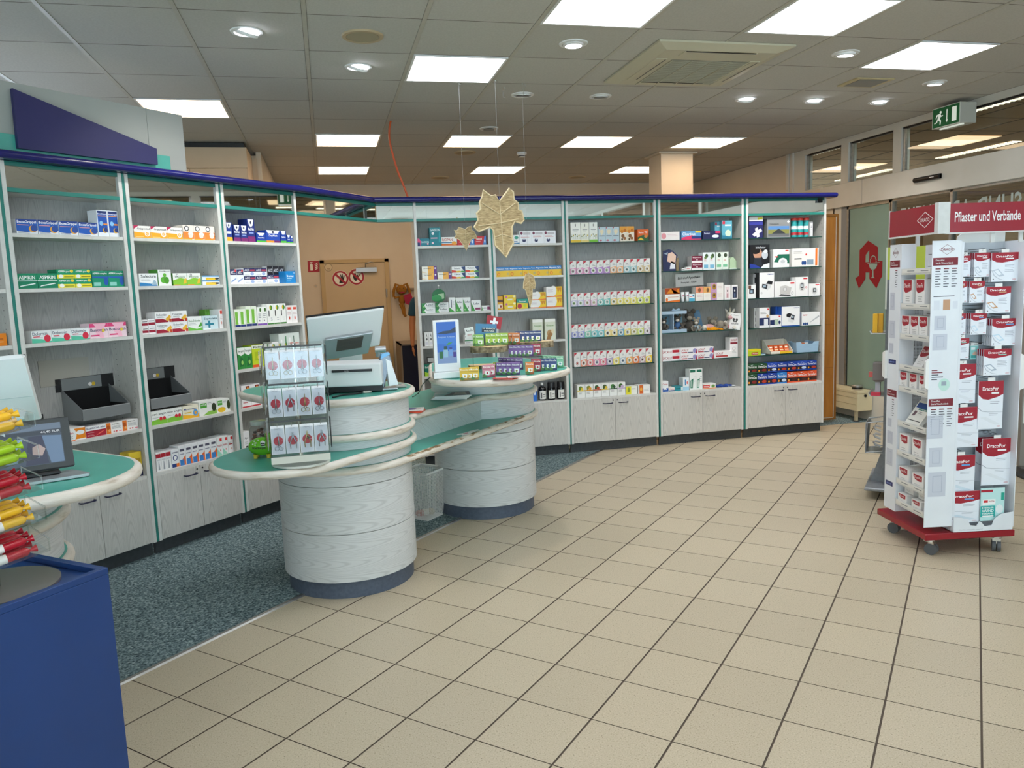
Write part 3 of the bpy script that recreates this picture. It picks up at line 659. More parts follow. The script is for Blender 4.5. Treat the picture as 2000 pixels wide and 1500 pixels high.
B=[('bg',('white and blue flu tablet box','#e9edf2',[R_(.0,.78,1,1,'#1d3f8c'),P_([(0,.2),(.5,.12),(1,.3),(1,.85),(0,.85)],'#1d5cb8'),E_(.78,.36,.2,.24,'#e8a63a'),E_(.83,.4,.17,.22,'#2a4f9c'),T_('BoxaGrippal',.05,.95,.68,.92,'#ffffff'),R_(.05,.58,.6,.63,'#d99')]+LN_(.06,.6,(.05,.12),tx))),
('bgt',('tall blue hot drink sachet box','#e9edf2',[R_(.06,.16,.94,.97,'#1b55b0'),R_(.06,.88,.94,.97,'#17306e'),T_('BoxaGrippal',.08,.92,.82,.89,'#ffffff'),R_(.1,.77,.9,.8,'#e39a5b'),E_(.35,.5,.18,.09,'#8cc4ee'),R_(.55,.44,.95,.5,'#e58a3a'),E_(.65,.24,.22,.1,'#d8a63a'),E_(.72,.26,.17,.085,'#2a3f7c')])),
('as',('green tablet box with white lettering','#0f8a63',[T_('ASPIRIN',.1,.9,.62,.86,'#ffffff'),R_(0,.5,1,.54,'#e8f2ee'),R_(0,.05,1,.48,'#14805f'),P_([(.1,.12),(.9,.3),(.85,.36),(.15,.2)],'#e9f4ef')])),
('ae',('green and yellow effervescent tablet box','#1a9a6c',[R_(0,.0,1,.42,'#efe23a'),E_(.22,.25,.14,.2,'#f4f4ee'),T_('ASPIRIN plus C',.08,.82,.62,.88,'#ffffff'),E_(.86,.8,.1,.16,'#f0d23a'),R_(.4,.15,.95,.24,'#8a8a2a')])),
('ac',('green and blue cold remedy box','#16926e',[R_(0,.72,1,.94,'#0f7f60'),T_('ASPIRIN complex',.05,.95,.76,.9,'#ffffff'),P_([(0,.6),(1,.5),(1,.66),(0,.66)],'#2a5cb4'),E_(.85,.35,.14,.24,'#2456ac'),R_(.08,.08,.5,.3,'#8fd0c4')])),
('do',('white and mint pain tablet box','#eceff0',[P_([(0,0),(1,0),(1,.1),(.5,.3),(0,.38)],'#5cc1a2'),T_('Dolormin',.05,.8,.62,.88,'#1d3550'),E_(.78,.34,.17,.3,'#d8314a'),R_(.08,.48,.4,.55,'#d8314a')]+LN_(.08,.55,(.42,),tx))),
('bu',('white and pink cramp tablet box','#f0d6de',[R_(0,.74,1,1,'#e0457c'),P_([(.2,.98),(.35,.72),(.3,.4),(.55,.0),(.75,.0),(.7,.4),(.8,.72),(.9,.98)],'#f4b8cc'),T_('Buscopan',.04,.96,.4,.66,'#1f2d55'),R_(.04,.14,.5,.24,'#e0457c'),E_(.72,.5,.08,.12,'#e6c84a')])),
('or',('small orange and white medicine box','#f2efea',[R_(.25,.0,1,1,'#ef8a1d'),R_(.45,.5,.8,.62,'#c9661a'),R_(.45,.3,.8,.36,'#f6c48a')])),
('sy',('long white and orange medicine box','#f2f0ee',[R_(.5,.1,1,.95,'#f08c1e'),E_(.42,.5,.16,.44,'#f2f0ee'),E_(.76,.6,.2,.18,'#f6f6f4'),T_('Synofen',.04,.44,.5,.72,'#c63a5c'),R_(0,0,.5,.06,'#ef7a2a')]+LN_(.05,.4,(.2,.28,.36),tx))),
('ib',('white box with deep red lower half','#f0f0f2',[R_(0,0,1,.6,'#a81d32'),T_('IbuHEXAL plus',.03,.97,.68,.9,'#1f2a5c'),P_([(.45,.05),(.8,.3),(.95,.5),(.7,.35)],'#e66a5a')]+LN_(.05,.4,(.12,.2,.4),'#e8c4c8'))),
('ma',('white box with orange marbled end','#f2efec',[R_(0,0,.27,1,'#e2792a'),E_(.12,.6,.1,.2,'#b9541a'),E_(.18,.3,.07,.12,'#f0b06a'),T_('Ibuprofen',.34,.8,.76,.9,'#444')]+LN_(.34,.9,(.4,.48,.56,.64),tx)+[E_(.45,.15,.05,.07,'#c77'),E_(.6,.15,.05,.07,'#c44'),R_(.75,.1,.95,.16,'#d35')])),
('yl',('yellow box with dark blue base','#e7c63a',[R_(0,0,1,.35,'#20264f'),R_(.3,.6,.9,.75,'#b8932a')])),
('gr',('white and amber cold tablet box','#f1eee9',[P_([(0,0),(1,0),(1,.5),(.6,.44),(0,.5)],'#f2ab2a'),P_([(0,1),(0,.72),(.14,.85),(.3,1)],'#c32a5a'),T_('Grippostad',.2,.95,.66,.84,'#2a2a30'),*RG(.78,.36,.15,.22,'#ffffff','#f2ab2a'),T_('C',.73,.83,.28,.44,'#ffffff'),R_(.08,.08,.55,.13,'#f7d48a')])),
('gh',('white and orange hot drink box','#f0e6dc',[R_(0,.06,1,.55,'#ee8a3a'),*RG(.35,.78,.22,.18,'#1b1b22','#f4f4f4'),E_(.7,.4,.24,.16,'#f4ece2'),E_(.68,.25,.2,.12,'#e9dcd0'),R_(0,0,.8,.06,'#d8c02a')])),
('so',('white capsule box with blue wave','#eef0f0',[T_('Soledum',.1,.92,.66,.9,'#2a3a34'),P_([(0,0),(1,0),(.9,.12),(.3,.26),(0,.3)],'#2d7fb8'),P_([(.65,.1),(.95,.1),(.9,.4),(.8,.5)],'#9fb8c8')]+LN_(.1,.6,(.42,.5),tx))),
('lu',('white box with green lungs picture','#eef0ec',[E_(.4,.36,.24,.2,'#5fae3a'),E_(.62,.34,.2,.22,'#4d9a2e'),E_(.5,.66,.13,.12,'#6cb944'),T_('GeloMyrtol',.1,.9,.84,.94,'#7a8078')],'medicine_box','box','#4f9e38')),
('bn',('green and white cough remedy box','#eef0ea',[P_([(0,0),(1,0),(1,.5),(.5,.62),(0,.42)],'#8ac43e'),R_(.0,.86,1,1,'#f4f4f0'),T_('Bronchipret',.15,.85,.6,.76,'#3a7a2a'),*RG(.3,.84,.08,.12,'#222','#eee'),P_([(.7,.1),(.95,.2),(.95,.6),(.8,.5)],'#e7b83a'),R_(0,0,.5,.07,'#ef8a3a')],'medicine_box','box','#5aa03a')),
('fb',('flat pale blue and yellow box','#e9eef0',[R_(0,.72,1,1,'#5d9fd2'),R_(.2,.0,.85,.55,'#ecc43a'),T_('Wundpflaster',.25,.95,.36,.52,'#333'),E_(.85,.3,.12,.2,'#444')])),
('db',('white and dark red lozenge box','#efeeee',[P_([(0,0),(.8,0),(.8,.1),(.45,.34),(0,.32)],'#9d1f36'),T_('Dobendan',.08,.7,.62,.82,'#50565e'),P_([(.6,.3),(.9,.7),(.98,.5),(.9,.2),(.75,.1)],'#e6b23a'),R_(.85,.0,1,.3,'#c0462a')]+LN_(.1,.55,(.46,.52),tx))),
('dr',('small white and dark red box','#efedee',[R_(0,.2,1,.55,'#9a2238'),R_(.1,.7,.9,.8,'#666')])),
('dl',('white box with green curve','#eff1ef',[P_([(0,0),(1,0),(1,.2),(.6,.1),(0,.28)],'#67b544'),T_('Dolo-Dobendan',.06,.9,.62,.78,'#3a7a3a'),P_([(.65,.2),(.95,.6),(1,.3)],'#4e9e3a')]+LN_(.06,.6,(.4,.48),tx))),
('se',('pale blue box with teal cross','#c9dde2',[R_(.35,.1,.48,.66,'#2a7f94'),R_(.15,.32,.72,.46,'#2a7f94'),T_('Septolete',.1,.95,.68,.88,'#1d4a5c'),R_(0,0,.5,.1,'#e9f0f2')])),
('gt',('tall plain green box','#6aa83a',[R_(0,.85,1,1,'#5a9030')])),
('wr',('tall white box with red top','#f2eeee',[R_(.3,.76,.95,.94,'#e0493a'),*LN_(.15,.9,(.5,.58),'#c99'),E_(.5,.3,.18,.08,'#e89a8a')])),
('na',('white lozenge box with green grass base','#eef0ec',[P_([(0,0),(1,0),(1,.34),(.5,.4),(0,.3)],'#7fbf3e'),T_('neo angin',.04,.96,.66,.84,'#23262a'),E_(.6,.4,.1,.14,'#d42a3a'),E_(.82,.4,.1,.14,'#d42a3a')]+LN_(.06,.45,(.5,),tx))),
('mu',('yellow and white lozenge box','#f2ecd6',[P_([(0,0),(1,0),(1,.3),(.6,.2),(0,.34)],'#f2b62a'),T_('Mucoangin',.08,.9,.62,.8,'#1f3f8c'),E_(.8,.38,.16,.26,'#5aa0dc'),E_(.8,.38,.08,.13,'#e9a63a'),R_(.1,.42,.55,.5,'#e9c23a')])),
('ge',('white box with green stamp and leaves','#eef0ea',[R_(.08,.55,.45,.88,'#4ea636'),P_([(.2,0),(1,0),(1,.3),(.5,.24)],'#86b84a'),E_(.85,.5,.13,.3,'#2f3b22'),T_('NATUR',.12,.41,.7,.82,'#ffffff')]+LN_(.5,.75,(.76,.84),tx))),
('gy',('white box with green stamp and yellow flower','#eef0ea',[R_(.08,.55,.42,.9,'#4ea636'),E_(.35,.2,.3,.2,'#e9bf2a'),E_(.88,.5,.12,.34,'#3a4a22'),T_('NATUR',.12,.38,.7,.82,'#ffffff')]+LN_(.48,.75,(.72,.8),tx))),
('rn',('white nose spray box with red top','#f0f0f0',[R_(0,.7,1,.92,'#b42234'),P_([(.3,.05),(.7,.05),(.55,.5),(.45,.5)],'#9aa0a6'),R_(.1,.55,.9,.62,'#d4d6d8')])),
('nv',('white nose spray box with navy ring','#eef0f2',[*RG(.5,.52,.34,.16,'#1d3a7c','#ffffff'),R_(.6,.0,1,.2,'#e97a2a'),R_(0,0,.6,.2,'#1d3a7c'),R_(.1,.8,.9,.86,'#889')])),
('no',('white nose spray box with orange swoosh','#eff0f2',[P_([(0,0),(1,0),(1,.5),(.2,.2)],'#ea6a2a'),R_(.1,.0,.75,.3,'#3a7fc4'),R_(.15,.72,.85,.84,'#556'),R_(.1,.55,.8,.6,'#99a')])),
('ni',('white and mint nose spray box','#eef2f1',[P_([(0,0),(1,0),(0,.4)],'#9ad8c2'),R_(.55,.76,.95,.92,'#e03a3a'),T_('nasic',.1,.9,.5,.62,'#c44a5a'),E_(.6,.3,.1,.05,'#d88')])),
('nw',('white nose spray box with red corner','#f1f0f0',[R_(.5,.78,.95,.93,'#e03a3a'),R_(.1,.5,.85,.56,'#a33'),R_(.1,.6,.6,.64,'#bbb'),E_(.6,.28,.14,.06,'#dba')])),
('wk',('dark blue cold remedy box','#1e2f78',[R_(0,0,1,.24,'#7c2a6a'),P_([(.1,.98),(.9,.98),(.75,.72),(.5,.64),(.25,.72)],'#e9ecf4'),E_(.5,.84,.12,.07,'#222a4c'),T_('MediNait',.12,.88,.5,.62,'#ffffff'),R_(.2,.36,.8,.42,'#8ea2d8')])),
('wy',('dark blue remedy box with yellow base','#1d3a8c',[R_(0,0,1,.22,'#e8b02a'),P_([(.1,.98),(.9,.98),(.7,.74),(.5,.68),(.3,.74)],'#e9ecf4'),E_(.5,.84,.12,.07,'#222a4c'),R_(.15,.4,.85,.52,'#dfe6f6')])),
('wd',('wide blue day capsule box','#2348a8',[P_([(.02,1),(.98,1),(.85,.74),(.15,.74)],'#eef0f6'),E_(.5,.86,.08,.1,'#222a4c'),T_('DayNait',.2,.8,.46,.66,'#ffffff'),R_(0,0,.55,.18,'#e8902a'),R_(.55,0,1,.18,'#6a2a62')])),
('wg',('small blue box with green base','#1b3f9c',[R_(0,0,1,.2,'#4fae3a'),P_([(.1,1),(.9,1),(.7,.7),(.3,.7)],'#eef0f6'),T_('VapoRub',.15,.85,.4,.56,'#ffffff')])),
('ah',('white effervescent box with navy top','#eef0f4',[R_(0,.62,1,1,'#1f2a5c'),T_('ACC',.12,.8,.68,.9,'#ffffff'),E_(.82,.9,.12,.1,'#d8464a'),P_([(.1,.1),(.9,.35),(.85,.42),(.1,.22)],'#8fa6d0')])),
('aw',('white effervescent box with navy band','#eef0f4',[R_(0,.55,1,1,'#1f2a5c'),T_('ACC',.08,.5,.64,.9,'#ffffff'),R_(.55,.66,.95,.84,'#c8485a'),E_(.72,.3,.16,.2,'#9fb4dc')]+LN_(.08,.5,(.12,.22),tx))),
('ad',('black topped effervescent box','#e9e9ec',[R_(0,.35,1,1,'#1d1d24'),T_('ACC',.12,.88,.66,.86,'#cfd2d8')])),
('br',('bright blue lozenge box','#1a86cc',[T_('Bromuc',.1,.8,.5,.7,'#ffffff'),*RG(.85,.85,.07,.06,'#ffffff','#1a86cc'),R_(.1,.36,.6,.42,'#bfe0f4'),R_(.1,.15,.5,.2,'#8cc6ea')])),
('p1',('tall green and white nasal box','#e6ecdc',[R_(.08,.14,.6,.85,'#79b843'),R_(0,0,1,.12,'#1f3270'),P_([(.55,.2),(.8,.2),(.72,.7),(.6,.7)],'#f4f6ee')])),
('p2',('tall white nasal box with purple base','#f0f1ec',[R_(0,0,1,.1,'#7a52a8'),E_(.7,.84,.2,.1,'#3f6a2a'),*LN_(.2,.8,(.4,.5,.6),'#556'),E_(.4,.25,.1,.05,'#556')])),
('p3',('tall white sinus box with green base','#f2f2ee',[R_(0,0,1,.07,'#3f7a3a'),E_(.65,.82,.22,.12,'#4d8a2e'),E_(.5,.82,.1,.09,'#e6b83a'),R_(.2,.4,.34,.68,'#333'),*LN_(.5,.8,(.2,.3),'#99a')])),
('p4',('white nasal box with red patch','#f3efee',[R_(.2,.76,.9,.92,'#f0a292'),R_(.3,.78,.8,.88,'#e0493a'),*LN_(.15,.9,(.5,.58),'#caa'),E_(.5,.28,.12,.1,'#d85a4a')])),
('gn',('green plant remedy box','#2f8a3c',[P_([(0,1),(1,1),(1,.72),(.5,.62),(0,.72)],'#eef2ea'),T_('Iberogast',.1,.9,.76,.9,'#24452a'),P_([(.2,.1),(.8,.15),(.7,.5),(.4,.56)],'#1f6a34'),E_(.6,.3,.15,.1,'#9fd06a')])),
('gl',('lime yellow remedy box','#c8d82e',[R_(0,.84,1,1,'#e9ecdc'),T_('Meteo',.1,.9,.86,.97,'#2f4a2a'),R_(.2,.3,.8,.7,'#b2c424'),R_(.0,.0,.5,.12,'#d85a2a'),E_(.6,.45,.2,.12,'#f0e05a')])),
('mp',('white cough syrup box with ember picture','#f2f0f0',[R_(0,0,1,.06,'#b4202c'),R_(.5,.68,.9,.96,'#7a1a1a'),E_(.7,.82,.12,.1,'#f2a03a'),T_('Monapax',.1,.9,.34,.48,'#8a2030'),R_(.1,.2,.6,.25,'#c88')])),
('wc',('white box with grey lettering','#f0f0f0',[T_('Apo',.2,.8,.55,.7,'#666'),*LN_(.2,.8,(.3,.4),'#aaa'),E_(.5,.14,.2,.06,'#333')])),
('cl',('clear case of white picks','#dfe6e0',[R_(.1,.1,.16,.8,'#f8f8f8'),R_(.3,.1,.36,.9,'#5a8f6a'),R_(.5,.15,.56,.85,'#f8f8f8'),R_(.7,.1,.74,.9,'#4a6a5a'),T_('TePe',.2,.8,.4,.6,'#445')])),
]
B+=[('gv',('small teal antacid box','#1a7a8c',[P_([(0,0),(.22,0),(.3,.6),(.15,1),(0,1)],'#d84a7a'),R_(0,0,.2,.5,'#1f2f6a'),T_('GAVISCON',.3,.95,.42,.66,'#cfeef0'),E_(.85,.3,.08,.12,'#f0b0c0')])),
('gw',('tall teal antacid box','#15808c',[T_('GAVISCON',.08,.92,.8,.94,'#e9f6f6'),E_(.3,.68,.12,.08,'#f0eef0'),R_(.1,.4,.7,.46,'#e6b0c4'),E_(.25,.16,.1,.06,'#f0d0d8'),P_([(.8,.2),(1,.2),(1,.9),(.86,.7)],'#2a9fa8')])),
('ri',('long white and orange stomach gel box','#f2f0ea',[T_('RIOPAN',.06,.72,.52,.84,'#c23a2a'),R_(0,.3,.7,.42,'#3a7fa8'),R_(0,0,1,.22,'#e6742a'),E_(.82,.3,.16,.2,'#f0a83a')])),
('tp',('red and blue antacid box','#c8222e',[P_([(.72,0),(1,0),(1,1),(.86,1)],'#3f7fc8'),T_('Talcid',.1,.62,.58,.8,'#ffffff'),R_(.1,.36,.5,.42,'#f0c0c0'),E_(.88,.4,.06,.2,'#dbe8f6')])),
('si',('white and orange chewable box with violet end','#f0ece0',[R_(.4,.0,.8,1,'#f0b04a'),R_(.8,0,1,1,'#6a2f86'),T_('Simagel',.1,.62,.58,.8,'#55483a'),E_(.9,.7,.06,.12,'#f0f0f0'),P_([(0,0),(.35,0),(.0,.3)],'#e9d8b8')])),
('ta',('white box with rainbow swoosh','#f1f1ef',[P_([(0,0),(.6,0),(.3,.32),(0,.42)],'#d8412a'),P_([(.35,0),(.8,0),(.6,.3),(.3,.24)],'#e8b82a'),P_([(.6,0),(1,0),(1,.3),(.7,.25)],'#4a9a4a'),P_([(.7,.9),(1,1),(1,.1),(.85,.4)],'#1d3a6c'),T_('Talcid',.14,.62,.58,.82,'#2a2f44')])),
('lx',('green and white bloating tablet box','#eef0ee',[P_([(0,0),(.3,0),(.2,.5),(.34,1),(0,1)],'#2f8a46'),T_('Lefax',.36,.86,.5,.8,'#2a3a4a'),E_(.16,.3,.08,.18,'#7cc46a'),*LN_(.4,.9,(.2,.3),tx)])),
('lt',('tall green and white drops box','#eef0ee',[P_([(0,0),(.75,0),(.3,.45),(.0,.9)],'#3f9a3e'),T_('Lefax',.22,.9,.62,.76,'#2a3a4a'),R_(.62,.2,.7,.36,'#222'),E_(.2,.12,.1,.06,'#9fd68a')])),
('ls',('tall white box with upright lettering','#eff1f0',[P_([(0,0),(.9,0),(.2,.25),(0,.3)],'#3f9a3e'),R_(.28,.3,.42,.85,'#33405a'),*LN_(.55,.85,(.5,.6,.7),'#9ab')])),
('lw',('white box with wine red band','#eff0ef',[P_([(0,0),(.4,0),(.1,.6),(0,.8)],'#3f9a3e'),T_('Lefax',.25,.85,.6,.78,'#2a3a4a'),R_(.4,.1,.95,.3,'#8a2a5c')])),
('lf',('flat white box with wine end','#f0f1f0',[P_([(0,0),(.2,0),(.05,.9)],'#5aa84a'),T_('Lefax',.15,.6,.4,.7,'#445'),R_(.68,.15,1,.8,'#8a2a5c')])),
('w3',('slim white oil box with black branch','#f1f0ee',[P_([(.3,.55),(.5,.95),(.7,.55),(.5,.75)],'#3a3f3a'),E_(.5,.5,.22,.08,'#666'),R_(.2,.1,.8,.32,'#dcdbe2')])),
('w4',('white food supplement box with black letters','#eef0ef',[T_('Perlutin',.08,.92,.7,.88,'#2a2a2a'),R_(.0,.3,1,.42,'#3a8a5a'),R_(.1,.1,.7,.16,'#999')])),
('bk',('teal and lime laxative tea box','#11745e',[P_([(0,0),(1,0),(1,.34),(.7,.42),(.4,.3),(0,.4)],'#a6d22e'),E_(.7,.45,.14,.08,'#eef4e6'),T_('Bekunis',.1,.9,.68,.86,'#e6f2ea')])),
('wt',('white and teal remedy box','#f0f2f2',[R_(.1,.2,.8,.3,'#2a6aa8'),E_(.7,.7,.2,.18,'#3fa08a'),P_([(0,0),(1,0),(1,.14),(0,.08)],'#2f7aa8')])),
('wm',('white tablet box with dark tooth emblem','#eff0f3',[R_(.3,.7,.9,.88,'#c9c4c8'),E_(.16,.82,.1,.12,'#7a2a4a'),E_(.36,.26,.15,.14,'#2a2f5c'),E_(.36,.36,.06,.06,'#dfe2ee'),*LN_(.1,.8,(.5,.58),'#c66')])),
('wp',('pale white box half behind the leaf','#ecebe6',[*LN_(.1,.9,(.5,.62,.74),'#b9a'),R_(.1,.1,.5,.2,'#c9b29a')])),
('mg',('blue and yellow magnesium box','#f0c22a',[R_(0,.62,1,1,'#2a7fc4'),T_('Magnesium Verla',.05,.95,.7,.88,'#ffffff'),*RG(.2,.26,.12,.18,'#e07a1a','#f4b02a'),P_([(.8,.3),(.9,.45),(1,.3),(.9,.15)],'#c9b46a')])),
('yb',('yellow vitamin bottle with brown lettering','#e6a91e',[R_(0,.55,1,.75,'#5a3018'),R_(.1,.1,.9,.4,'#f4ecd8'),E_(.6,.25,.2,.1,'#9a3a2a')],'vitamin_bottle','bottle')),
('ys',('yellow throat tablet box','#f2d23a',[E_(.2,.72,.1,.16,'#c86aa0'),R_(.35,.6,.75,.7,'#d8b02a'),R_(.3,.25,.7,.45,'#e8e6da'),E_(.86,.8,.1,.14,'#f8f0c0'),R_(.85,0,1,.3,'#e08a1a')])),
('gp',('teal and yellow raspberry box','#1f9486',[P_([(0,0),(1,0),(1,.55),(0,.62)],'#efcf2a'),E_(.26,.28,.2,.26,'#b8243c'),T_('Ginseng',.2,.8,.68,.82,'#ffffff'),E_(.72,.32,.14,.14,'#c2d83a')])),
('wo',('white and yellow box with curved corner','#f2f0ec',[R_(.5,.1,1,1,'#f4cc1e'),E_(.44,.6,.2,.5,'#f2f0ec'),P_([(0,0),(1,0),(1,.16),(.5,.1),(0,.12)],'#ee7a2a'),P_([(.65,.9),(.75,.4),(.82,.7),(.9,.4),(.96,.9)],'#d8901e'),*LN_(.08,.42,(.5,.6,.7),'#b9a')])),
('hw',('tall pale green herb drops box','#dfe3cf',[R_(0,.86,1,1,'#f4f4ec'),T_('Gaspan',.12,.88,.62,.74,'#6a9a4a'),E_(.45,.3,.28,.18,'#b9905a'),P_([(.1,.0),(.5,.0),(.7,.4),(.3,.3)],'#a8763e'),E_(.7,.4,.12,.12,'#e9dcb8')])),
('bb',('blue box with white swirl','#1d6fd0',[E_(.5,.5,.25,.12,'#e8f0fa'),R_(.1,.8,.9,.86,'#9cc4f0')])),
]
for k,(c1,c2,de) in dict(t1=('#e9c43a','#f4f2ea','tall white herb tea box with yellow base'),t2=('#ecd884','#f3f2e6','tall white herb tea box with cream base'),t3=('#7cc43a','#f2f3ec','tall white herb tea box with green base')).items():
    B.append((k,(de,c2,[R_(0,0,1,.13,c1),E_(.5,.86,.05,.08,'#8a8a84'),R_(.2,.62,.8,.65,'#999'),R_(.3,.56,.7,.58,'#bbb')]+[E_(.1+.18*i,.3+.1*(i%3)/2,.06,.035,['#7c8a4a','#d8c04a','#5a6a3a'][i%3]) for i in range(5)]+[R_(.1+.2*i,.16,.12+.2*i,.4,'#5f7a44') for i in range(5)],'tea_box')))
B+=[('t4',('pale blue tea box with heart','#c4d6de',[E_(.4,.7,.17,.14,'#efe2c4'),E_(.6,.7,.17,.14,'#efe2c4'),P_([(.22,.68),(.78,.68),(.5,.42)],'#efe2c4'),R_(.1,.38,.9,.42,'#333f5a'),E_(.3,.1,.2,.06,'#c86a7a'),P_([(.1,.98),(.25,.98),(.1,.86)],'#c2263a')],'tea_box')),
('t5',('white tea box with orange fruit picture','#f0e6d4',[R_(0,.62,1,1,'#e6a23a'),E_(.3,.66,.2,.12,'#d8821e'),E_(.7,.74,.2,.12,'#c9701a'),E_(.4,.36,.24,.12,'#8a5a2e'),E_(.65,.2,.2,.1,'#a06a3a'),E_(.3,.14,.14,.08,'#5a4a2a')],'tea_box')),
('t6',('orange tea box with green leaf','#e0641e',[P_([(0,0),(1,0),(1,.45),(.5,.52),(0,.32)],'#2f5a34'),T_('Bunter TEE',.1,.9,.66,.82,'#ffffff'),P_([(0,.1),(.6,.05),(.3,.3)],'#e8c43a'),E_(.75,.4,.16,.14,'#d8803a')],'tea_box'))]
def tea(key,col,dark,de):
    B.append((key,('small white tea box with '+de,'#eceae6',[P_([(0,0),(1,0),(1,.36),(0,.30)],col),P_([(0,.30),(1,.36),(1,.52),(0,.42)],col+''),P_([(.04,.97),(.55,.97),(.04,.72)],'#c0283a'),R_(.4,.6,.85,.63,'#9a9a9a'),R_(.4,.67,.7,.7,'#8a8a8a'),*RG(.5,.24,.34,.19,'#f0efec',dark),*RG(.5,.24,.2,.11,'#e4e2d8',dark)],'tea_box')))
for k,c,d,n in [('a1','#e3a2c2','#5a3a48','pink base'),('a2','#b78cc8','#5c7a4a','purple base'),('a3','#f0b98a','#8a6a3a','orange base'),('a4','#a8ccd0','#3f6a6a','grey teal base'),('a5','#d8c49a','#8a6f42','tan base'),
 ('b1','#c9c4dc','#4f7a3a','lavender base'),('b2','#e0bcd2','#8a7a52','rose base'),('b3','#7cc2bc','#2f7a74','teal base'),('b4','#f0cf8a','#6a6a2a','amber base'),('b5','#efe27a','#c9b42a','yellow base'),('b6','#d6de62','#3a4a22','lime base'),
 ('c1','#a6aadc','#4f5aa8','blue violet base'),('c2','#84cdb8','#2f9a80','mint base'),('c3','#7cc8cc','#1f8a94','turquoise base'),('c4','#f2dc94','#2a2a22','cream yellow base'),('c5','#7eb2c8','#2a5f7c','steel blue base'),('c6','#f0dc7a','#2f3a22','pale yellow base'),('c7','#d0cc94','#8a7a3a','olive base'),('c8','#d8e27a','#6a8a2a','lime yellow base'),('c9','#cfc0cc','#6a5a5a','lilac grey base'),
 ('d1','#f0e6e4','#b03a3a','plain white base'),('d2','#ee9a7e','#6a3a2a','coral base'),('d3','#ec8c8c','#c02a3a','salmon base'),('d4','#e590b0','#2f3a6a','candy pink base'),('d5','#ea86a2','#c8242f','raspberry base'),('d6','#b3a6c4','#2f2a4a','plum grey base'),('d7','#f0de72','#a8962a','lemon base'),('d8','#c4ccd2','#3a4f6a','blue grey base'),('d9','#f0b060','#7a7a3a','apricot base'),('e1','#f08a4e','#b0341e','bright orange base'),('e2','#c9a4a8','#5c1f2a','wine base'),('e3','#f6d24a','#b87a1e','golden base')]: tea(k,c,d,n)
for k,c,c2,n in [('f1','#e6c93a','#5a7a2a','yellow flower'),('f2','#e2a02a','#8a8a2a','amber leaf'),('f3','#b8481e','#2f5a2a','red berry'),('f4','#e0c03a','#3f5a2a','golden twig'),('f5','#1f4a2a','#3f7a3a','dark green leaf'),('f6','#c8b0d0','#3f6a2a','lilac blossom')]:
    B.append((k,('white tea box pair with '+n+' picture','#eeeeea',[R_(0,.46,1,.5,'#d8d8d4'),R_(0,.5,1,.58,c),E_(.42,.76,.26,.14,c2),E_(.6,.68,.2,.1,c),E_(.3,.66,.14,.08,c2),*LN_(.15,.6,(.28,.34,.4),'#999')],'tea_box')))
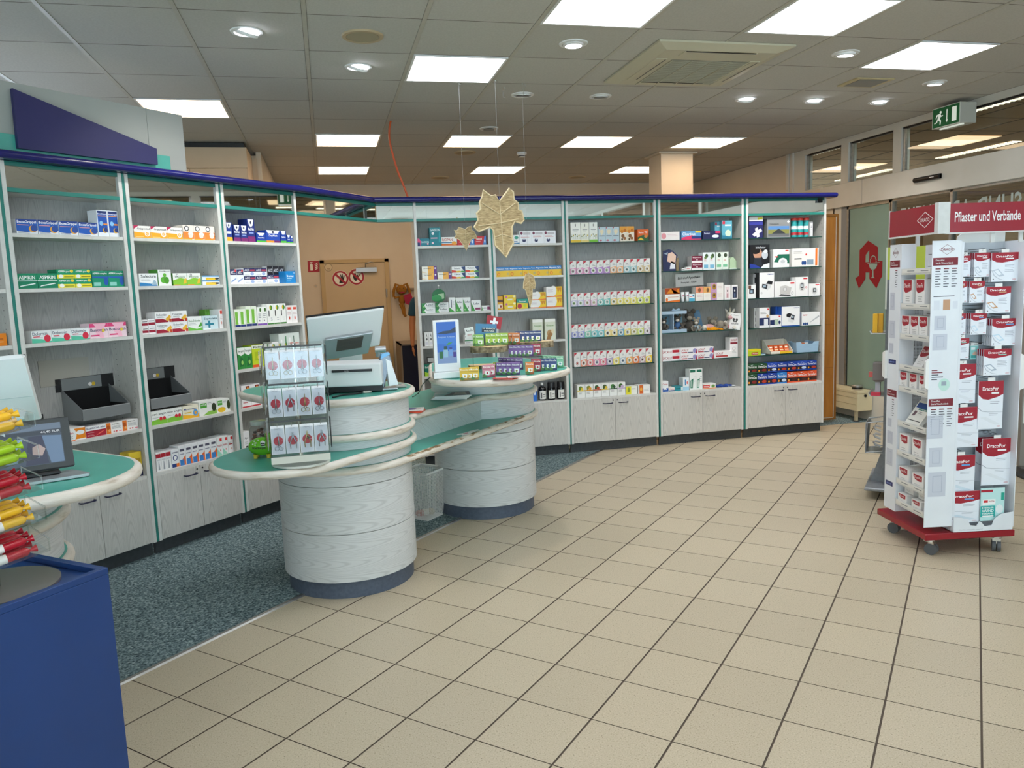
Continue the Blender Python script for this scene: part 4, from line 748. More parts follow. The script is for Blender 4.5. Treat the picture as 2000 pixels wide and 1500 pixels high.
B+=[('f7',('yellow and white nursing tea box','#efefe6',[R_(0,0,.46,1,'#e6dc3a'),E_(.24,.55,.1,.3,'#8a9a2a'),*LN_(.55,.9,(.6,.7),'#888')],'tea_box')),
('f8',('white tea box with orange spice stripe','#f0efea',[R_(.1,0,.42,1,'#d8692a'),E_(.25,.5,.1,.2,'#f0b04a'),*LN_(.5,.9,(.3,.4,.5),'#999')],'tea_box')),
('k1',('flat white box with pink flower','#eee6e4',[E_(.15,.5,.13,.36,'#e59aa2'),*LN_(.35,.9,(.5,.66),'#b89')])),
('k2',('flat blue and white pregnancy test box','#5f9ccc',[P_([(0,0),(1,0),(1,.3),(.5,.5),(0,.25)],'#e03a6a'),R_(.5,.1,1,.4,'#1f3a7c'),T_('Clearblue',.05,.7,.5,.85,'#ffffff'),R_(.7,.8,1,1,'#e6c43a')])),
('k3',('flat navy test box','#1f2550',[E_(.72,.35,.2,.18,'#dfe6f2'),R_(.72,.7,1,.95,'#d83a6a'),T_('Femtest',.08,.4,.6,.82,'#d8e0f4')])),
('k4',('cyan air freshener style box','#5fa8bc',[E_(.6,.3,.28,.2,'#cfe6c8'),R_(.3,.7,.9,.78,'#eaf4f6'),R_(.05,.8,.3,.96,'#c2384a'),P_([(0,0),(1,0),(1,.1),(0,.2)],'#2f7a94')])),
('k5',('small wine red ointment box','#f0e9ea',[R_(0,.35,1,1,'#7a1f3c'),T_('Bepanthol',.1,.9,.66,.86,'#f4e4e8'),E_(.5,.48,.06,.1,'#fff')])),
('k6',('white and blue floral cream box','#e6eef0',[E_(.6,.8,.26,.12,'#3f5a34'),E_(.4,.7,.2,.08,'#6a8a4a'),R_(.15,.1,.85,.3,'#7cb8d8'),*LN_(.2,.6,(.5,.56),'#c66')])),
('k7',('white and green floral cream box','#e6f0e6',[E_(.5,.82,.28,.12,'#3a4a34'),R_(.1,.14,.8,.3,'#7cc29a'),*LN_(.2,.6,(.5,.56),'#c66')])),
('k8',('orange topped white ointment box','#f0eee8',[R_(0,.56,1,1,'#a8481a'),P_([(.1,.62),(.4,.98),(.6,.6),(.9,.96),(1,.6)],'#e6902a'),P_([(0,0),(1,0),(1,.16),(0,.06)],'#e8792a'),R_(.2,.34,.9,.38,'#c98'),E_(.12,.18,.08,.12,'#e8792a')])),
('k9',('small white and sky blue box','#e6eef2',[R_(0,0,1,.4,'#58b4d4'),R_(.1,.6,.6,.7,'#d8464a'),E_(.75,.75,.15,.15,'#2f7fb0')])),
('l1',('white baby care box with peach picture','#f0e9e2',[R_(0,.56,1,1,'#ee9a7a'),E_(.5,.76,.2,.16,'#8a5a3a'),*LN_(.2,.9,(.3,.4),'#c9a')])),
('l2',('white baby care box with amber picture','#f0ece2',[R_(0,.56,1,1,'#eeb26a'),E_(.6,.76,.18,.16,'#7a5a3a'),*LN_(.2,.9,(.3,.4),'#cb9')])),
('l3',('white baby care box with lilac picture','#f0ece8',[R_(0,0,.46,1,'#c89ac0'),E_(.25,.55,.16,.34,'#b08a3a'),E_(.25,.6,.08,.14,'#5a3a4a'),*LN_(.52,.9,(.4,.55,.7),'#caa')])),
('l4',('slim white polish box with rose window','#f0eeee',[R_(.15,.1,.85,.88,'#e8d8da'),R_(.38,.14,.62,.42,'#c08a92'),E_(.5,.6,.1,.07,'#222')])),
('l5',('slim white polish box with navy window','#f0eeee',[R_(.15,.1,.85,.88,'#2a3048'),R_(.38,.14,.62,.42,'#5a6a8a'),E_(.5,.6,.1,.07,'#fff')])),
('m1',('white and red toothpaste box','#f2eff0',[T_('LACALUT',.04,.55,.3,.7,'#a82034'),R_(.56,.35,.95,.8,'#b81f34'),P_([(.7,.05),(1,.3),(1,.0)],'#cfd4e2'),R_(0,0,.02,1,'#a82034')])),
('m2',('white and violet toothpaste box','#f2f0f2',[T_('LACALUT',.04,.48,.45,.8,'#a82034'),R_(.05,.15,.4,.32,'#b83a48'),R_(.42,.15,.75,.3,'#444a6a'),E_(.86,.5,.12,.38,'#9a96c8'),P_([(.9,.0),(1,.0),(1,.9)],'#c4283a')])),
('m3',('single flat white toothpaste box','#f4f0f0',[T_('LACALUT',.08,.5,.5,.82,'#a82034'),R_(.08,.15,.75,.38,'#b83a3a')])),
('m4',('tall white mouthwash box with red band','#f2efee',[R_(.06,.66,.95,.76,'#8a2434'),T_('LACALUT',.1,.9,.8,.92,'#a82034'),*RG(.5,.42,.2,.1,'#c9bcbc','#f2efee'),*LN_(.2,.8,(.2,.26),'#bbb')])),
('n1',('white and blue denture box','#eef0f2',[R_(0,0,1,.34,'#2458a8'),P_([(.2,.2),(.5,.5),(.8,.2)],'#f4f6f8'),T_('Corega',.1,.9,.62,.8,'#c42434')])),
('n2',('small white box with red letters','#f0eeea',[R_(0,.0,1,.3,'#2a4a7c'),T_('Kukis',.1,.9,.45,.8,'#c8352a')])),
('n3',('flat teal dental box','#2a8f9c',[R_(.1,.4,.7,.6,'#1a5f6a'),R_(.75,.1,1,.9,'#dfeef0')])),
('n4',('white and ice blue gel box','#eaf0f4',[R_(0,0,1,.3,'#a8d4ea'),R_(.3,.4,.5,.85,'#4a90c8'),E_(.7,.6,.1,.12,'#e06a6a')])),
('n5',('tall white mouthwash box with green stripe','#eff3f1',[R_(.1,.84,.9,.97,'#1f6f58'),P_([(.12,.08),(.5,.08),(.6,.55),(.12,.45)],'#1a7a5c'),R_(.25,.12,.4,.45,'#e9f4ef'),*LN_(.65,.9,(.4,.5,.6),'#9ab')])),
('n6',('flat white and red toothpaste box','#f0efec',[P_([(0,.2),(.5,.2),(.56,.8),(0,.8)],'#d83a3a'),T_('elmex',.06,.46,.36,.66,'#ffffff'),E_(.8,.5,.14,.3,'#6a9a4a'),R_(0,0,1,.14,'#e08a2a')])),
('o1',('navy first aid book with white cross','#25275c',[R_(0,.74,1,.9,'#f0f0ee'),R_(0,.9,1,1,'#9a9a9a'),P_([(.62,.78),(.98,.82),(.98,.9),(.62,.88)],'#e6dc3a'),P_([(.22,.16),(.4,.06),(.96,.3),(.84,.42)],'#f4f4f4'),P_([(.42,.42),(.62,.46),(.78,.06),(.56,.02)],'#f4f4f4'),R_(0,.56,1,.7,'#3a3f9a')],'first_aid_book','book')),
('o2',('grey car first aid case with road picture','#8b8d8e',[R_(.05,.2,.95,.6,'#5a8ac4'),P_([(.05,.2),(.95,.2),(.95,.42),(.05,.42)],'#8a8a4a'),P_([(.2,.2),(.8,.2),(.52,.46),(.48,.46)],'#3a3d40'),R_(.05,.06,.95,.2,'#6a6d70'),R_(.86,.8,.96,.84,'#fff'),R_(.895,.74,.925,.9,'#fff'),T_('Verbandtasche',.1,.5,.68,.76,'#4a4d50')],'first_aid_case','case')),
('o4',('tall grey box beside the cans','#9a9c9e',[R_(.3,.05,1,.9,'#d8d9da'),*LN_(.4,.9,(.5,.6,.7),'#556')])),
('o5',('dark inhaler box with a profile photo','#15161c',[E_(.4,.62,.22,.24,'#c9967a'),P_([(.15,.1),(.65,.1),(.55,.44),(.25,.44)],'#2a2f3a'),E_(.3,.76,.24,.16,'#1a1412'),E_(.76,.56,.16,.18,'#c4ccd4'),E_(.8,.7,.1,.08,'#e0e6ea'),P_([(0,0),(.6,0),(.3,.14),(0,.2)],'#2a3f9c'),P_([(.55,0),(1,0),(1,.2),(.7,.14)],'#e9eef2'),T_('inhalator',.3,.8,.84,.93,'#cfd4da')],'appliance_box')),
('o6',('white and green nebuliser box','#eff0f0',[P_([(.05,.3),(1,.2),(1,.72),(.3,.72)],'#1f6a54'),E_(.6,.3,.28,.22,'#e9eaec'),R_(.08,.56,.3,.62,'#d83a3a'),R_(.75,.88,.95,.95,'#d83a3a'),E_(.6,.32,.14,.1,'#c4c8cc')],'appliance_box')),
('o7',('wide white box with orange stripe','#eceae6',[R_(.87,.04,.95,.98,'#ea7a2a'),R_(.55,.1,.8,.38,'#8fa2b4'),E_(.4,.2,.05,.12,'#2a4f8c'),E_(.48,.2,.05,.12,'#2a4f8c'),R_(.08,.4,.35,.46,'#333'),*LN_(.05,.4,(.72,.8),'#aaa'),E_(.52,.66,.03,.05,'#d83a3a')],'appliance_box')),
('q1',('small white wrist monitor box','#eef0f0',[R_(.15,.35,.75,.7,'#2f343c'),R_(.3,.42,.6,.62,'#9ab4c8'),R_(.05,.7,.4,.95,'#6a4a3a')],'appliance_box')),
('q2',('tall white blood pressure monitor box','#f0f0f0',[P_([(.15,.4),(.55,.3),(.8,.42),(.75,.58),(.3,.56)],'#dadcde'),P_([(.16,.42),(.5,.34),(.56,.52),(.2,.56)],'#2a3038'),R_(.26,.42,.44,.5,'#a8bccc'),P_([(.45,.56),(.85,.52),(.9,.64),(.6,.68)],'#1c1e22'),T_('OMRON',.55,.94,.9,.95,'#2a4fa0'),*RG(.14,.2,.06,.04,'#aaa','#f0f0f0')],'appliance_box','box','#202225')),
('q3',('wide white nebuliser box','#efefef',[P_([(.25,.2),(.75,.16),(.82,.6),(.5,.76),(.26,.68)],'#c9c8c6'),*RG(.5,.5,.1,.14,'#b0b0b0','#dcdcdc'),P_([(.2,.1),(.75,.06),(.8,.12),(.3,.2)],'#3a3c40'),R_(.76,.84,.96,.93,'#d8323a'),*RG(.86,.24,.06,.1,'#bbb','#eee')],'appliance_box')),
('q4',('white arm monitor box','#f0f0f0',[E_(.52,.5,.24,.24,'#d8d8d8'),R_(.4,.42,.64,.66,'#2f3338'),R_(.44,.48,.6,.62,'#c4ccd0'),E_(.52,.36,.05,.03,'#222'),R_(.62,.88,.94,.95,'#d8323a'),*RG(.86,.46,.08,.05,'#d8323a','#f0f0f0')],'appliance_box')),
('q5',('small white pulse monitor box','#f0f0f0',[E_(.52,.42,.26,.3,'#d8d8d8'),R_(.38,.3,.66,.62,'#34383c'),R_(.44,.36,.6,.56,'#bcc4c8'),R_(.6,.86,.94,.94,'#d8323a')],'appliance_box')),
('q6',('white and navy thermometer box','#f0f0f2',[R_(0,.12,1,.5,'#1f2f5c'),R_(.45,.1,.85,.44,'#e4e8ee'),E_(.8,.58,.12,.08,'#c9a06a'),R_(.78,.88,.94,.96,'#d8323a'),*LN_(.1,.7,(.7,.78),'#888')],'appliance_box')),
('q7',('small white and navy thermometer box','#f0f0f2',[R_(0,.2,.6,.62,'#1f2f5c'),R_(.4,.2,.75,.66,'#b8ccb8'),E_(.85,.4,.1,.16,'#1f2f5c'),R_(.76,.84,.92,.95,'#d8323a')],'appliance_box')),
('q8',('square white blood pressure monitor box','#f0f1f2',[P_([(.35,.25),(.6,.18),(.74,.32),(.6,.5),(.38,.46)],'#dfe1e3'),P_([(.26,.5),(.46,.44),(.56,.62),(.4,.68),(.26,.62)],'#1c1e22'),P_([(.5,.36),(.68,.32),(.72,.56),(.56,.6)],'#2a3038'),R_(.56,.42,.66,.52,'#aebecb'),T_('OMRON',.66,.95,.9,.95,'#2a4fa0'),R_(0,0,1,.06,'#2456a8')],'appliance_box','box','#2456a8')),
('q9',('flat white box with silver device','#f0f0f0',[P_([(.45,.2),(.5,.3),(.95,.75),(.98,.62)],'#b9bcc0'),T_('beurer',.06,.3,.74,.88,'#c02a3a'),E_(.1,.14,.05,.1,'#2a4f8c'),E_(.2,.14,.05,.1,'#2a4f8c'),E_(.3,.14,.05,.1,'#2a4f8c')],'appliance_box')),
('qb',('blue box behind the monitor box','#1f52a8',[R_(.2,.5,.6,.6,'#8fb4e6'),R_(.2,.3,.5,.36,'#8fb4e6')],'appliance_box')),
('qd',('grey and black appliance box end','#b9babb',[R_(.2,.62,.9,.86,'#1c1d20'),R_(.2,.3,.9,.52,'#2a2b2e'),R_(.2,.06,.9,.2,'#1c1d20')],'appliance_box')),
('r1',('lime box with red label','#bccf2e',[R_(.3,.15,.8,.55,'#b8262e'),T_('Autan',.36,.76,.25,.46,'#f4f0e0'),R_(0,.8,1,1,'#e6d22a')])),
]
for k,c,c2,n in [('h1','#24502e','#8a2a22','green'),('h2','#1d3f9c','#b83a2a','navy blue'),('h3','#2a4fb4','#c9d4ea','blue and white'),('h4','#2f7fcc','#cfd8ea','light blue'),('h5','#e0562e','#4a2a22','orange red')]:
    B.append((k,(n+' heat wrap box',c,[R_(0,.0,1,.14,c),R_(0,.12,1,.46,'#241c20'),E_(.7,.28,.24,.14,c2),E_(.16,.24,.08,.1,'#e89a2a'),T_('ThermaCare',.05,.95,.56,.8,'#f4f4f4'),P_([(.3,.9),(.45,.84),(.6,.92)],'#e6eaf4')],'heat_wrap_box')))
for key,a in B: design(key,*a)
SHN=['top shelf','second shelf','third shelf','fourth shelf','fifth shelf','cabinet top']
UNM=dict(u0='left edge cabinet',u1='left chute cabinet',u2='right chute cabinet',u3='cabinet left of doorway',u4='cabinet right of doorway',u5='cabinet behind leaf',u6='tea cabinet',u7='plush animal cabinet',u8='right end cabinet')
def run_t(u,px,z,off):      # where the pixel column px meets the line (off behind the front, height z) of the run
    run=UN[u][0]
    b,d=(LP(0,off,z),LD) if run=='L' else (Vector((0,6.64+off,z)),Vector((1,0,0)))
    s=(px-1000)/CAM_F; q=b-O
    f=lambda v: v.dot(_rt)-s*v.dot(_fw)
    # the column leans with the camera roll: follow it at the height of the point
    for _ in range(6):
        t=-f(q)/f(d); p=q+d*t; yy=750-CAM_F*p.dot(_up)/p.dot(_fw); 
        break
    return t,b+d*t
def top_z(u,px,py,off):
    if UN[u][0]=='L': return on_plane(px,py,LP(0,off),LN).z
    return on_plane(px,py,(0,6.64+off,0),(0,1,0)).z
GOODS=[
('u1',0,[('bg',33,75,427.5),('bg',75.6,115.5,429.5),('bg',116.4,154,431.5),('bg',154.5,192,434),('bgt',193,234,410.5,2)]),
('u1',1,[('as',34.5,114,534,2),('ae',114,180.5,526,2,2),('ac',181.5,250,529,2)]),
('u1',2,[('do',63,176,645.5,3),('bu',176.5,248.5,631.5,2)]),
('u1',4,[('or',99,123.6,848),('sy',126,168.4,838,1,1,.02,.17),('ib',168.8,208.5,833),('ma',208.8,271.5,825,2)]),
('u1',5,[('yl',256,280,884)]),
('u0',2,[('or',-20,15,652)]),
('u2',0,[('gr',262.5,358,441,3),('gh',358.7,420.6,440,3)]),
('u2',1,[('so',273,309,534),('lu',310.5,336,526.5),('bn',339,393,533.5,2),('fb',396,430,538,1,2)]),
('u2',2,[('dr',279,291,625,1,2),('dr',291.5,305,623,1,2),('db',306,368,609,2,2),('dl',368.5,396,618.5),('se',397,427,617),('gt',403,429,604,4,1,.12,.06),('wr',430,443.5,604)]),
('u2',4,[('na',297,357,802.5,2),('mu',358,389,793),('ge',390,424,784.5),('gy',424.5,457.5,779.5)]),
('u2',5,[('rn',307,336,883,3),('nv',337,351,878),('no',351.5,425,868,6),('ni',425.5,447,853,2),('nw',447.5,460.5,850)]),
('u3',0,[('wy',443,455,434),('wk',457.5,471,438.5),('wk',471.6,484.5,440),('wk',485,499.5,427.5),('wg',501.6,520,454.5),('wd',520.5,548,449.5),('wg',549,560,451),('wg',561,568,459),('wg',568.5,577,461)]),
('u3',1,[('ah',451,477,526,2),('aw',477.6,522.6,524,2,2),('aw',523,546,536.5),('ad',523.5,557,520,3,1,.10,.05),('br',559,579.5,529.5)]),
('u3',2,[('p1',460,481.5,604,2),('p1',482,503,598,2),('p2',504,522.6,599.5,2),('p3',523.5,560,593.5,3),('p4',561,582,596.5,2)]),
('u3',3,[('gn',466,494,679,2),('gl',494.5,519,674),('dr',534,547,668),('cl',548,588,651)]),
('u3',4,[('mp',474,510,752.5,2)]),
('u3',5,[('wc',477,489,843)]),
('u4',0,[('gv',815,839.5,466),('gw',840,861.5,444.5),('ri',862.5,893,463),('tp',893.5,927,462.5),('tp',927.5,950,461)]),
('u4',1,[('si',825,854,520.5,1,2),('si',855,882,532),('ta',883,936,520.5,2,2)]),
('u4',2,[('lx',824,877,592,2,2),('ls',878,890,581),('lt',890.5,920,581.5,2),('lw',921,939.5,586.5),('lf',941,958.5,597)]),
('u4',3,[('w3',830,855,649,3),('w4',908,924,654)]),
('u4',4,[('bk',830,858,712,2)]),
('u5',0,[('wp',974,994,460),('wt',995,1015,459),('wm',1015.3,1086,451,3)]),
('u5',1,[('mg',968.7,1097,521,5)]),
('u5',2,[('yb',972,983,579),('ys',985,1008.5,576.5,1,2),('gp',1009.5,1031.5,584),('wo',1036.7,1067,571,1,2),('wo',1068,1099,560,1,2)]),
('u5',3,[('hw',1041,1061,624),('hw',1065,1086,623)]),
('u5',5,[('bb',1041,1049,753)]),
('u6',0,[('t1',1115,1134.5,434.5),('t2',1135,1150.7,434.5),('t3',1151.2,1167.5,434),('t4',1169,1210,443.5,3),('t5',1211,1239,442.3,2),('t6',1245.5,1267,448)]),
('u6',1,'a1 a1 a1 a2 a2 a2 a3 a3 a4 a4 a5 a5',1113,1270.5,510,504.5),
('u6',2,'b1 b1 b2 b2 b3 b3 b4 b5 b5 b5 b6 b6',1115,1270,573.5,566),
('u6',3,'c1 c1 c2 c3 c3 c4 c4 c5 c6 c7 c8 c9',1116.5,1271,634.5,626.3),
('u6',4,'d1 d2 d3 d4 d5 d6 d7 d8 d9 e1 e2 e3',1121.5,1274,688.5,679.5),
('u6',5,'f1 f2 f3 f4 f5 f6',1128,1222,752,746.5),
('u6',5,[('f7',1223,1245,754.5),('f8',1246.5,1270,752)]),
('u7',0,[('k1',1291,1327.5,453),('k2',1331,1370,451.5),('k3',1372.5,1407,451),('k4',1396,1410,433,1,1,.08),('k4',1410,1430,430.7)]),
('u7',1,[('k5',1351,1372,500,1,2),('k6',1373,1397,493,2),('k7',1399,1423,492.5,2)]),
('u7',2,[('k8',1299,1328,563),('k9',1346,1357,574),('l1',1359,1373.5,560),('l2',1374,1388,560),('l3',1389,1413,552.5,1,2),('l4',1415,1427,556.7),('l5',1429,1441,556.5)]),
('u7',4,[('m1',1293.5,1329,682,1,2),('m2',1329.3,1394,679.5,2,2),('m3',1395,1430,686),('m4',1425.5,1444,659,1,1,.06)]),
('u7',5,[('n1',1292.8,1305.6,745),('n2',1306.5,1318,757),('n3',1318.5,1334,755),('n4',1334,1346,738),('n5',1347,1372,721,2),('n6',1373,1398,750)]),
('u8',0,[('o1',1463,1490,420),('o2',1498,1543.5,427),('o4',1580.5,1587.5,433)]),
('u8',1,[('o5',1464,1503,478),('o6',1510,1541.5,487),('o7',1547,1599,485)]),
('u8',2,[('q1',1461,1476,556.5),('qd',1471,1483,535,1,1,.1),('q2',1483,1512,532.4),('q3',1513,1553,550),('q4',1553.5,1578,541),('q5',1579.5,1601,554)]),
('u8',3,[('qd',1473,1483,602,1,1,.1),('q6',1483,1503,601.5),('q7',1504,1526,616),('qb',1515,1526,599,1,1,.11),('q8',1526.5,1562,599),('q9',1566,1601,610)]),
('u8',4,[('r1',1460,1486,683)]),
('u8',5,'h1 h2 h2 h4 h5 h5 h5',1460,1595.5,731,724),
]
UP8='h1 h1 h3 h2 h2 h3 h2'
rows={}   # (unit,shelf,desc) -> list of objects in left-to-right order
def put(u,s,key,xl,xr,yt,n=1,stack=1,fo=.03,dep=None,zb=None,lvl=None):
    D=DES[key]; z=ZC if s==5 else ZS[s]
    if zb: z=zb
    run,x0,x1,_=UN[u]
    if run=='R' and s<5 and u in('u6','u7','u8'): fo=max(fo,.035)
    a,_p=run_t(u,xl,z,fo); b,_p=run_t(u,xr,z,fo); a=max(a,x0+.004); b=min(b,x1-.004)
    if u=='u0': a=max(a,x0+.3)
    ht=top_z(u,(xl*.8+xr*.2),yt,fo)-z; w=(b-a)/n; hh=ht/stack; out=[]
    d=dep or D['deep']; d=min(d,DEP-fo-.005)
    for i in range(n):
        for k in range(stack):
            t=a+w*i+.0006; zz=z+k*hh+.0004
            loc=LP(t,fo,zz) if run=='L' else Vector((t,6.64+fo,zz))
            o=bpy.data.objects.new(D['name'],box_mesh(key)); C.objects.link(o)
            o.location=loc; o.rotation_euler=(0,0,ANG if run=='L' else 0); o.scale=(w-.0016,d,hh-.0008)
            o['category']=D['cat']; lv=lvl or (('lower','upper')[k] if stack==2 else '')
            rows.setdefault((u,s,D['desc']),[]).append((t,lv,o)); out.append(o)
    return z+ht
for row in GOODS:
    if isinstance(row[2],str):
        u,s,ks,xa,xb,ya,yb=row; ks=ks.split(); n=len(ks)
        for i,k in enumerate(ks):
            l='lower' if u=='u8' else None
            put(u,s,k,xa+(xb-xa)*i/n,xa+(xb-xa)*(i+1)/n-.4,ya+(yb-ya)*i/(n-1),lvl=l)
        if u=='u8':
            for i,k in enumerate(UP8.split()): put(u,s,k,1460+135.5*i/7,1460+135.5*(i+1)/7-.4,711.5-(7)*i/6,zb=ZC+.1165,lvl='upper')
    else:
        for e in row[2]: put(row[0],row[1],*e)
def nth(i,n): return 'leftmost' if i==0 else 'rightmost' if i==n-1 else ORD[i]+' from left'
for (u,s,desc),L in rows.items():
    L.sort(key=lambda q:(q[1],q[0])); by={}
    for t,lv,o in L: by.setdefault(lv,[]).append(o)
    for lv,os_ in by.items():
        for i,o in enumerate(os_):
            bits=[]
            if lv: bits.append(lv)
            bits.append(desc)
            lab=' '.join(bits)
            if len(os_)>1: lab+=', '+nth(i,len(os_))
            o['label']=lab+', '+SHN[s]+', '+UNM[u]
            if len(L)>1: o['group']='goods on the '+SHN[s]+' of the '+UNM[u]
bad=[o['label'] for o in bpy.data.objects if 'label' in o and len(o['label'].split())>16]
if bad: print('LONG',bad)
def on_y(px,py,y): return on_plane(px,py,(0,y,0),(0,1,0))
def facing(p,turn=0): return math.atan2(p[1],p[0])-math.pi/2+math.radians(turn)
def card(name,label,cat,p,w,h,art,base='#f0f0ee',turn=0,tilt=0,t=.0015,parent=None,group=None,roll=0):
    # thin printed board, p = middle of its lower edge
    g=G().box(-w/2,0,0,w/2,t,h,M(base,.45)); paint(g,art,(-w/2,0,0),w=w,h=h,eps=.0003)
    return g.obj(name,parent,p,(math.radians(tilt),math.radians(roll),facing(p,turn)),label,cat,group)
# ---- ejection chutes
def chute(label,x0,u):
    t=thing('ejection_chute',label,'chute',LP(x0,DEP,0),ANG); gm=M('#85888a',.35,.2); w=.285; k=M('#060607',.9)
    prof=[(0,.882),(-.18,.889),(-.19,.951),(0,1.06)]       # side outline (y from the back panel, z)
    for xa in (0,w-.003): G().ext([(y,z) for y,z in prof],(xa,0,0),(0,1,0),(0,0,1),(1,0,0),.003,gm).obj('side_wall',t)
    G().box(0,-.192,.888,w,-.186,.952,gm,.003).obj('front_lip',t)
    G().ext([(0,.883),(-.186,.889),(-.186,.893),(0,.887)],(.003,0,0),(0,1,0),(0,0,1),(1,0,0),w-.006,k).obj('tray_floor',t)
    G().box(.0031,-.184,.89,.0041,-.002,.95,k).box(w-.0041,-.184,.89,w-.0031,-.002,.95,k).box(.003,-.1855,.89,w-.003,-.1845,.949,k).box(.003,-.003,.887,w-.003,-.0022,1.05,k).obj('black_liner',t)
    G().box(-.03,-.004,1.045,w+.03,-.0012,1.12,M('#1b1c1e',.8)).obj('hatch_opening',t)
    G().box(-.0,-.012,1.05,w*.82,-.0045,1.118,gm).obj('hatch_flap',t)
    if u: 
        G().box(-.11,-.004,1.085,.175,-.0013,1.232,M('#a9a59b',.5),.001).obj('cover_plate',t)
    for x,c in ((.2,'#e9e4e4'),(.225,'#d8b02a')): G().cyl(0,0,0,.001,.011,M(c,.5),16).obj('warning_dot',t,(x*.82,-.0125,1.072),(math.pi/2,0,0))
chute('open grey ejection chute with black tray in the left chute cabinet',-.702,1)
chute('open grey ejection chute with black tray in the right chute cabinet',-.284,0)
# ---- shelf specials on the glass shelves
def RP(px,z,off=.04,u='u8'):
    z+=.0006; t,p=run_t(u,px,z,off); return Vector((t,6.64+off,z))
for i,px in enumerate((1550,1562,1574)):
    t=thing('wipes_can','teal wipes can with red lid, '+('leftmost','middle','rightmost')[i]+' of three, top shelf, right end cabinet','can',RP(px,ZS[0],.08),0,'wipes cans on the top glass shelf')
    g=G().cyl(0,0,0,.158,.0285,M('#2a9a9c',.4)); g.lathe([(.0287,.075),(.0287,.105)],M('#e6eef0',.4)); g.lathe([(.0287,.02),(.0287,.045)],M('#b8343c',.4)); g.obj('body',t,smooth=True)
    G().lathe([(.0288,.158),(.0292,.16),(.0292,.178),(.026,.182),(.001,.182)],M('#e0453a',.35)).obj('lid',t,smooth=True)
p=RP(1527,ZS[4],.04); t=thing('lozenge_display','open counter display tray with orange packs, fifth shelf, right end cabinet','display',p)
g=G(); w=.245; ow=M('#e9e4d6',.5)
g.box(-w/2,0,0,w/2,.16,.004,ow).box(-w/2,0,0,w/2,.003,.03,ow); g.ext([(0,0),(.16,0),(.16,.13),(.13,.13),(0,.03)],(-w/2,0,0),(0,1,0),(0,0,1),(1,0,0),.003,ow); g.ext([(0,0),(.16,0),(.16,.13),(.13,.13),(0,.03)],(w/2-.003,0,0),(0,1,0),(0,0,1),(1,0,0),.003,ow); g.box(-w/2,.157,0,w/2,.16,.135,ow); g.obj('tray',t)
G().box(-.02,-.001,.004,w/2-.01,.0,.028,M('#f0c02a',.5)).obj('yellow_front',t)
for i in range(4):
    o=G().box(-.024,0,0,.024,.018,.085,M('#d85a22',.45)).box(-.02,-.0005,.03,.02,0,.04,M('#f0d8b0',.5)).box(-.014,-.0005,.055,.014,0,.07,M('#f3e9d8',.5)).obj('lozenge_pack',None,p+Vector((-.085+.056*i,.035,.006)),(math.radians(-22),0,0),'orange lozenge pack, '+('leftmost','second from left','third from left','rightmost')[i]+', in the display tray, right end cabinet','pack','orange packs in the display tray')
p=RP(1577,ZS[4],.04); LBm=M('#a9c8e0',.35); t=thing('plastic_basket','pale blue plastic basket, fifth shelf, right end cabinet','basket',p)
w=.235
for y in (0,.15):
    g=G().ext([(-w/2,0),(w/2,0),(w/2+.008,.105),(w/2-.04,.105),(w/2-.06,.085),(-w/2+.06,.085),(-w/2+.04,.105),(-w/2-.008,.105)],(0,y,0),(1,0,0),(0,0,1),(0,1,0),.003,LBm); g.obj('long_side',t)
    for z in (.02,.035,.05,.065,.08): G().box(-w/2,y-.002,z,w/2,y+.005,z+.004,LBm).obj('rib',t)
for x in (-w/2,w/2-.003): G().box(x,0,0,x+.003,.15,.1,LBm).obj('short_side',t)
G().box(-w/2,0,0,w/2,.15,.003,LBm).obj('base',t)
for i,(c,d) in enumerate((('#e6dcb0','cream'),('#e8845a','coral'),('#eef0ee','white'))): G().box(-.03,0,0,.03,.008,.09,M(c,.5)).box(-.022,-.0004,.05,.022,0,.06,M('#8a9a6a',.5)).obj('small_sachet',None,p+Vector((-.06+.05*i,.03+.02*i,.006)),(math.radians(-18),0,0),d+' sachet standing inside the pale blue basket, right end cabinet','sachet')
for i in range(3): G().box(-.03,0,0,.03,.045,.002,M(('#dfe8ee','#c8d8c0','#8ab0d0')[i],.5)).box(-.02,.01,.002,.02,.03,.0023,M('#5a8ac0',.5)).obj('leaflet',None,RP(1490,ZS[4]+.0005+.0024*i,.05+.01*i),.2-.2*i,('lowest','middle','top')[i]+' small leaflet lying right of the lime box, right end cabinet','leaflet','leaflets beside the lime box')
# plush cabinet, second shelf
p=RP(1309,ZS[1],.05,'u7'); t=thing('cut_out_display','navy cut-out display card with a cream figure, second shelf, plush animal cabinet','display',p)
g=G().ext([(-.07,0),(.055,0),(.055,.07),(.075,.14),(.03,.185),(-.01,.2),(-.07,.185)],(0,0,0),(1,0,0),(0,0,1),(0,1,0),.004,M('#2a3058',.5))
for q,c in (([(-.03,.09),(.05,.06),(.06,.14),(.02,.175),(-.02,.16)],'#e6c4b0'),([(-.005,.02),(.05,.02),(.045,.08),(.01,.09)],'#e8eaf0'),([(-.06,.16),(-.02,.175),(-.03,.15)],'#9ab')): g.ext(q,(0,-.001,0),(1,0,0),(0,0,1),(0,1,0),.001,M(c,.5))
g.obj('figure_card',t); G().box(.06,0,0,.085,.03,.12,M('#8d7a5a',.6)).obj('easel',t)
t=thing('cream_tube','slim navy tube beside the cut-out display, second shelf, plush animal cabinet','tube',RP(1325,ZS[1],.06,'u7')); G().cyl(0,0,.0,.02,.009,M('#3a3f55',.4)).obj('cap',t); G().lathe([(.009,.02),(.009,.07),(.003,.098)],M('#232b55',.4)).obj('body',t,smooth=True)
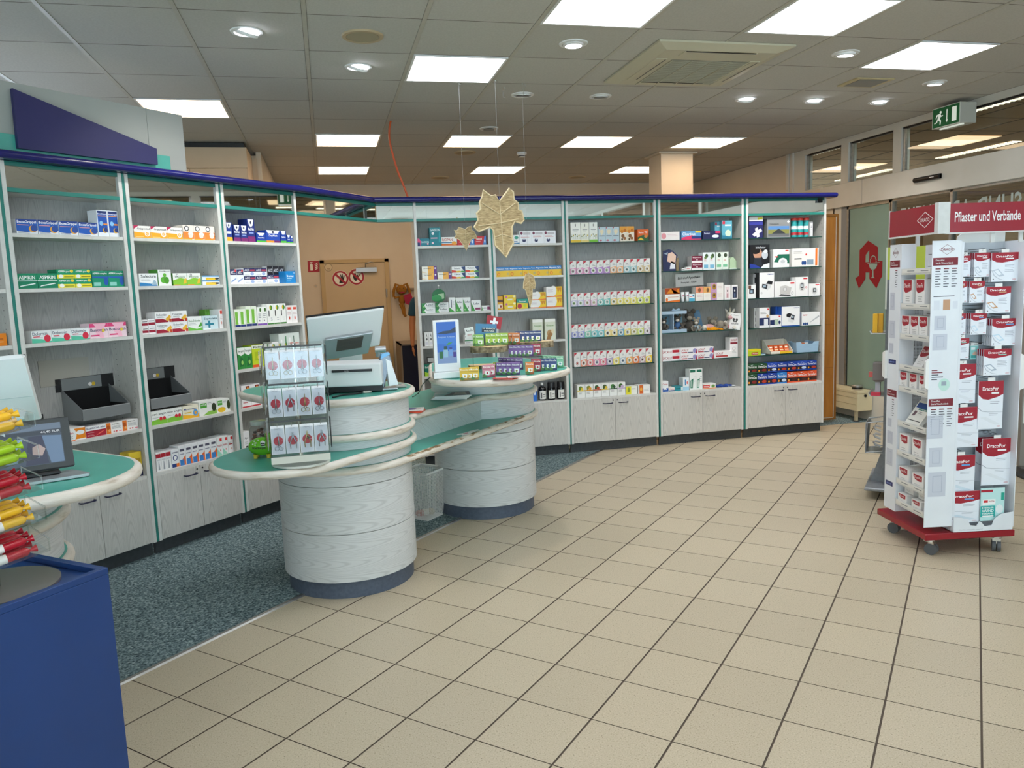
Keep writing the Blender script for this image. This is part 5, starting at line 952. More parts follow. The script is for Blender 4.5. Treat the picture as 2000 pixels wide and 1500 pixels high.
for i,(px,wd,hh) in enumerate(((1335.5,.04,.022),(1345,.05,.034))): G().box(-wd/2,0,0,wd/2,.04,hh,M('#ecebe8',.5)).box(-wd*.4,-.0004,hh*.4,wd*.2,0,hh*.6,M(('#333','#d88080')[i],.5)).obj('small_carton',None,RP(px,ZS[1],.04,'u7'),0,('small flat white carton with dark print','small white carton with pink print')[i]+', second shelf, plush animal cabinet','carton')
t=thing('house_box','pale green house-shaped box, second shelf, plush animal cabinet','box',RP(1432,ZS[1],.08,'u7')); G().ext([(-.035,0),(.035,0),(.035,.075),(.0,.112),(-.035,.095)],(0,0,0),(1,0,0),(0,0,1),(0,1,0),.06,M('#b4ccaa',.45)).obj('carton',t); G().box(-.045,-.015,0,.03,0,.012,M('#dfeadc',.4)).obj('foot',t)
# third shelf: shop name plate and tubes
a=on_y(1320,561,6.70); b=on_y(1374,535,6.70); t=thing('name_plate','clear plate with black shop lettering above the third shelf, plush animal cabinet','sign',(a.x,6.70,a.z),(0,math.radians(-2.2),0))
W_=b.x-a.x; H_=.118; G().box(0,0,0,W_,.004,H_,M('#b4b5b3',.3,.3)).obj('plate',t)
g=G(); g.text('Bahnhof-Apotheke',(.02,-.0006,.062),(1,0,0),(.25,0,1),KB,w=W_*.8,h=.03); g.text('Kempten - Allgäu',(.055,-.0006,.026),(1,0,0),(0,0,1),KB,w=W_*.55,h=.02); g.obj('lettering',t)
for i,px in enumerate((1333.5,1342)):
    t=thing('cream_tube',('left','right')[i]+' white cream tube standing on its cap, third shelf, plush animal cabinet','tube',RP(px,ZS[2],.06,'u7'),0,'white tubes on the third shelf'); G().cyl(0,0,0,.018,.013,M('#d8dcde',.4)).obj('cap',t)
    G().add([(.014*math.cos(k*.5236),.014*math.sin(k*.5236),.018) for k in range(12)]+[(.019*math.cos(k*.5236),.003*math.sin(k*.5236),.088) for k in range(12)],[(k,(k+1)%12,12+(k+1)%12,12+k) for k in range(12)]+[tuple(range(12,24))],M('#e9ecec',.4)).box(-.008,-.0135,.05,.008,-.0125,.06,M('#c89',.5)).obj('body',t)
# plush animals
FUR=lambda c: noise_mat('plush_'+c.lstrip('#'),[(.3,c),(.7,c)],60,.95,bump=.6,bscale=140,spec=.1)
FG,FLG,FW_,FP,FY=FUR('#5a554f'),FUR('#8b8478'),FUR('#d9d3c8'),FUR('#c9a0a0'),FUR('#e89a1c'); FB=FUR('#b4c4cc'); FBR=FUR('#9a6a34')
def plush(label,p,body,muzzle,pose,s=1.,ear='long',extra=None,turn=0):
    t=thing('plush_animal',label,'plush toy',p,facing(p,turn)); S_=lambda *v: tuple(x*s for x in v)
    bz=.035 if pose=='sit' else .028
    G().ball(S_(0,0,bz),S_(.034,.03,.038),extra or body).obj('body',t,smooth=True)
    hz=.095 if pose=='sit' else .05; hx=0 if pose=='sit' else -.055
    G().ball(S_(hx,-.005,hz),S_(.03,.028,.028),body).obj('head',t,smooth=True)
    G().ball(S_(hx,-.03,hz-.012),S_(.018,.015,.014),muzzle).obj('muzzle',t,smooth=True)
    for k in (-1,1):
        G().ball(S_(hx+k*.022,0,hz+.03),S_(.008,.006,.022) if ear=='long' else S_(.016,.005,.016),body,10,Matrix.Rotation(k*.5,3,'Y')).obj('ear',t,smooth=True)
        G().ball(S_(hx+k*.012,-.03,hz+.006),.003*s,BLACK,8).obj('eye',t,smooth=True)
        G().tube([S_(k*.028,-.01,bz+.02),S_(k*.045,-.025,bz),S_(k*.04,-.035,bz-.02)],[.011*s,.011*s,.009*s],body,8).obj('arm',t,smooth=True)
        G().tube([S_(k*.018,-.01,.012),S_(k*.028,-.04,.012),S_(k*.03,-.055,.016)],[.013*s,.012*s,.012*s],body,8).obj('leg',t,smooth=True)
    return t
zs=ZS[3]
def gift(px,w,h,lab):
    p=RP(px,zs,.04,'u7'); t=thing('gift_box',lab,'box',p); bl=M('#a9c0d4',.5); m2=M('#6f93a4',.5)
    G().box(-w/2,0,0,w/2,.11,.028,bl).obj('base_tray',t); G().box(-w/2,0,h-.028,w/2,.11,h,bl).obj('lid',t)
    G().box(-w/2,.1,.028,w/2,.11,h-.028,m2).obj('back_board',t); G().box(-w*.01,.0,.028,w*.0+.004,.1,h-.028,bl).obj('divider',t); G().box(-w/2,0,.028,-w/2+.003,.1,h-.028,bl).obj('side_board',t)
    return p
p=gift(1315.5,.27,.20,'open pale blue gift box holding two plush donkeys, fourth shelf, plush animal cabinet')
plush('grey plush donkey sitting in the left half of the pale blue gift box',p+Vector((-.07,.055,.0285)),FG,FW_,'sit',.85)
plush('dark grey plush donkey in the right half of the pale blue gift box',p+Vector((.07,.06,.0285)),FG,FW_,'sit',1.0,'round',FUR('#4f6f9a'))
t=thing('ribbon_bow','pale blue bow lying on top of the gift box lid, plush animal cabinet','bow',p+Vector((.04,.03,.2003))); G().tube([(0,0,.006),(-.03,0,.02),(-.04,0,.006),(0,0,.006)],.005,M('#b7cbe0',.4)).tube([(0,0,.006),(.03,0,.02),(.045,0,.007),(0,0,.006)],.005,M('#b7cbe0',.4)).obj('loop',t,smooth=True)
plush('large grey plush donkey leaning right of the gift box, fourth shelf',RP(1347,zs,.13,'u7'),FG,FLG,'sit',1.5,'round')
plush('plush sheep in a white and yellow outfit, middle of the fourth shelf',RP(1360,zs,.075,'u7'),FLG,FW_,'sit',.95,'round',FB)
t=thing('fringed_doll','orange fringed plush doll lying on the fourth shelf, plush animal cabinet','plush toy',RP(1386,zs,.075,'u7')); G().ball((0,.02,.03),(.06,.035,.03),FP).obj('body',t,smooth=True); G().ball((-.055,.0,.03),(.025,.022,.026),FW_).obj('head',t,smooth=True)
for k in range(9): G().tube([(-.03+.008*k,0,.03),(-.035+.012*k,-.02-.003*(k%3),.018),(-.03+.016*k+(.03 if k>6 else 0),-.03-.004*(k%2),.006)],.0055,FY,6).obj('fringe',t,smooth=True)
t=plush('grey plush koala lying on its front, fourth shelf, plush animal cabinet',RP(1407,zs,.11,'u7'),FLG,FG,'lie',1.35,'round')
t=plush('white plush unicorn behind the white card, fourth shelf, plush animal cabinet',RP(1426,zs,.11,'u7'),FW_,FP,'sit',1.35,'long')
G().lathe([(.008,0),(.001,.05)],M('#e6dcc0',.4),(0,0,.165),10).obj('horn',t,smooth=True); G().ball((-.03,-.07,.03),(.022,.02,.02),M('#d8788a',.8)).obj('pink_hoof',t,smooth=True)
card('picture_card','white card with a black animal drawing, right end of the fourth shelf, plush cabinet','card',RP(1434,zs,.04,'u7'),.105,.155,[E_(.35,.6,.1,.09,'#333'),E_(.62,.6,.1,.09,'#444'),R_(.32,.45,.68,.52,'#555'),T_('BUKOWSKI',.2,.8,.3,.4,'#333'),T_('Bears',.3,.7,.84,.9,'#999')],turn=-10,tilt=-6,roll=6)
card('picture_card','blue picture card standing behind the plush sheep, plush animal cabinet','card',RP(1363,zs,.17,'u7'),.11,.19,[P_([(0,0),(1,.2),(1,.9),(.5,1),(0,.7)],'#5a86aa')],'#4a7494',roll=-12)
t=thing('foil_pouch','crumpled blue and white foil pouch on the cabinet top, plush animal cabinet','pouch',RP(1412,ZC,.07,'u7')); g=G()
for i in range(5): g.ball((-.05+.03*i,.01*(i%2),.012),(.028,.03,.012+.004*(i%2)),M(('#2a458f','#34539f')[i%2],.2),10)
g.obj('pouch',t,smooth=True); G().ball((.085,0,.008),(.05,.03,.008),M('#e4e8ec',.2),10).obj('white_end',t,smooth=True)
# black tonic bottles, cabinet behind the leaf
for i,(px,tall) in enumerate(((1059.5,1),(1077,0),(1095.5,0))):
    p=RP(px,ZC,.07,'u5'); t=thing('tonic_bottle',('black tonic bottle with a white screw cap','middle black tonic bottle with a black cap','right black tonic bottle with a black cap')[i]+', cabinet top, cabinet behind leaf','bottle',p,0,'black bottles behind the oval counter')
    bk=M('#101012',.15); G().lathe([(.001,0),(.034,0),(.036,.004),(.036,.10),(.03,.118),(.014,.128),(.013,.138)] if tall else [(.001,0),(.034,0),(.036,.004),(.036,.105),(.034,.112)],bk,n=20).obj('body',t,smooth=True)
    (G().cyl(0,0,.137,.158,.012,WHITE) if tall else G().lathe([(.034,.112),(.034,.15),(.03,.158),(.001,.158)],M('#1a1a1c',.35))).obj('cap',t,smooth=True)
    g=G().lathe([(.0365,.012),(.0365,.088)],M('#ece9e2',.5),n=12,a0=math.radians(215),a1=math.radians(325)); g.lathe([(.0369,.02),(.0369,.07)],M('#2a2a2a',.5),n=3,a0=math.radians(240),a1=math.radians(252)); g.lathe([(.0369,.05),(.0369,.058)],M('#666',.5),n=5,a0=math.radians(262),a1=math.radians(305)); g.lathe([(.0369,.03),(.0369,.036)],M('#999',.5),n=5,a0=math.radians(262),a1=math.radians(305)); g.obj('paper_label',t)
t=thing('framed_card','small black framed card standing on green boxes, cabinet right of doorway','card',Vector((0,0,0))); p=RP(843,ZS[4]+.115,.05,'u4'); t.location=p; G().box(-.04,0,0,.04,.006,.05,BLACK).obj('frame',t); G().box(-.032,-.001,.006,.032,0,.044,M('#b9b9b6',.5)).obj('card',t)
a=on_y(857,575,6.62); t=thing('hanging_tag','round green hanging promotion tag below the second shelf, cabinet right of doorway','tag',(a.x,6.622,a.z-.012)); g=G().lathe([(1e-4,0),(.058,0),(.058,.002),(1e-4,.002)],M('#1f6a3c',.5),n=28); g.v=[(x,z,y) for x,y,z in g.v]
g.ext([(-.05,-.03),(.02,-.01),(.02,.02),(-.045,-.0)],(0,-.001,0),(1,0,0),(0,0,1),(0,1,0),.001,KB); g.ext([(-.005,-.035),(.045,-.025),(.045,.02),(-.005,.015)],(0,-.0015,0),(1,0,0),(0,0,1),(0,1,0),.001,M('#a8c8a0',.5)); g.obj('disc',t); G().ball((-.02,-.01,-.02),(.045,.002,.03),M('#2a8a4a',.5)).obj('leaf',t,smooth=True)
G().tube([(0,0,.058),(0,.005,.09),(0,.02,.105)],.0015,M('#ddd',.4),6).ball((0,0,.085),.008,WHITE,8).obj('hanger',t)

# ---- fittings in the ceiling
def cellpos(u,v): return (CX+(u+.5)*CS,CY+(v+.5)*CS,CEIL)
GD=glow('downlight_lens','#eaf0ff',16)
def downlight(u,v,label,tilt,lit,az=0):
    t=thing('downlight',label,'downlight',cellpos(u,v),0,'round ceiling downlights')
    G().lathe([(.088,.003),(.085,-.004),(.068,-.006),(.066,.0),(.064,.012)],WHITE,n=32).obj('ring',t,smooth=True)
    r=Matrix.Rotation(az,4,'Z')@Matrix.Rotation(tilt,4,'X')
    o=G().lathe([(.064,.004),(.062,-.012 if lit else -.004),(.05,-.016 if lit else -.006)],WHITE,n=28).obj('eyeball',t,smooth=True); o.rotation_euler=r.to_euler()
    o=G().cyl(0,0,-.014,-.012,.05,GD if lit else M('#8f8f8c',.5),24).obj('lens',t); o.rotation_euler=r.to_euler()
    if lit:
        ld=bpy.data.lights.new('downlight_beam','SPOT'); ld.energy=38; ld.spot_size=math.radians(100); ld.spot_blend=.9; ld.shadow_soft_size=.05; ld.color=(1,.97,.93)
        lo=bpy.data.objects.new('downlight_beam',ld); C.objects.link(lo); lo.parent=t; lo.location=(0,0,-.03); lo.rotation_euler=r.to_euler()
LEFT=math.radians(90)
downlight(1,0,'lit swivelled downlight nearest the top left of the ceiling',.5,1,math.radians(40)); downlight(2,1,'lit swivelled downlight below the round speaker',.5,1,math.radians(30))
downlight(4,0,'lit flat downlight left of the air conditioning cassette',0,1); downlight(7,0,'lit downlight right of the air conditioning cassette',.1,1); downlight(9,1,'lit downlight beyond the small square vent, near the exit sign',.1,1)
for u,n in ((7,'leftmost'),(8,'middle'),(9,'rightmost')): downlight(u,2,n+' of three lit swivelled downlights before the right end cabinet',.45,1,math.radians(-20))
downlight(4,2,'unlit downlight with a hooked thread beside the hanging leaves',.15,0); downlight(5,2,'unlit downlight below the air conditioning cassette',.15,0); downlight(4,4,'pale unlit downlight ring above the hanging leaves',0,0)
BG=M('#b9a482',.6)
for (u,v),n in zip(((2,0),(4,6),(4,9),(7,9)),('large round beige speaker nearest the viewer in the ceiling','round beige speaker behind the hanging leaf threads','round pale speaker far back left of the column','round pale speaker at the back beside the column')):
    t=thing('ceiling_speaker',n,'speaker',cellpos(u,v),0,'round ceiling speakers'); G().lathe([(.118,.002),(.114,-.008),(.094,-.008),(.092,-.004)],BG,n=36).obj('rim',t,smooth=True); G().cyl(0,0,-.007,0,.09,M('#a5977c',.7),32).obj('grille',t)
t=thing('smoke_detector','small white smoke detector near the hanging threads','detector',cellpos(5,6)); G().lathe([(.055,0),(.055,-.02),(.04,-.03),(.035,-.05),(.001,-.052)],WHITE,n=24).obj('body',t,smooth=True); G().lathe([(.0405,-.033),(.037,-.045)],DGREY,n=24).obj('slots',t)
CREAM=M('#c4bda4',.5)
t=thing('air_conditioner','cream square ceiling air conditioning cassette with a slatted grille','air conditioner',(2.5,4.98,CEIL),0)
for a in ([(-.46,-.48),(.46,-.48),(.30,-.17),(-.30,-.17)],[(.46,-.48),(.46,.48),(.36,.40),(.36,-.17),(.30,-.17)],[(.46,.48),(-.46,.48),(-.36,.40),(.36,.40)],[(-.46,.48),(-.46,-.48),(-.30,-.17),(-.36,-.17),(-.36,.40)]): pass
g=G().box(-.46,-.48,-.012,.46,.48,0,CREAM); V=[(-.46,-.48,-.012),(.46,-.48,-.012),(.46,.48,-.012),(-.46,.48,-.012),(-.38,-.40,-.035),(.38,-.40,-.035),(.38,.42,-.035),(-.38,.42,-.035)]
g.add(V,[(0,1,5,4),(1,2,6,5),(2,3,7,6),(3,0,4,7),(7,6,5,4)],CREAM); g.obj('housing',t)
for x0,y0,x1,y1 in ((-.25,-.385,.25,-.29),(-.25,.33,.25,.405),(-.365,-.22,-.29,.28),(.29,-.22,.365,.28)):
    f=G().box(x0,y0,-.039,x1,y1,-.034,CREAM,.001).obj('air_flap',t); 
    if x1-x0>y1-y0: G().box(x0+.01,y0,-.0395,x1-.01,y0+.006,-.034,BLACK).obj('slot',f)
    else: G().box(x0+.062,y0+.01,-.0395,x0+.070,y1-.01,-.034,BLACK).obj('slot',f)
G().box(-.25,-.2,-.0361,.31,.36,-.0345,M('#33332d',.8)).obj('intake',t)
for k in range(36): G().box(-.25,-.195+k*.0155,-.038,.31,-.1905+k*.0155,-.0362,CREAM).obj('slat',t)
for k in range(5): G().box(-.25+k*.1385,-.2,-.0425,-.246+k*.1385,.36,-.036,CREAM).obj('grille_bar',t)
t=thing('ceiling_vent','small square ceiling vent with a pale rim near the right wall','vent',(4.08,5.3,CEIL)); G().box(-.16,-.12,-.008,.16,.12,.0,M('#c9b98f',.5)).obj('rim',t); G().box(-.12,-.095,-.012,.12,.095,-.0085,M('#8f8d88',.6)).obj('plate',t)
# exit sign and door sensor
GRN=M('#0b6a34',.4); SGW=glow('exit_sign_white','#e9f2e0',.35,.6); SGG=M('#0b6a38',.5)
t=thing('exit_sign','green emergency exit sign with a running figure, below the ceiling','sign',(5.30,5.99,2.776))
G().box(0,-.31,0,.16,0,.172,M('#b9b7ac',.5),.004).obj('housing',t); G().box(-.004,-.31,0,0,0,.172,M('#d8dcd2',.5)).obj('frame',t)
g=G().box(-.006,-.302,.007,-.003,-.008,.165,SGG); z_=lambda P,m: g.ext(P,(-.0075,0,0),(0,-1,0),(0,0,1),(1,0,0),.0012,m)
z_(arc(.098,.128,.011,0,330,12),SGW); z_([(.07,.115),(.095,.118),(.105,.10),(.125,.1),(.125,.092),(.1,.09),(.092,.075),(.105,.055),(.1,.025),(.09,.025),(.092,.05),(.07,.07),(.058,.045),(.03,.04),(.03,.048),(.052,.054),(.066,.08),(.075,.1),(.06,.1),(.05,.08),(.043,.083),(.053,.112)],SGW)
z_([(.165,.14),(.173,.14),(.173,.055),(.182,.055),(.169,.032),(.156,.055),(.165,.055)],SGW); z_([(.225,.028),(.275,.028),(.275,.145),(.225,.145)],SGW); g.obj('pictogram',t)
G().box(.03,-.3,-.012,.05,-.05,0,SGW).obj('light_strip',t)
t=thing('door_sensor','black motion sensor bar on the white door header','sensor',(5.45,6.03,2.362)); G().tube([(-.02,0,.024),(-.02,.31,.024)],.022,BLACK,16).box(-.02,0,.002,0,.31,.046,BLACK).obj('body',t,smooth=True); G().box(-.0432,.05,.02,-.041,.10,.026,M('#d8d8d8',.4)).obj('mark',t)
# hanging rattan leaves, threads and the orange cable
RAT=noise_mat('rattan_leaf',[(.3,'#8a7350'),(.5,'#b39b70'),(.7,'#cdb68c')],26,.7,4,(1,1,5),.5,60); RATE=M('#d6c39c',.6)
def leaf(label,p,P,vein,s,rz,tip,holes=False):
    t=thing('hanging_leaf',label,'leaf decoration',p,rz); P=[(x*s,z*s) for x,z in P]
    V=[(x,.02*s*math.sin(x/s*2.5)-.03*abs(z)/s*0,z) for x,z in P]; g=G()
    n=len(P); o=[(x,y-.0015,z) for x,y,z in V]+[(x,y+.0015,z) for x,y,z in V]+[(0,-.002,0),(0,.002,0)]
    g.add(o,[((i+1)%n,i,2*n) for i in range(n)]+[(n+i,n+(i+1)%n,2*n+1) for i in range(n)]+[(i,(i+1)%n,n+(i+1)%n,n+i) for i in range(n)],RAT); g.obj('blade',t)
    G().tube(V,.006*s/.36,RATE,6,closed=True).obj('wire_rim',t,smooth=True)
    g=G(); 
    for a,b in vein: g.tube([(a[0]*s,-.004,a[1]*s),(b[0]*s,-.004+.02*s*math.sin(b[0]*2.5),b[1]*s)],.003*s/.36,RATE,5)
    g.obj('veins',t); z=tip*s; rz_=-rz
    G().tube([(0,0,z),(0,0,CEIL-p[2])],.0006,M('#9a9d9f',.4),5).obj('thread',t); G().tube([(0,0,CEIL-p[2]),(.01,0,CEIL-p[2]-.012),(.018,0,CEIL-p[2]-.004)],.0015,STEEL,5).obj('hook',t)
PL=[(0,.33),(.2,.56),(.27,.5),(.28,.36),(.36,.3),(.36,.18),(.42,.16),(.46,.0),(.4,-.06),(.28,-.02),(.22,-.12),(.22,-.32),(.24,-.40),(.08,-.66),(.0,-.56),(-.12,-.44),(-.14,-.18),(-.2,-.12),(-.42,-.2),(-.5,-.12),(-.42,.0),(-.44,.12),(-.36,.2),(-.38,.3),(-.32,.42),(-.3,.52),(-.16,.42),(-.08,.44)]
q=on_y(977,430,5.5); leaf('large brown rattan leaf hanging in front of the shelves',q,PL,[((0,.3),(.04,-.6)),((0,.1),(.3,.3)),((0,.1),(-.34,.3)),((.0,-.05),(.36,.02)),((.0,-.05),(-.42,-.1)),((.02,-.25),(.2,-.3)),((.02,-.25),(-.12,-.3))],.40,.1,.33)
q=on_y(909,462,5.6); leaf('small pale glittery leaf hanging left of the large leaf',q,[(0,.3),(.15,.42),(.3,.46),(.28,.32),(.42,.2),(.55,-.1),(.3,-.1),(.15,-.3),(.02,-.62),(-.1,-.4),(-.3,-.12),(-.5,-.05),(-.42,.1),(-.5,.3),(-.36,.28),(-.3,.42),(-.12,.36)],[((0,.3),(.02,-.6)),((0,.1),(.35,.2)),((0,.1),(-.4,.15))],.16,0,.3)
q=on_y(1033,560,5.55); leaf('narrow brown leaf seen edge-on, hanging before the yellow boxes',q,[(0,.5),(.22,.4),(.3,.1),(.26,-.1),(.16,-.06),(.12,-.5),(.02,-.75),(-.06,-.4),(-.16,-.1),(-.26,-.05),(-.24,.15),(-.14,.44)],[((0,.5),(.02,-.7)),((0,.2),(.22,.0)),((0,.2),(-.2,.05))],.2,.35,.5)
cb=[on_y(763,236,6.87)]+[on_y(x,y,6.9) for x,y in ((760.5,252),(761,275),(768,305),(777,335),(788,362),(798,390),(806,420))]
def smooth(P,n=6):
    P=[Vector(p) for p in P]; out=[]
    for i in range(len(P)-1):
        a,b,c,d=P[max(i-1,0)],P[i],P[i+1],P[min(i+2,len(P)-1)]
        for k in range(n):
            t=k/n; out.append(.5*((2*b)+(c-a)*t+(2*a-5*b+4*c-d)*t*t+(3*b-a-3*c+d)*t**3))
    return out+[P[-1]]
cb[0].z=CEIL
G().tube(smooth(cb),.009,M('#c8501a',.5),8).obj('orange_cable',None,label='orange cable hanging from the ceiling behind the navy rail',cat='cable',smooth=True)
for i,(px,py) in enumerate(((985,170),(1025,165))):
    q=on_z(px,py,CEIL); G().tube([(0,0,0),(.008,0,-.02),(-.012,0,-.03),(-.012,0,-.07),(.004,0,-.075)],.0022,STEEL,6).obj('ceiling_hook',None,q,0,('bent wire hook left of the unlit downlight','bent wire hook at the unlit downlight')[i],'hook',smooth=True)
# ---------------------------------------------------------------- things on the counters
ZB,ZCm,ZD,ZA=.7722,.8522,1.0322,.6875
# blue pedestal
PB=noise_mat('royal_blue_lacquer',[(.3,'#19396f'),(.7,'#1c3e78')],3,.35)
pd1,pd2=Vector((-.637,-.771,0)),Vector((-.771,.637,0)); pc=Vector((-.567,2.021,0)); prz=math.atan2(pd1.y,pd1.x)
t=thing('blue_pedestal','royal blue box pedestal in the lower left corner','pedestal',pc,prz)
L_=.44   # local x runs along pd1, local y along -pd2 -> use negative y for the body
G().box(0,-L_,0,L_,0,.884,PB,.002).obj('body',t); G().box(0,-L_,.884,.018,0,.9,PB,.001).obj('rim',t); G().box(.018,-.018,.884,L_,0,.9,PB,.001).obj('rim',t); G().box(.018,-L_,.884,L_,-L_+.018,.9,PB).obj('rim',t)
# candy tower on the pedestal
q=on_z(-8,1150,.885); t=thing('candy_tower','clear acrylic tower of trays full of wrapped candy sticks on the blue pedestal','display',q); G().cyl(0,0,0,.006,.135,M('#8f8a84',.3,.6),48).obj('base_disc',t); G().cyl(0,0,.006,.5,.011,CLEAR,12).obj('post',t)
cd=Vector((.84,.54,0)).normalized(); crz=math.atan2(cd.y,cd.x)
WRAP={'red':'#b4182c','yellow':'#eab42a','green':'#a9cc2a'}
for k,(col,zz) in enumerate((('red',.985),('yellow',1.062),('red',1.135),('green',1.21),('yellow',1.285))):
    tr=thing('tray','x','x',(0,0,zz-.885),crz); 
    for kk in ('label','category'): del tr[kk]
    tr.parent=t; g=G(); sl=.14; w=.17; l=.2
    f=lambda x:-.03+sl*x
    for y in (-w/2,w/2): g.add([(-l/2,y,f(-l/2)),(l/2,y,f(l/2)),(l/2,y,f(l/2)+.03),(-l/2,y,f(-l/2)+.03)],[(0,1,2,3)],CLEAR)
    g.add([(-l/2,-w/2,f(-l/2)),(l/2,-w/2,f(l/2)),(l/2,w/2,f(l/2)),(-l/2,w/2,f(-l/2))],[(0,1,2,3)],CLEAR); 
    g.tube([(l/2,-w/2,f(l/2)),(l/2,-w/2,f(l/2)+.03),(l/2,w/2,f(l/2)+.03),(l/2,w/2,f(l/2))],.0018,CLEAR,6); tr2=g.obj('tray',tr)
    # flatten: the tray itself is the part
    bpy.data.objects.remove(tr); tr2.parent=t; tr2.location=(0,0,zz-.885); tr2.rotation_euler=(0,0,crz)
    wm=M(WRAP[col],.25); lm=M('#efe6e2',.4)
    for j in range(7):
        lay_=j//4; yy=-.068+.045*(j%4)+(.022 if lay_ else 0); a=math.atan(sl)
        g=G().lathe([(.001,-.062),(.008,-.060),(.0105,-.055),(.0105,.055),(.008,.060),(.003,.064),(.009,.078),(.001,.079)],wm,n=10); g.lathe([(.0108,-.02),(.0108,.015)],lm,n=10); g.lathe([(.0111,-.012),(.0111,.006)],wm,n=4,a0=-1,a1=.2)
        g.v=[(z,x,y) for x,y,z in g.v]
        d=q+Vector((-math.sin(crz)*yy,math.cos(crz)*yy,zz-.885-.017+.02*lay_)); 
        g.obj('candy_stick',None,d,(0,-a,crz),col+' wrapped candy stick in the '+('lowest','second lowest','middle','second highest','highest')[k]+' clear tray',cat='candy',group=col+' candy sticks in the '+('lowest','second lowest','middle','second highest','highest')[k]+' tray',smooth=True)
# left counter: till, customer screen, card terminal
def local(p,rz,x,y,z): return Vector(p)+Vector((math.cos(rz)*x-math.sin(rz)*y,math.sin(rz)*x+math.cos(rz)*y,z))
SCR=noise_mat('screen_blue_grey',[(.3,'#3d4a5c'),(.7,'#5d7288')],3,.2)
def screen_glow(name,c): return glow(name,c,.62,.015)
p=on_z(95,936,ZD); rz=math.radians(24)
t=thing('customer_screen','tablet customer screen on a silver foot plate, left counter','screen',p,rz)
G().ext([(-.12,-.045),(.10,-.045),(.105,-.03),(.07,.06),(-.12,.06)],(0,0,0),(1,0,0),(0,1,0),(0,0,1),.008,SILVER).obj('foot_plate',t); G().box(-.12,.01,.008,.035,.055,.02,BLACK,.004).obj('hinge_block',t)
s=G().box(-.105,-.008,0,.105,.008,.155,DGREY,.004).obj('housing',t,(-.03,.03,.022),(math.radians(-16),0,0)); A=lambda c:screen_glow('screen_'+c.lstrip('#'),c)
g=G(); 
for P,c in (([(-.088,.018),(.082,.018),(.082,.14),(-.088,.14)],'#4a5868'),([(-.088,.122),(.082,.122),(.082,.14),(-.088,.14)],'#6f8196'),([(-.088,.108),(.082,.108),(.082,.12),(-.088,.12)],'#3a4350'),([(-.07,.03),(-.04,.03),(-.02,.1),(-.05,.1)],'#8fb4c8'),([(-.02,.02),(.04,.02),(.03,.105),(-.005,.105)],'#3b3f58'),([(.0,.05),(.025,.045),(.035,.065),(.02,.08),(.002,.072)],'#b9a8a4'),([(.045,.02),(.08,.02),(.08,.1),(.03,.105)],'#6e89a8')):
    g.face([(x,-.0085-.0002*len(g.f),z) for x,z in P],A(c))
g.text('44,40 EUR',(.028,-.0105,.11),(1,0,0),(0,0,1),A('#e6eef4'),w=.05,h=.008); pic=g.obj('picture',s)
p=on_z(40,872,ZD); t=thing('card_terminal','black card terminal behind the customer screen, left counter','terminal',p+Vector((.0,.12,0)),.3); G().ext([(-.05,0),(.05,0),(.05,.06),(-.02,.1),(-.05,.08)],(-.04,0,0),(0,1,0),(0,0,1),(1,0,0),.085,BLACK).obj('body',t); G().box(-.03,-.035,.085,.035,.015,.092,M('#d8dadc',.3)).obj('slip',t,(0,.03,-.005),(.5,0,0))
WP=M('#dfe2e2',.35); WPG=M('#c2cbcb',.35)
p=on_z(-10,935,ZD); rz=math.radians(12)
t=thing('receipt_printer','white receipt printer with a sloping side, left counter','printer',p,rz); G().ext([(-.07,0),(.09,0),(.09,.10),(.04,.19),(-.07,.2)],(-.14,0,0),(0,1,0),(0,0,1),(1,0,0),.2,WP).obj('body',t,bevel=.012); G().box(-.06,-.075,.12,.05,-.068,.145,WPG,.003).obj('paper_slot',t)
p=on_z(-25,905,ZD); t=thing('till_monitor','white back of a till monitor at the left picture edge','monitor',p+Vector((-.02,.16,0)),facing(p,-20)); G().box(-.05,0,0,.05,.05,.16,WPG,.01).obj('stand',t); s=G().box(-.16,-.012,0,.145,.012,.25,WP,.01).obj('back_shell',t,(0,-.01,.10),(math.radians(14),math.radians(-3),0)); G().box(-.159,.0125,.006,.144,.016,.244,BLACK).obj('display',s); G().box(-.15,-.014,.1,.14,-.0121,.102,WPG).obj('seam',s); G().tube([(-.1,-.04,.13),(.11,-.04,.13)],.02,WPG,14).obj('hinge_bar',t,smooth=True)
# near drum: scissors display, piggy bank, jar
q=on_z(589,903,ZB); fz=facing(q)
t=thing('scissors_stand','clear rotating stand hung with nail scissors packs on the desk leaf','display',q,fz)
G().cyl(0,0,0,.01,.133,M('#cfd3cc',.15),48).obj('base_disc',t); G().cyl(0,0,.01,.555,.012,CHROME,14).obj('post',t)
for a,nm in ((0,'front'),(90,''),(180,''),(270,'')):
    r=math.radians(a); o=G().box(-.128,-.128,.045,.128,-.125,.55,CLEAR).obj('clear_panel',t,(0,0,0),r)
    for z in (.22,.385,.55): G().box(-.12,-.132,z-.004,.12,-.128,z+.004,DGREY).obj('hook_bar',o) if a in(0,270) else None
G().box(-.128,-.136,.03,.128,-.125,.06,M('#d2d3c8',.2)).obj('front_lip',t); G().box(-.128,-.128,.548,.128,.128,.552,CLEAR).obj('top_plate',t)
PC=M('#e9e9ec',.4); BL=glass_mat('blister_foil','#f0f3f6',.05)
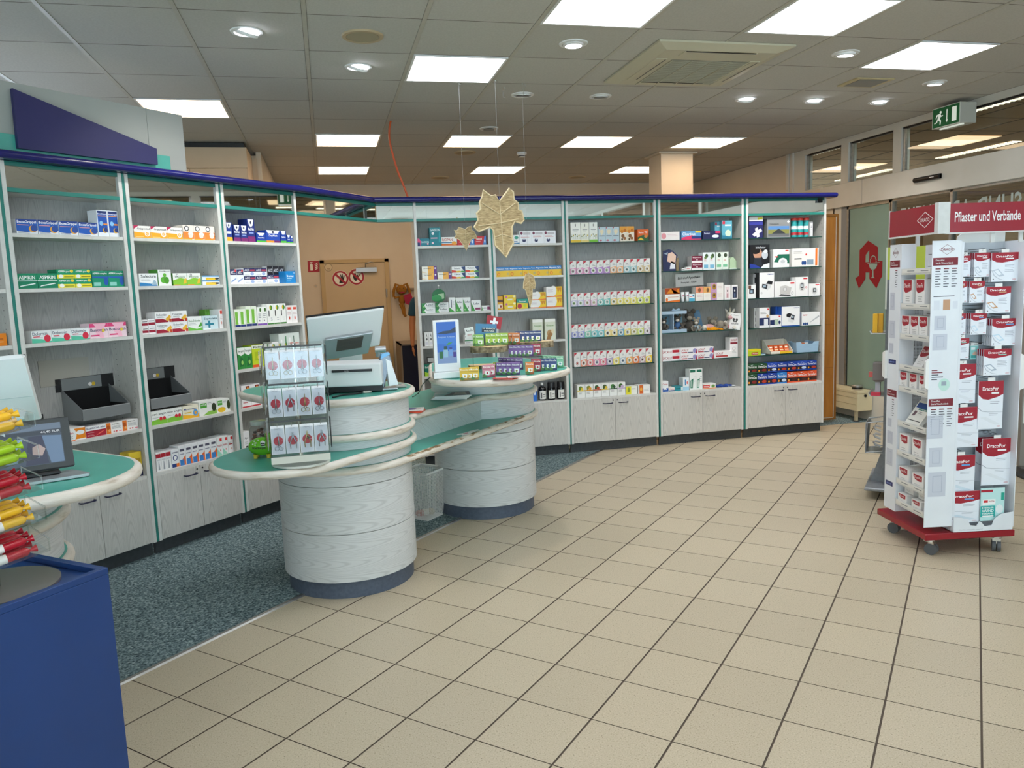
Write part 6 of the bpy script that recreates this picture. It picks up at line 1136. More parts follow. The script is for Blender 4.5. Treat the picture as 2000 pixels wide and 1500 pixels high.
def scissors(kind):
    g=G(); st=M(('#b9bcc0','#c9b27a')[kind%2],.25,.9)
    if kind<2:
        for s_ in (-1,1):
            g.tube([(s_*.009+.009*math.cos(a),0,.014+.009*math.sin(a)) for a in [k*.698 for k in range(9)]],.0014,st,5,closed=True); g.tube([(s_*.005,0,.022),(0,0,.05),(-s_*.001,0,.085)],[.0018,.0022,.0008],st,6)
    else:
        for s_ in (-1,1): g.tube([(s_*.012,0,.01),(s_*.013,0,.035),(s_*.003,0,.062),(s_*.002,0,.085)],[.002,.0028,.003,.001],st,6)
        if kind==3: g.tube([(.0,0,.05),(.01,-.004,.055),(.0,0,.06)],.003,BLACK,6)
    return g.mesh('nail_tool',True)
SC=[scissors(k) for k in range(4)]
def pack_mesh():
    g=G().box(-.029,0,0,.029,.001,.128,PC); paint(g,[R_(.25,.84,.75,.95,'#d5d6da'),R_(.28,.85,.72,.94,'#e9e9ec'),T_('nippes',.3,.7,.865,.925,'#9a9ba2'),E_(.52,.47,.36,.165,'#cc2238'),R_(.74,.46,.86,.472,'#f0c8cc')],(-.029,0,0),w=.058,h=.128,eps=.0003)
    return g.mesh('card')
PCM=pack_mesh(); BLM=G().tube([(0,-.006,.006),(0,-.009,.02),(0,-.009,.11),(0,-.003,.122)],[.018,.026,.026,.016],BL,8,caps=False).mesh('blister',True)
def pack(p,rz,kind,label,group):
    t=thing('scissors_pack',label,'scissors pack',p,rz,group)
    for n,m,l in (('card',PCM,(0,0,0)),('nail_tool',SC[kind],(.002,-.0035,.012))):
        o=bpy.data.objects.new(n,m); C.objects.link(o); o.parent=t; o.location=l
    G().box(-.027,-.011,.002,.027,-.010,.118,BL).obj('blister',t); G().tube([(0,.0,.122),(0,-.004,.134),(.0,.012,.137)],.0012,STEEL,5).obj('hook',t)
    return t
TN=('lower','middle','upper'); KN=('silver nail scissors','gold handled nail scissors','nail nippers','nippers with black spring')
proto=None
for r,z in enumerate((.075,.242,.41)):
    for c in range(4):
        kd=((0,2,3,2),(0,2,1,0),(1,1,0,0))[r][c]; yy=-.140 if c<2 else -.141
        p=local(q,fz,-.093+.062*c,yy,z); pack(p,fz,kd,'pack of '+KN[kd]+', '+TN[r]+' row, '+('leftmost','second from left','third from left','rightmost')[c]+' on the front','packs on the front of the scissors stand')
    for c in range(2):
        rz2=fz-math.pi/2; p=local(q,fz,-.141,.06-.075*c,z); pack(p,rz2,c,'pack of '+KN[c]+', '+TN[r]+' row, '+('rear','front')[c]+' on the left side of the stand','packs on the left side of the scissors stand')
    p=local(q,fz,.141,-.05,z); o=G().box(-.03,0,0,.03,.004,.135,BLACK).box(-.026,-.0005,.05,.026,0,.075,PC).text('nippes',(-.02,-.001,.095),(1,0,0),(0,0,1),PC,w=.04,h=.012).obj('black_card_pack',None,p,fz+math.pi/2,'black card pack, '+TN[r]+' row on the right side of the scissors stand','pack','black packs on the scissors stand')
p=on_z(514,893,ZB); t=thing('piggy_bank','lime green piggy bank with white dots beside the scissors stand','piggy bank',p,facing(p,-12)); PG=noise_mat('lime_glaze',[(.3,'#5fae1e'),(.7,'#6cbc26')],3,.15)
G().ball((0,0,.055),(.066,.045,.045),PG,20).obj('body',t,smooth=True); G().ball((.05,0,.06),(.03,.032,.03),PG,14).obj('head',t,smooth=True)
for y in (-.018,.018): G().ball((.035,y,.1),(.012,.006,.016),PG,10).obj('ear',t,smooth=True)
for x,y in ((-.03,-.02),(.03,-.02),(-.03,.02),(.03,.02)): G().lathe([(.011,0),(.009,.004),(.012,.02)],M('#c2b22a',.3),(x,y,0),10).obj('foot',t,smooth=True)
g=G()
for x,z in ((-.03,.085),(-.02,.078),(-.012,.09),(-.036,.072),(-.024,.068)): 
    y=-.045*math.sqrt(max(0,1-(x/.066)**2-((z-.055)/.045)**2)); g.ball((x,y,z),.0038,WHITE,8)
g.obj('white_dots',t,smooth=True); g=G().text('Rezept',(-.036,-.047,.046),(1,0,0),(0,0,1),KB,w=.062,h=.016); g.ball((.012,-.043,.078),(.012,.003,.012),WHITE,12); g.box(.003,-.0475,.064,.021,-.045,.068,KB); g.box(.003,-.0475,.074,.012,-.0455,.079,KB); g.box(.014,-.0475,.074,.022,-.0455,.079,KB); g.obj('printed_face',t)
p=on_z(506,872,ZB); t=thing('glass_jar','round glass jar of brown wrapped sweets behind the piggy bank','jar',p+Vector((0,.03,0)))
G().lathe([(.001,.002),(.042,.004),(.046,.015),(.046,.09),(.036,.105),(.036,.118)],CLEAR,n=24).obj('glass',t,smooth=True); G().lathe([(.039,.11),(.04,.118),(.04,.13),(.001,.132)],M('#c9cdc8',.2,.5),n=24).obj('lid',t,smooth=True)
for k in range(26): 
    a=k*2.4; r=.03*((k%5)/4)**.5; G().ball((r*math.cos(a),r*math.sin(a),.014+.011*(k//4)),(.011,.009,.008),M(('#5a3a28','#8a5a48','#3a2a22','#a8887c')[k%4],.3),8).obj('wrapped_sweet',t,smooth=True)
# near drum top: till
p=on_plane(684,650,(0,4.42,0),(0,1,0)); fz=facing(p,0)
t=thing('till_monitor','large tilted till monitor seen from behind on the near drum','monitor',(p.x,p.y,ZD),fz); zz=p.z-ZD
s=thing('x','x','x'); bpy.data.objects.remove(s)
RM=(math.radians(24),math.radians(-4),math.radians(2))
sh=G().ext([(-.225,.115),(.2,.125),(.155,-.105),(-.235,-.115)],(0,0,0),(1,0,0),(0,0,1),(0,1,0),.02,WP).obj('back_shell',t,(0,0,zz),RM,bevel=.006)
G().ext([(-.228,.119),(.203,.129),(.158,-.108),(-.239,-.118)],(0,.0205,0),(1,0,0),(0,0,1),(0,1,0),.012,BLACK).obj('display',sh)
G().ext([(-.14,-.01),(.125,.0),(.085,-.13),(-.16,-.14)],(0,-.028,0),(1,0,0),(0,0,1),(0,1,0),.028,SILVER).obj('mount_box',t,(0,0,zz),RM,bevel=.004)
G().ext([(-.075,-.022),(.07,-.015),(.05,-.085),(-.09,-.09)],(0,-.031,0),(1,0,0),(0,0,1),(0,1,0),.004,M('#4a4740',.6)).obj('vent_grille',t,(0,0,zz),RM)
for k in range(8): G().box(-.08+.006,-.0315,-.03-.007*k,.055,-.031,-.028-.007*k,DGREY).obj('vent_slot',t,(0,0,zz),RM)
G().box(-.07,.03,0,.06,.09,zz-.12,WPG,.006).obj('neck',t); G().cyl(0,0,0,.06,.018,SILVER).obj('hinge',t,(.13,-.02,zz-.1),(0,math.radians(90),0)); G().tube([(.15,-.02,zz-.1),(.145,-.01,.15)],.014,SILVER,10).obj('arm',t)
p=on_z(690,768,ZD); fz=facing(p,-10)
t=thing('receipt_printer','white receipt printer with black side vents on the near drum','printer',p+Vector((.0,.07,0)),fz)
G().ext([(-.07,.045),(-.05,.05),(.08,.03),(.09,.155),(.02,.175),(-.085,.165)],(-.165,0,0),(0,1,0),(0,0,1),(1,0,0),.33,WP).obj('body',t,(0,0,-.012),bevel=.008); G().box(-.16,-.04,0,.16,.08,.04,BLACK,.004).obj('foot',t); G().ext([(-.068,.05),(-.05,.05),(-.065,.16),(-.082,.16)],(-.1675,0,-.012),(0,1,0),(0,0,1),(1,0,0),.004,BLACK).obj('side_vent',t)
G().box(-.085,-.091,.112,.12,-.08,.124,BLACK,.001).text('NCR',(-.02,-.0925,.114),(1,0,0),(0,0,1),M('#9a9a9a'),w=.022,h=.007).obj('black_strip',t,(0,.0,0))
p=on_z(757,762,ZD); fz=facing(p,8)
t=thing('barcode_scanner','silver desktop barcode scanner with a white window on the near drum','scanner',p+Vector((0,.03,0)),fz)
G().box(-.06,-.04,0,.05,.05,.012,SILVER,.004).obj('foot',t); G().ext([(-.045,.012),(-.02,.012),(.01,.1),(.03,.15),(.02,.185),(-.02,.19),(-.035,.16),(-.05,.06)],(0,-.03,0),(1,0,0),(0,0,1),(0,1,0),.055,M('#7f8894',.3,.5)).obj('body',t,bevel=.006); G().ext([(-.005,.02),(.045,.025),(.012,.15),(-.015,.165)],(.012,-.034,0),(1,0,0),(0,0,1),(0,1,0),.05,M('#dfe4e8',.25)).obj('window',t,bevel=.003); G().ext([(-.03,.165),(.02,.185),(.018,.197),(-.022,.19)],(0,-.032,0),(1,0,0),(0,0,1),(0,1,0),.05,M('#6fb4e8',.3)).obj('blue_cap',t)
p=on_z(783,757,ZD); t=thing('card_pad','flat grey pad with a rounded slot beside the scanner','pad',p+Vector((-.012,.035,0)),fz); G().box(-.042,-.04,0,.04,.045,.012,M('#a39d94',.5),.003).obj('body',t); G().tube([(-.018,-.01,.0125),(.018,-.01,.0125),(.018,.008,.0125),(-.018,.008,.0125)],.0012,GREY,6,closed=True).obj('slot',t)
a=[on_z(x,y,ZD+.004) for x,y in ((640,772),(660,765),(690,762),(712,752),(718,760),(700,768),(672,771),(650,776))]
G().tube(smooth(a),.0045,BLACK,6).obj('cable_tangle',None,label='tangle of black and grey cables before the white printer',cat='cable',smooth=True)
p=on_z(716,766,ZD); G().cyl(0,0,0,.006,.026,M('#dcd8cc',.4)).cyl(0,0,.006,.0065,.018,M('#e8e4d8',.4)).obj('round_puck',None,p,0,'small flat cream disc beside the scanner foot','disc')
# middle counter: magazines, paper
MG=[('magazines in a stack of three','#e6e2de')]
p=on_z(880,777,ZCm); fz=facing(p,-8)
for k in range(4):
    g=G().box(-.115,-.085,0,.115,.085,.006,M('#dcdcd8',.5)); 
    if k==3:
        for P,c in (([(-.115,-.085),(.115,-.085),(.115,.085),(-.115,.085)],'#b8ccd2'),([(-.06,-.08),(.11,-.08),(.11,.08),(0,.05)],'#7a2e2a'),([(0,-.06),(.09,-.05),(.08,.06),(.02,.05)],'#d8a890'),([(-.11,.0),(-.03,.0),(-.03,.08),(-.11,.08)],'#e9eef0')): g.face([(x,y,.0062+.0002*len(g.f)) for x,y in P],M(c,.3))
    g.obj('magazine',None,p+Vector((.004*k,-.003*k,.0065*k)),fz+.06*k,('lowest','second lowest','second highest','topmost')[k]+' magazine of the pile on the middle counter top','magazine','magazines on the middle counter')
p=on_z(812,805,ZCm); 
for k,(c,n) in enumerate((('#d8583a','orange'),('#c94a30','rust orange'),('#e8e4e0','white and blue'))):
    g=G().box(-.07,-.05,0,.07,.05,.005,M(c,.4))
    if k==2: g.face([(-.06,-.04,.0053),(.02,-.04,.0053),(.03,.03,.0053),(-.05,.04,.0053)],M('#3a4a8a',.4)); g.face([(.0,-.03,.0056),(.06,-.03,.0056),(.05,.03,.0056)],M('#d8c8c0',.4))
    g.obj('booklet',None,p+Vector((-.02,.03,.0055*k)),facing(p,-15+6*k),n+' booklet in the small pile beside the near drum','booklet')
p=on_z(915,845,ZA); G().ext([(-.09,-.02),(-.05,-.035),(.02,-.02),(.1,-.012),(.11,.01),(.04,.02),(-.03,.02),(-.06,.035),(-.09,.02),(-.07,0)],(0,0,0),(1,0,0),(0,1,0),(0,0,1),.001,WHITE).ext([(-.06,-.01),(-.02,-.012),(0,.005),(-.04,.012)],(0,0,.001),(1,0,0),(0,1,0),(0,0,1),.0004,M('#c98f96',.5)).obj('paper_cut_out',None,p,math.radians(44),'white paper cut-out lying on the lower counter shelf','paper')
# oval top: screen, mint boxes on wood slices and risers
p=on_z(876,738,ZD); fz=facing(p,6)
t=thing('advert_screen','white upright advert screen with a blue lake picture on the oval counter top','screen',p+Vector((0,.03,0)),fz); WB=M('#e4e7e8',.3)
G().box(-.085,-.06,0,.085,.06,.036,WB,.003).obj('base',t); G().box(-.075,-.03,.036,.075,.03,.335,WB,.004).obj('frame',t)
g=G(); a=lambda P,c: g.face([(x,-.0305-.0003*len(g.f),z) for x,z in P],A(c))
a([(-.056,.085),(.056,.085),(.056,.325),(-.056,.325)],'#2f6fd0'); a([(-.056,.085),(.056,.085),(.056,.16),(-.056,.15)],'#7a9ac8'); a([(-.056,.20),(.056,.19),(.056,.235),(-.056,.235)],'#3a80dc'); a([(-.056,.258),(-.02,.272),(.02,.275),(.056,.295),(.056,.262),(.0,.256)],'#28405c'); a([(-.02,.12),(.005,.12),(.005,.165),(-.02,.165)],'#8fc0d8'); a([(-.017,.165),(.002,.165),(.002,.185),(-.017,.185)],'#1c4a3a'); a([(.012,.128),(.032,.128),(.032,.165),(.012,.165)],'#6aa0e0'); a([(.014,.165),(.030,.165),(.03,.178),(.014,.178)],'#2a3a8c'); a([(-.045,.115),(-.024,.115),(-.024,.155),(-.045,.155)],'#1f6a3c'); a([(.035,.12),(.052,.12),(.052,.15),(.035,.15)],'#3a2a8c'); a([(-.005,.19),(.01,.205),(.035,.208),(.02,.195)],'#3f9a4a')
g.text('Bergsee Kräuter',(-.05,-.036,.232),(1,0,0),(0,0,1),A('#a8c8ee'),w=.1,h=.012); g.obj('picture',t)
cabl=[on_z(840,737,ZD+.003),on_z(834,742,ZD-.0),on_z(825,752,ZD-.08),on_z(817,768,ZCm+.004),on_z(806,775,ZCm+.004)]
G().tube(smooth(cabl),.003,BLACK,6).obj('black_cable',None,label='thin black cable hanging down from the advert screen',cat='cable',smooth=True)
BARK=noise_mat('bark',[(.3,'#5a4a36'),(.5,'#86745a'),(.7,'#a8967a')],40,.9,5,bump=.6,bscale=60); WOOD=noise_mat('pale_wood_face',[(.3,'#d8b884'),(.7,'#e6cca0')],10,.6,3,(1,1,1))
def slice_(label,p,rx,ry,th):
    t=thing('wood_slice',label,'wood slice',p,facing(p)); P=[(rx*(1+.03*math.sin(3*a+1)+.02*math.sin(7*a))*math.cos(a),ry*(1+.03*math.sin(2*a))*math.sin(a)) for a in [k*math.pi/20 for k in range(40)]]
    G().prism(P,-th,0,WOOD,BARK).obj('bark_disc',t); return t
def riser(label,p,w,d,h):
    t=thing('acrylic_riser',label,'riser',p,facing(p)); G().box(-w/2,-d/2,h-.003,w/2,d/2,h,CLEAR).obj('top',t)
    for x in (-w/2,w/2-.003): G().box(x,-d/2,0,x+.003,d/2,h-.0031,CLEAR).obj('side',t)
def mint_mesh(c,dark,pic):
    g=G().box(-.025,0,0,.025,.022,.07,M(c,.35)); paint(g,[R_(0,0,1,.2,dark),E_(.3,.15,.25,.14,'#4a7a3a'),P_([(.34,.2),(.8,.17),(.86,.5),(.3,.52)],'#f0efe8'),E_(.58,.34,.12,.09,pic),T_('Ricola',.1,.92,.78,.92,'#f6f4ea'),R_(.1,.66,.9,.7,dark)],(-.025,0,0),w=.05,h=.07,eps=.0002)
    g.face([(-.0252,.004,.012),(-.0252,.018,.012),(-.0252,.018,.055),(-.0252,.004,.055)],M(dark,.4)); return g.mesh('mint_box')
MC=dict(yellow=mint_mesh('#d8b428','#9a7a1a','#c9a22a'),pink=mint_mesh('#d88a9a','#a84a62','#b01f3a'),purple=mint_mesh('#7a5496','#4f3468','#8a6a2a'),orange=mint_mesh('#e08234','#a8501e','#d88a2a'),red=mint_mesh('#b02a44','#7a1a2c','#c02030'),navy=mint_mesh('#2a417c','#1a2a58','#8ab04a'),green=mint_mesh('#8fbe4a','#5a8a2a','#7aa83a'),mintc=mint_mesh('#8fc8a4','#4a9a72','#4a9aa8'),olive=mint_mesh('#8a9436','#5c6420','#a8b040'),lime=mint_mesh('#a8c83c','#6f942a','#7aa83a'))
def mints(col,px,py,z,n,where,dx=-.012,dy=.019,turn=0,s=1.,h=None):
    p=on_z(px,py,z) if h is None else on_y(px,py,h)
    for k in range(n):
        rz=facing(p,turn); o=bpy.data.objects.new('mint_box',MC[col]); C.objects.link(o); o.location=local(p,rz,dx*k,dy*k+.0005,.0005); o.rotation_euler=(0,0,rz); o.scale=(s,s,s)
        cn={'mintc':'mint green'}.get(col,col); lab=(cn+' sweet box '+where) if n==1 else (cn+' sweet box, '+('frontmost' if k==0 else ORD[k]+' behind')+', '+where)
        tag(o,lab,'sweet box','sweet boxes on the oval counter top' if n==1 else cn+' sweet boxes '+where)
mints('yellow',927.5,742,ZD,2,'at the front left of the oval top',.0,.023); mints('yellow',916,742.5,ZD,1,'second from the left at the front edge'); mints('yellow',907,743,ZD,1,'leftmost at the front edge')
mints('pink',951,737,ZD,2,'beside the yellow boxes on the oval top',.024,.024); mints('olive',972,731,ZD,1,'between the pink and purple boxes')
mints('purple',1008,732,ZD,4,'behind the orange booklets',-.030,.008); mints('purple',1014,722,ZD+.0,5,'in the second row on the oval top',-.026,.02)
mints('orange',1035,731,ZD,1,'standing alone right of the booklets'); mints('red',1049,725,ZD,2,'right of the lone orange box',-.01,.024); mints('navy',1080,723,ZD,3,'at the right end of the oval top',-.028,.004); mints('mintc',1093,718,ZD,5,'behind the navy boxes at the right end',-.026,.02)
def red_label(px,py): pass
# risers and slices
yy=4.66; a=on_y(954,676,yy); hz=a.z
riser('clear acrylic riser under the left wood slice',Vector((a.x,yy+.02,ZD)),.19,.13,hz-.036-ZD); slice_('left bark-edged wood slice with lime boxes on a riser',Vector((a.x,yy,hz)),.115,.075,.0355)
mints('green',937,676.5,0,2,'at the left of the left wood slice',-.016,.02,h=yy-.035); mints('lime',985,673,0,4,'in a row on the left wood slice',-.030,.004,h=yy-.025)
yy2=4.86; a=on_y(1030,667,yy2); riser('tall clear acrylic riser under the right wood slice',Vector((a.x,yy2+.03,ZD)),.22,.1,a.z-.041-ZD); slice_('right longer bark-edged wood slice with orange and navy boxes',Vector((a.x,yy2,a.z)),.165,.06,.04)
mints('orange',1008,672,0,3,'at the left of the right wood slice',-.022,.012,h=yy2-.04); mints('navy',1050,667.5,0,5,'in a row on the right wood slice',-.030,.0015,h=yy2-.03)
yy3=4.68; a=on_y(1030,697,yy3); riser('low clear acrylic riser under purple and red boxes',Vector((a.x,yy3+.03,ZD)),.2,.1,a.z-ZD); mints('purple',1034,696,0,5,'on the low acrylic riser',-.026,.003,h=yy3-.012); mints('red',1049,694,0,2,'at the right of the low acrylic riser',-.010,.024,h=yy3-.012)
p=on_z(958,722,ZD); slice_('pale wood slice lying flat behind the yellow boxes',p+Vector((.0,.12,.022)),.12,.06,.0215)
# promotion cards on the slice
a=on_y(940,675,yy+.03)
card('promo_card','blue promotion card with white lettering behind the lime boxes','card',Vector((a.x+.03,yy+.045,hz+.0005)),.13,.135,[P_([(0,0),(1,0),(1,.3),(.7,.45),(.5,.3),(.3,.5),(0,.25)],'#6f747c'),R_(.3,.62,.95,.82,'#1c2a3c'),T_('SO EINFACH',.33,.92,.76,.82,'#ffffff'),T_('WOHLTUEND',.4,.9,.64,.71,'#ffffff')],'#4a86b4',roll=4)
card('promo_card','small white promotion card left of the blue card','card',Vector((a.x-.06,yy+.06,hz+.055)),.055,.062,[T_('Ricola',.12,.88,.6,.85,'#222'),T_('aktion',.2,.7,.2,.42,'#c86a6a')],'#f1f0ee',roll=-8)
o=card('swiss_flag_card','red card with a white cross above the blue card','card',Vector((a.x+.085,yy+.06,hz+.105)),.095,.075,[R_(.42,.15,.58,.88,'#ffffff'),R_(.24,.42,.76,.62,'#ffffff')],'#b01c2c',roll=12)
G().tube([(0,0,-.104),(0,.001,0)],.002,WOOD,6).obj('stick',o); 
p=on_z(990,741,ZD); 
for k,(c,n,dx) in enumerate((('#d24a30','lower orange',.0),('#b8342a','upper red',-.02),('#e3e0dc','white right-hand',.06))):
    g=G().box(-.055,-.035,0,.055,.035,.004,M(c,.4)).face([(-.04,-.02,.0043),(.02,-.02,.0043),(.02,0,.0043),(-.04,0,.0043)],M(('#f0dcd4','#e8e4e0','#c8402f')[k],.4)); g.obj('booklet',None,local(p,facing(p),dx,.02,.0045*k+.0004),facing(p,-25+14*k),n+' booklet at the front edge of the oval top','booklet')
# waste basket
p=on_z(836,1012,.004); rz=math.radians(46); MESHM=noise_mat('white_wire_mesh',[(.4,'#8d9092'),(.6,'#d4d6d6')],300,.5)
t=thing('waste_basket','white wire mesh waste basket under the counter between the drums','waste basket',p+Vector((-.01,.05,.0)),rz)
b0,b1,hh=.085,.115,.33
for a in range(4):
    g=G(); n_=15
    for i in range(n_+1):
        f=-1+2*i/n_; g.tube([(f*b0,-b0,.006),(f*b1,-b1,hh)],.0011,WHITE,4,caps=False)
    for j in range(32):
        z=.01+(hh-.02)*j/31; r=b0+(b1-b0)*z/hh; g.tube([(-r,-r,z),(r,-r,z)],.0009,WHITE,4,caps=False)
    g.obj('mesh_side',t,(0,0,0),a*math.pi/2,kind='stuff')
G().tube([(-b1,-b1,hh),(b1,-b1,hh),(b1,b1,hh),(-b1,b1,hh)],.007,WHITE,8,closed=True).obj('rim',t,smooth=True); G().box(-b0,-b0,0,b0,b0,.006,WHITE).obj('bottom',t)
for k,(c,n) in enumerate((('#c98f88','pink'),('#e4e0d6','white'),('#b9ae98','tan'))): G().ball((0,0,.025),(.04,.03,.022),M(c,.7),8,Matrix.Rotation(k,3,'Z')).obj('crumpled_paper',None,t.location+Vector((-.035+.035*k,-.02+.01*k,.008)),0,n+' crumpled paper lying in the waste basket','paper')
# ---------------------------------------------------------------- plaster display stand by the entrance
SP=Vector((3.07,3.43,0)); SRZ=math.radians(-10.55); SX=Vector((math.cos(SRZ),math.sin(SRZ),0)); SY=Vector((-SX.y,SX.x,0))
def SW(a,b,z): p=SP+SX*a+SY*b; return Vector((p.x,p.y,z))
WS=noise_mat('white_stand_sheet',[(.3,'#dfe3ea'),(.7,'#e6eaf0')],6,.4); WSG=M('#c9cdd3',.4); RP_=M('#7a1526',.45); DKT=M('#4a4d58',.5)
t=thing('plaster_stand','white and red rolling display stand with plasters and bandages at the right','display stand',SP,SRZ)
G().box(0,0,.095,.5,.5,.132,REDB,.004).obj('base_platform',t)
for a,b in ((.06,.06),(.44,.06),(.06,.44),(.44,.44)):
    c=thing('caster','x','x'); bpy.data.objects.remove(c)
    c=G().cyl(0,0,.075,.095,.03,CHROME,20).box(-.02,-.028,.04,.02,.0,.08,CHROME,.004).obj('caster',t,(a,b,0),math.radians(40 if a<.3 else -30))
    for x in (-.012,.012): g=G().cyl(0,0,x-.009,x+.009,.032,M('#55585c',.5),22); g.v=[(z,x_-.012,y_+.032) for x_,y_,z in g.v]; g.obj('wheel',c,smooth=True,ang=50)
# core, fins
G().box(.17,.17,.14,.35,.35,1.69,WSG).obj('core',t)
G().box(.15,.168,.14,.5,.172,1.69,WSG).box(.16,.02,.14,.172,.17,1.69,WS).obj('front_back_panel',t)
G().box(.168,.03,.16,.172,.36,1.69,WS).obj('left_back_panel',t)
def finart(g,o,ux,out,w,top,big):
    zt=top; u=Vector(ux); o=Vector(o); 
    def q(x0,z0,x1,z1,m,k=1): g.face([o+u*(x*w)+Vector((0,0,z))+Vector(out)*(.0004*k) for x,z in ((x0,z0),(x1,z0),(x1,z1),(x0,z1))],m)
    def T(s,x,z,ww,hh,m,k=2): g.text(s,o+u*(x*w)+Vector((0,0,z))+Vector(out)*(.0004*k),u,(0,0,1),m,ww*w,hh)
    def dia(cx,cz,rx,rz):
        R=[(cx-rx,cz),(cx,cz-rz),(cx+rx,cz),(cx,cz+rz)]; I=[(cx+(x-cx)*.93,cz+(z-cz)*.93) for x,z in R]
        for i in range(4):
            j=(i+1)%4; g.face([o+u*(x*w)+Vector((0,0,z))+Vector(out)*.0004 for x,z in (R[i],R[j],I[j],I[i])],RP_)
    dia(.5,1.653,.27,.027); T('DRACO',.3,1.647,.4,.013,RP_)
    for z in (1.612,.87):
        q(.03,z-.04,.88,z,RP_); T('DracoPor' if big else 'DracoFix',.12,z-.017,.3,.009,WHITE); T('Sterile Wundverbände' if big else 'Fixierpflaster',.12,z-.032,.6,.009,WHITE)
        for c in ((.12,.4,.68) if big else (.5,)):
            for k,(ww,h_) in enumerate(((.18,.006),(.16,.005),(.2,.004),(.14,.004),(.18,.004),(.1,.004),(.19,.004),(.15,.004))): q(c,z-.06-.013*k,c+ww,z-.06-.013*k+h_,RP_ if k==0 else DKT)
    pads=((.14,1.235,.4,.075),(.1,1.13,.5,.085),(.0,.655,.56,.125),(.1,.50,.48,.105),(.1,.335,.62,.135)) if big else ((.1,1.33,.42,.1),(.1,1.17,.5,.1),(.1,1.08,.4,.06),(.15,.65,.36,.05),(.15,.55,.5,.075),(.12,.42,.55,.1),)
    PADM,PADD=M('#c6cad6',.5),M('#aab0c2',.5)
    for x,z,ww,hh in pads:
        q(x,z,x+ww,z+hh,PADM); e=.012; q(x+ww*.25,z+hh*.18,x+ww*.78,z+hh*.85,PADD,2); q(x+ww*.28,z+hh*.2,x+ww*.75,z+hh*.83,PADM,3)
    if big: 
        q(.42,1.34,.66,1.395,M('#c49a78',.5)); q(.1,1.34,.3,1.39,M('#d9dde6',.5)); q(.75,1.345,.92,1.385,M('#d9dde6',.5)); q(.08,1.41,.8,1.414,DKT)
        g.face([o+u*(x*w)+Vector((0,0,z))+Vector(out)*.0004 for x,z in [(.55+.2*math.cos(k*.314),.945+.034*math.sin(k*.314)) for k in range(20)]],M('#bfe0d6',.5)); q(.45,.94,.62,.962,M('#9aa6b2',.5),2)
        for k in range(5): q(.1,1.02-.012*k,.1+(.2,.38,.24,.4,.2)[k],1.02-.012*k+.005,(RP_,RP_,DKT,DKT,DKT)[k])
    else: 
        for z in (1.02,.30): q(.1,z,.75,z+.026,M('#1f2a66',.4)); T('steril',.2,z+.008,.4,.01,M('#8fa0dc'),2)
g=G().box(.0,.016,.165,.157,.02,1.70,WS); finart(g,(.0,.016,0),(1,0,0),(0,-1,0),.157,1.7,True); g.obj('front_fin',t)
g=G().box(.016,.335,.16,.02,.455,1.70,WS); finart(g,(.016,.455,0),(0,-1,0),(-1,0,0),.12,1.7,False); g.box(.02,.335,.16,.10,.339,1.70,WS); g.obj('left_fin',t)
G().box(.488,.0,.15,.492,.17,1.69,WS).obj('right_fin',t); G().box(.34,.496,.16,.5,.5,1.70,WS).obj('rear_fin',t)
for o,ax in (((.012,.30,.93),'y'),((-.002,.0,.93),'x'),((.49,.0,.93),'x')):
    pass
G().ext([(0,.0),(.03,.012),(.03,.15),(0,.165)],(.0005,.455,.93),(0,1,0),(0,0,1),(1,0,0),.015,WHITE).obj('side_grip',t); G().ext([(0,.0),(-.018,.012),(-.018,.15),(0,.165)],(0,.014,.92),(1,0,0),(0,0,1),(0,1,0),.015,WHITE).obj('side_grip',t); G().ext([(0,.0),(.03,.012),(.03,.18),(0,.195)],(.492,.0,.9),(1,0,0),(0,0,1),(0,1,0),.015,WHITE).obj('side_grip',t)
# header boards
HR=noise_mat('crimson_header',[(.3,'#8f1426'),(.7,'#96182b')],5,.3); MET=noise_mat('white_profile',[(.3,'#c9cac8'),(.7,'#d2d3d1')],30,.35)
g=G().box(.05,-.012,1.738,.60,-.004,1.884,HR); g.text('Pflaster und Verbände',(.095,-.0125,1.79),(1,0,0),(0,0,1),WHITE,w=.35,h=.052); g.obj('front_header',t); G().box(.05,-.014,1.730,.60,-.002,1.738,MET).box(.05,-.004,1.738,.6,.0,1.884,MET).obj('header_frame',t)
g=G().box(-.004,-.03,1.742,.002,.43,1.884,HR)
R=[(.0,.033),(.058,0),(0,-.033),(-.058,0)]; R=[(.085+a,b) for a,b in [(0,.042),(.075,0),(0,-.042),(-.075,0)]]
for s0,s1,m in ((1,.9,WHITE),):
    Q=[(.085+(a-.085)*.91,b*.91) for a,b in R]
    for i in range(4):
        j=(i+1)%4; g.face([(-.0045,a,1.813+b) for a,b in (R[i],Q[i],Q[j],R[j])],m)
g.text('DRACO',(-.0045,.125,1.803),(0,-1,0),(0,0,1),WHITE,w=.08,h=.02); g.obj('left_header',t); G().box(-.006,-.03,1.733,.004,.43,1.742,MET).box(-.006,.43,1.733,.004,.438,1.89,MET).box(-.012,-.045,1.733,.05,-.012,1.89,MET).obj('header_frame',t)
for x,y in ((.02,.2),(.3,.0),(.46,.01)): G().box(x,y,1.68,x+.02,y+.01,1.74,MET).obj('header_strut',t)
G().ext([(.0,0),(.27,.0),(.27,.05),(.03,.05),(.008,.035)],(.225,.17,1.69),(1,0,0),(0,0,1),(0,1,0),.008,WHITE).obj('rear_board',t)
def lz(px,py): return on_plane(px,py,SW(.02,0,0),SX).z
SHY=(531,597,655,715,757,825,883,939,981); SHZ=[]
ST=noise_mat('shelf_steel_white',[(.3,'#d3d4d2'),(.7,'#dadbd9')],30,.4); LBL=glass_mat('label_rail','#e3e3df',.15)
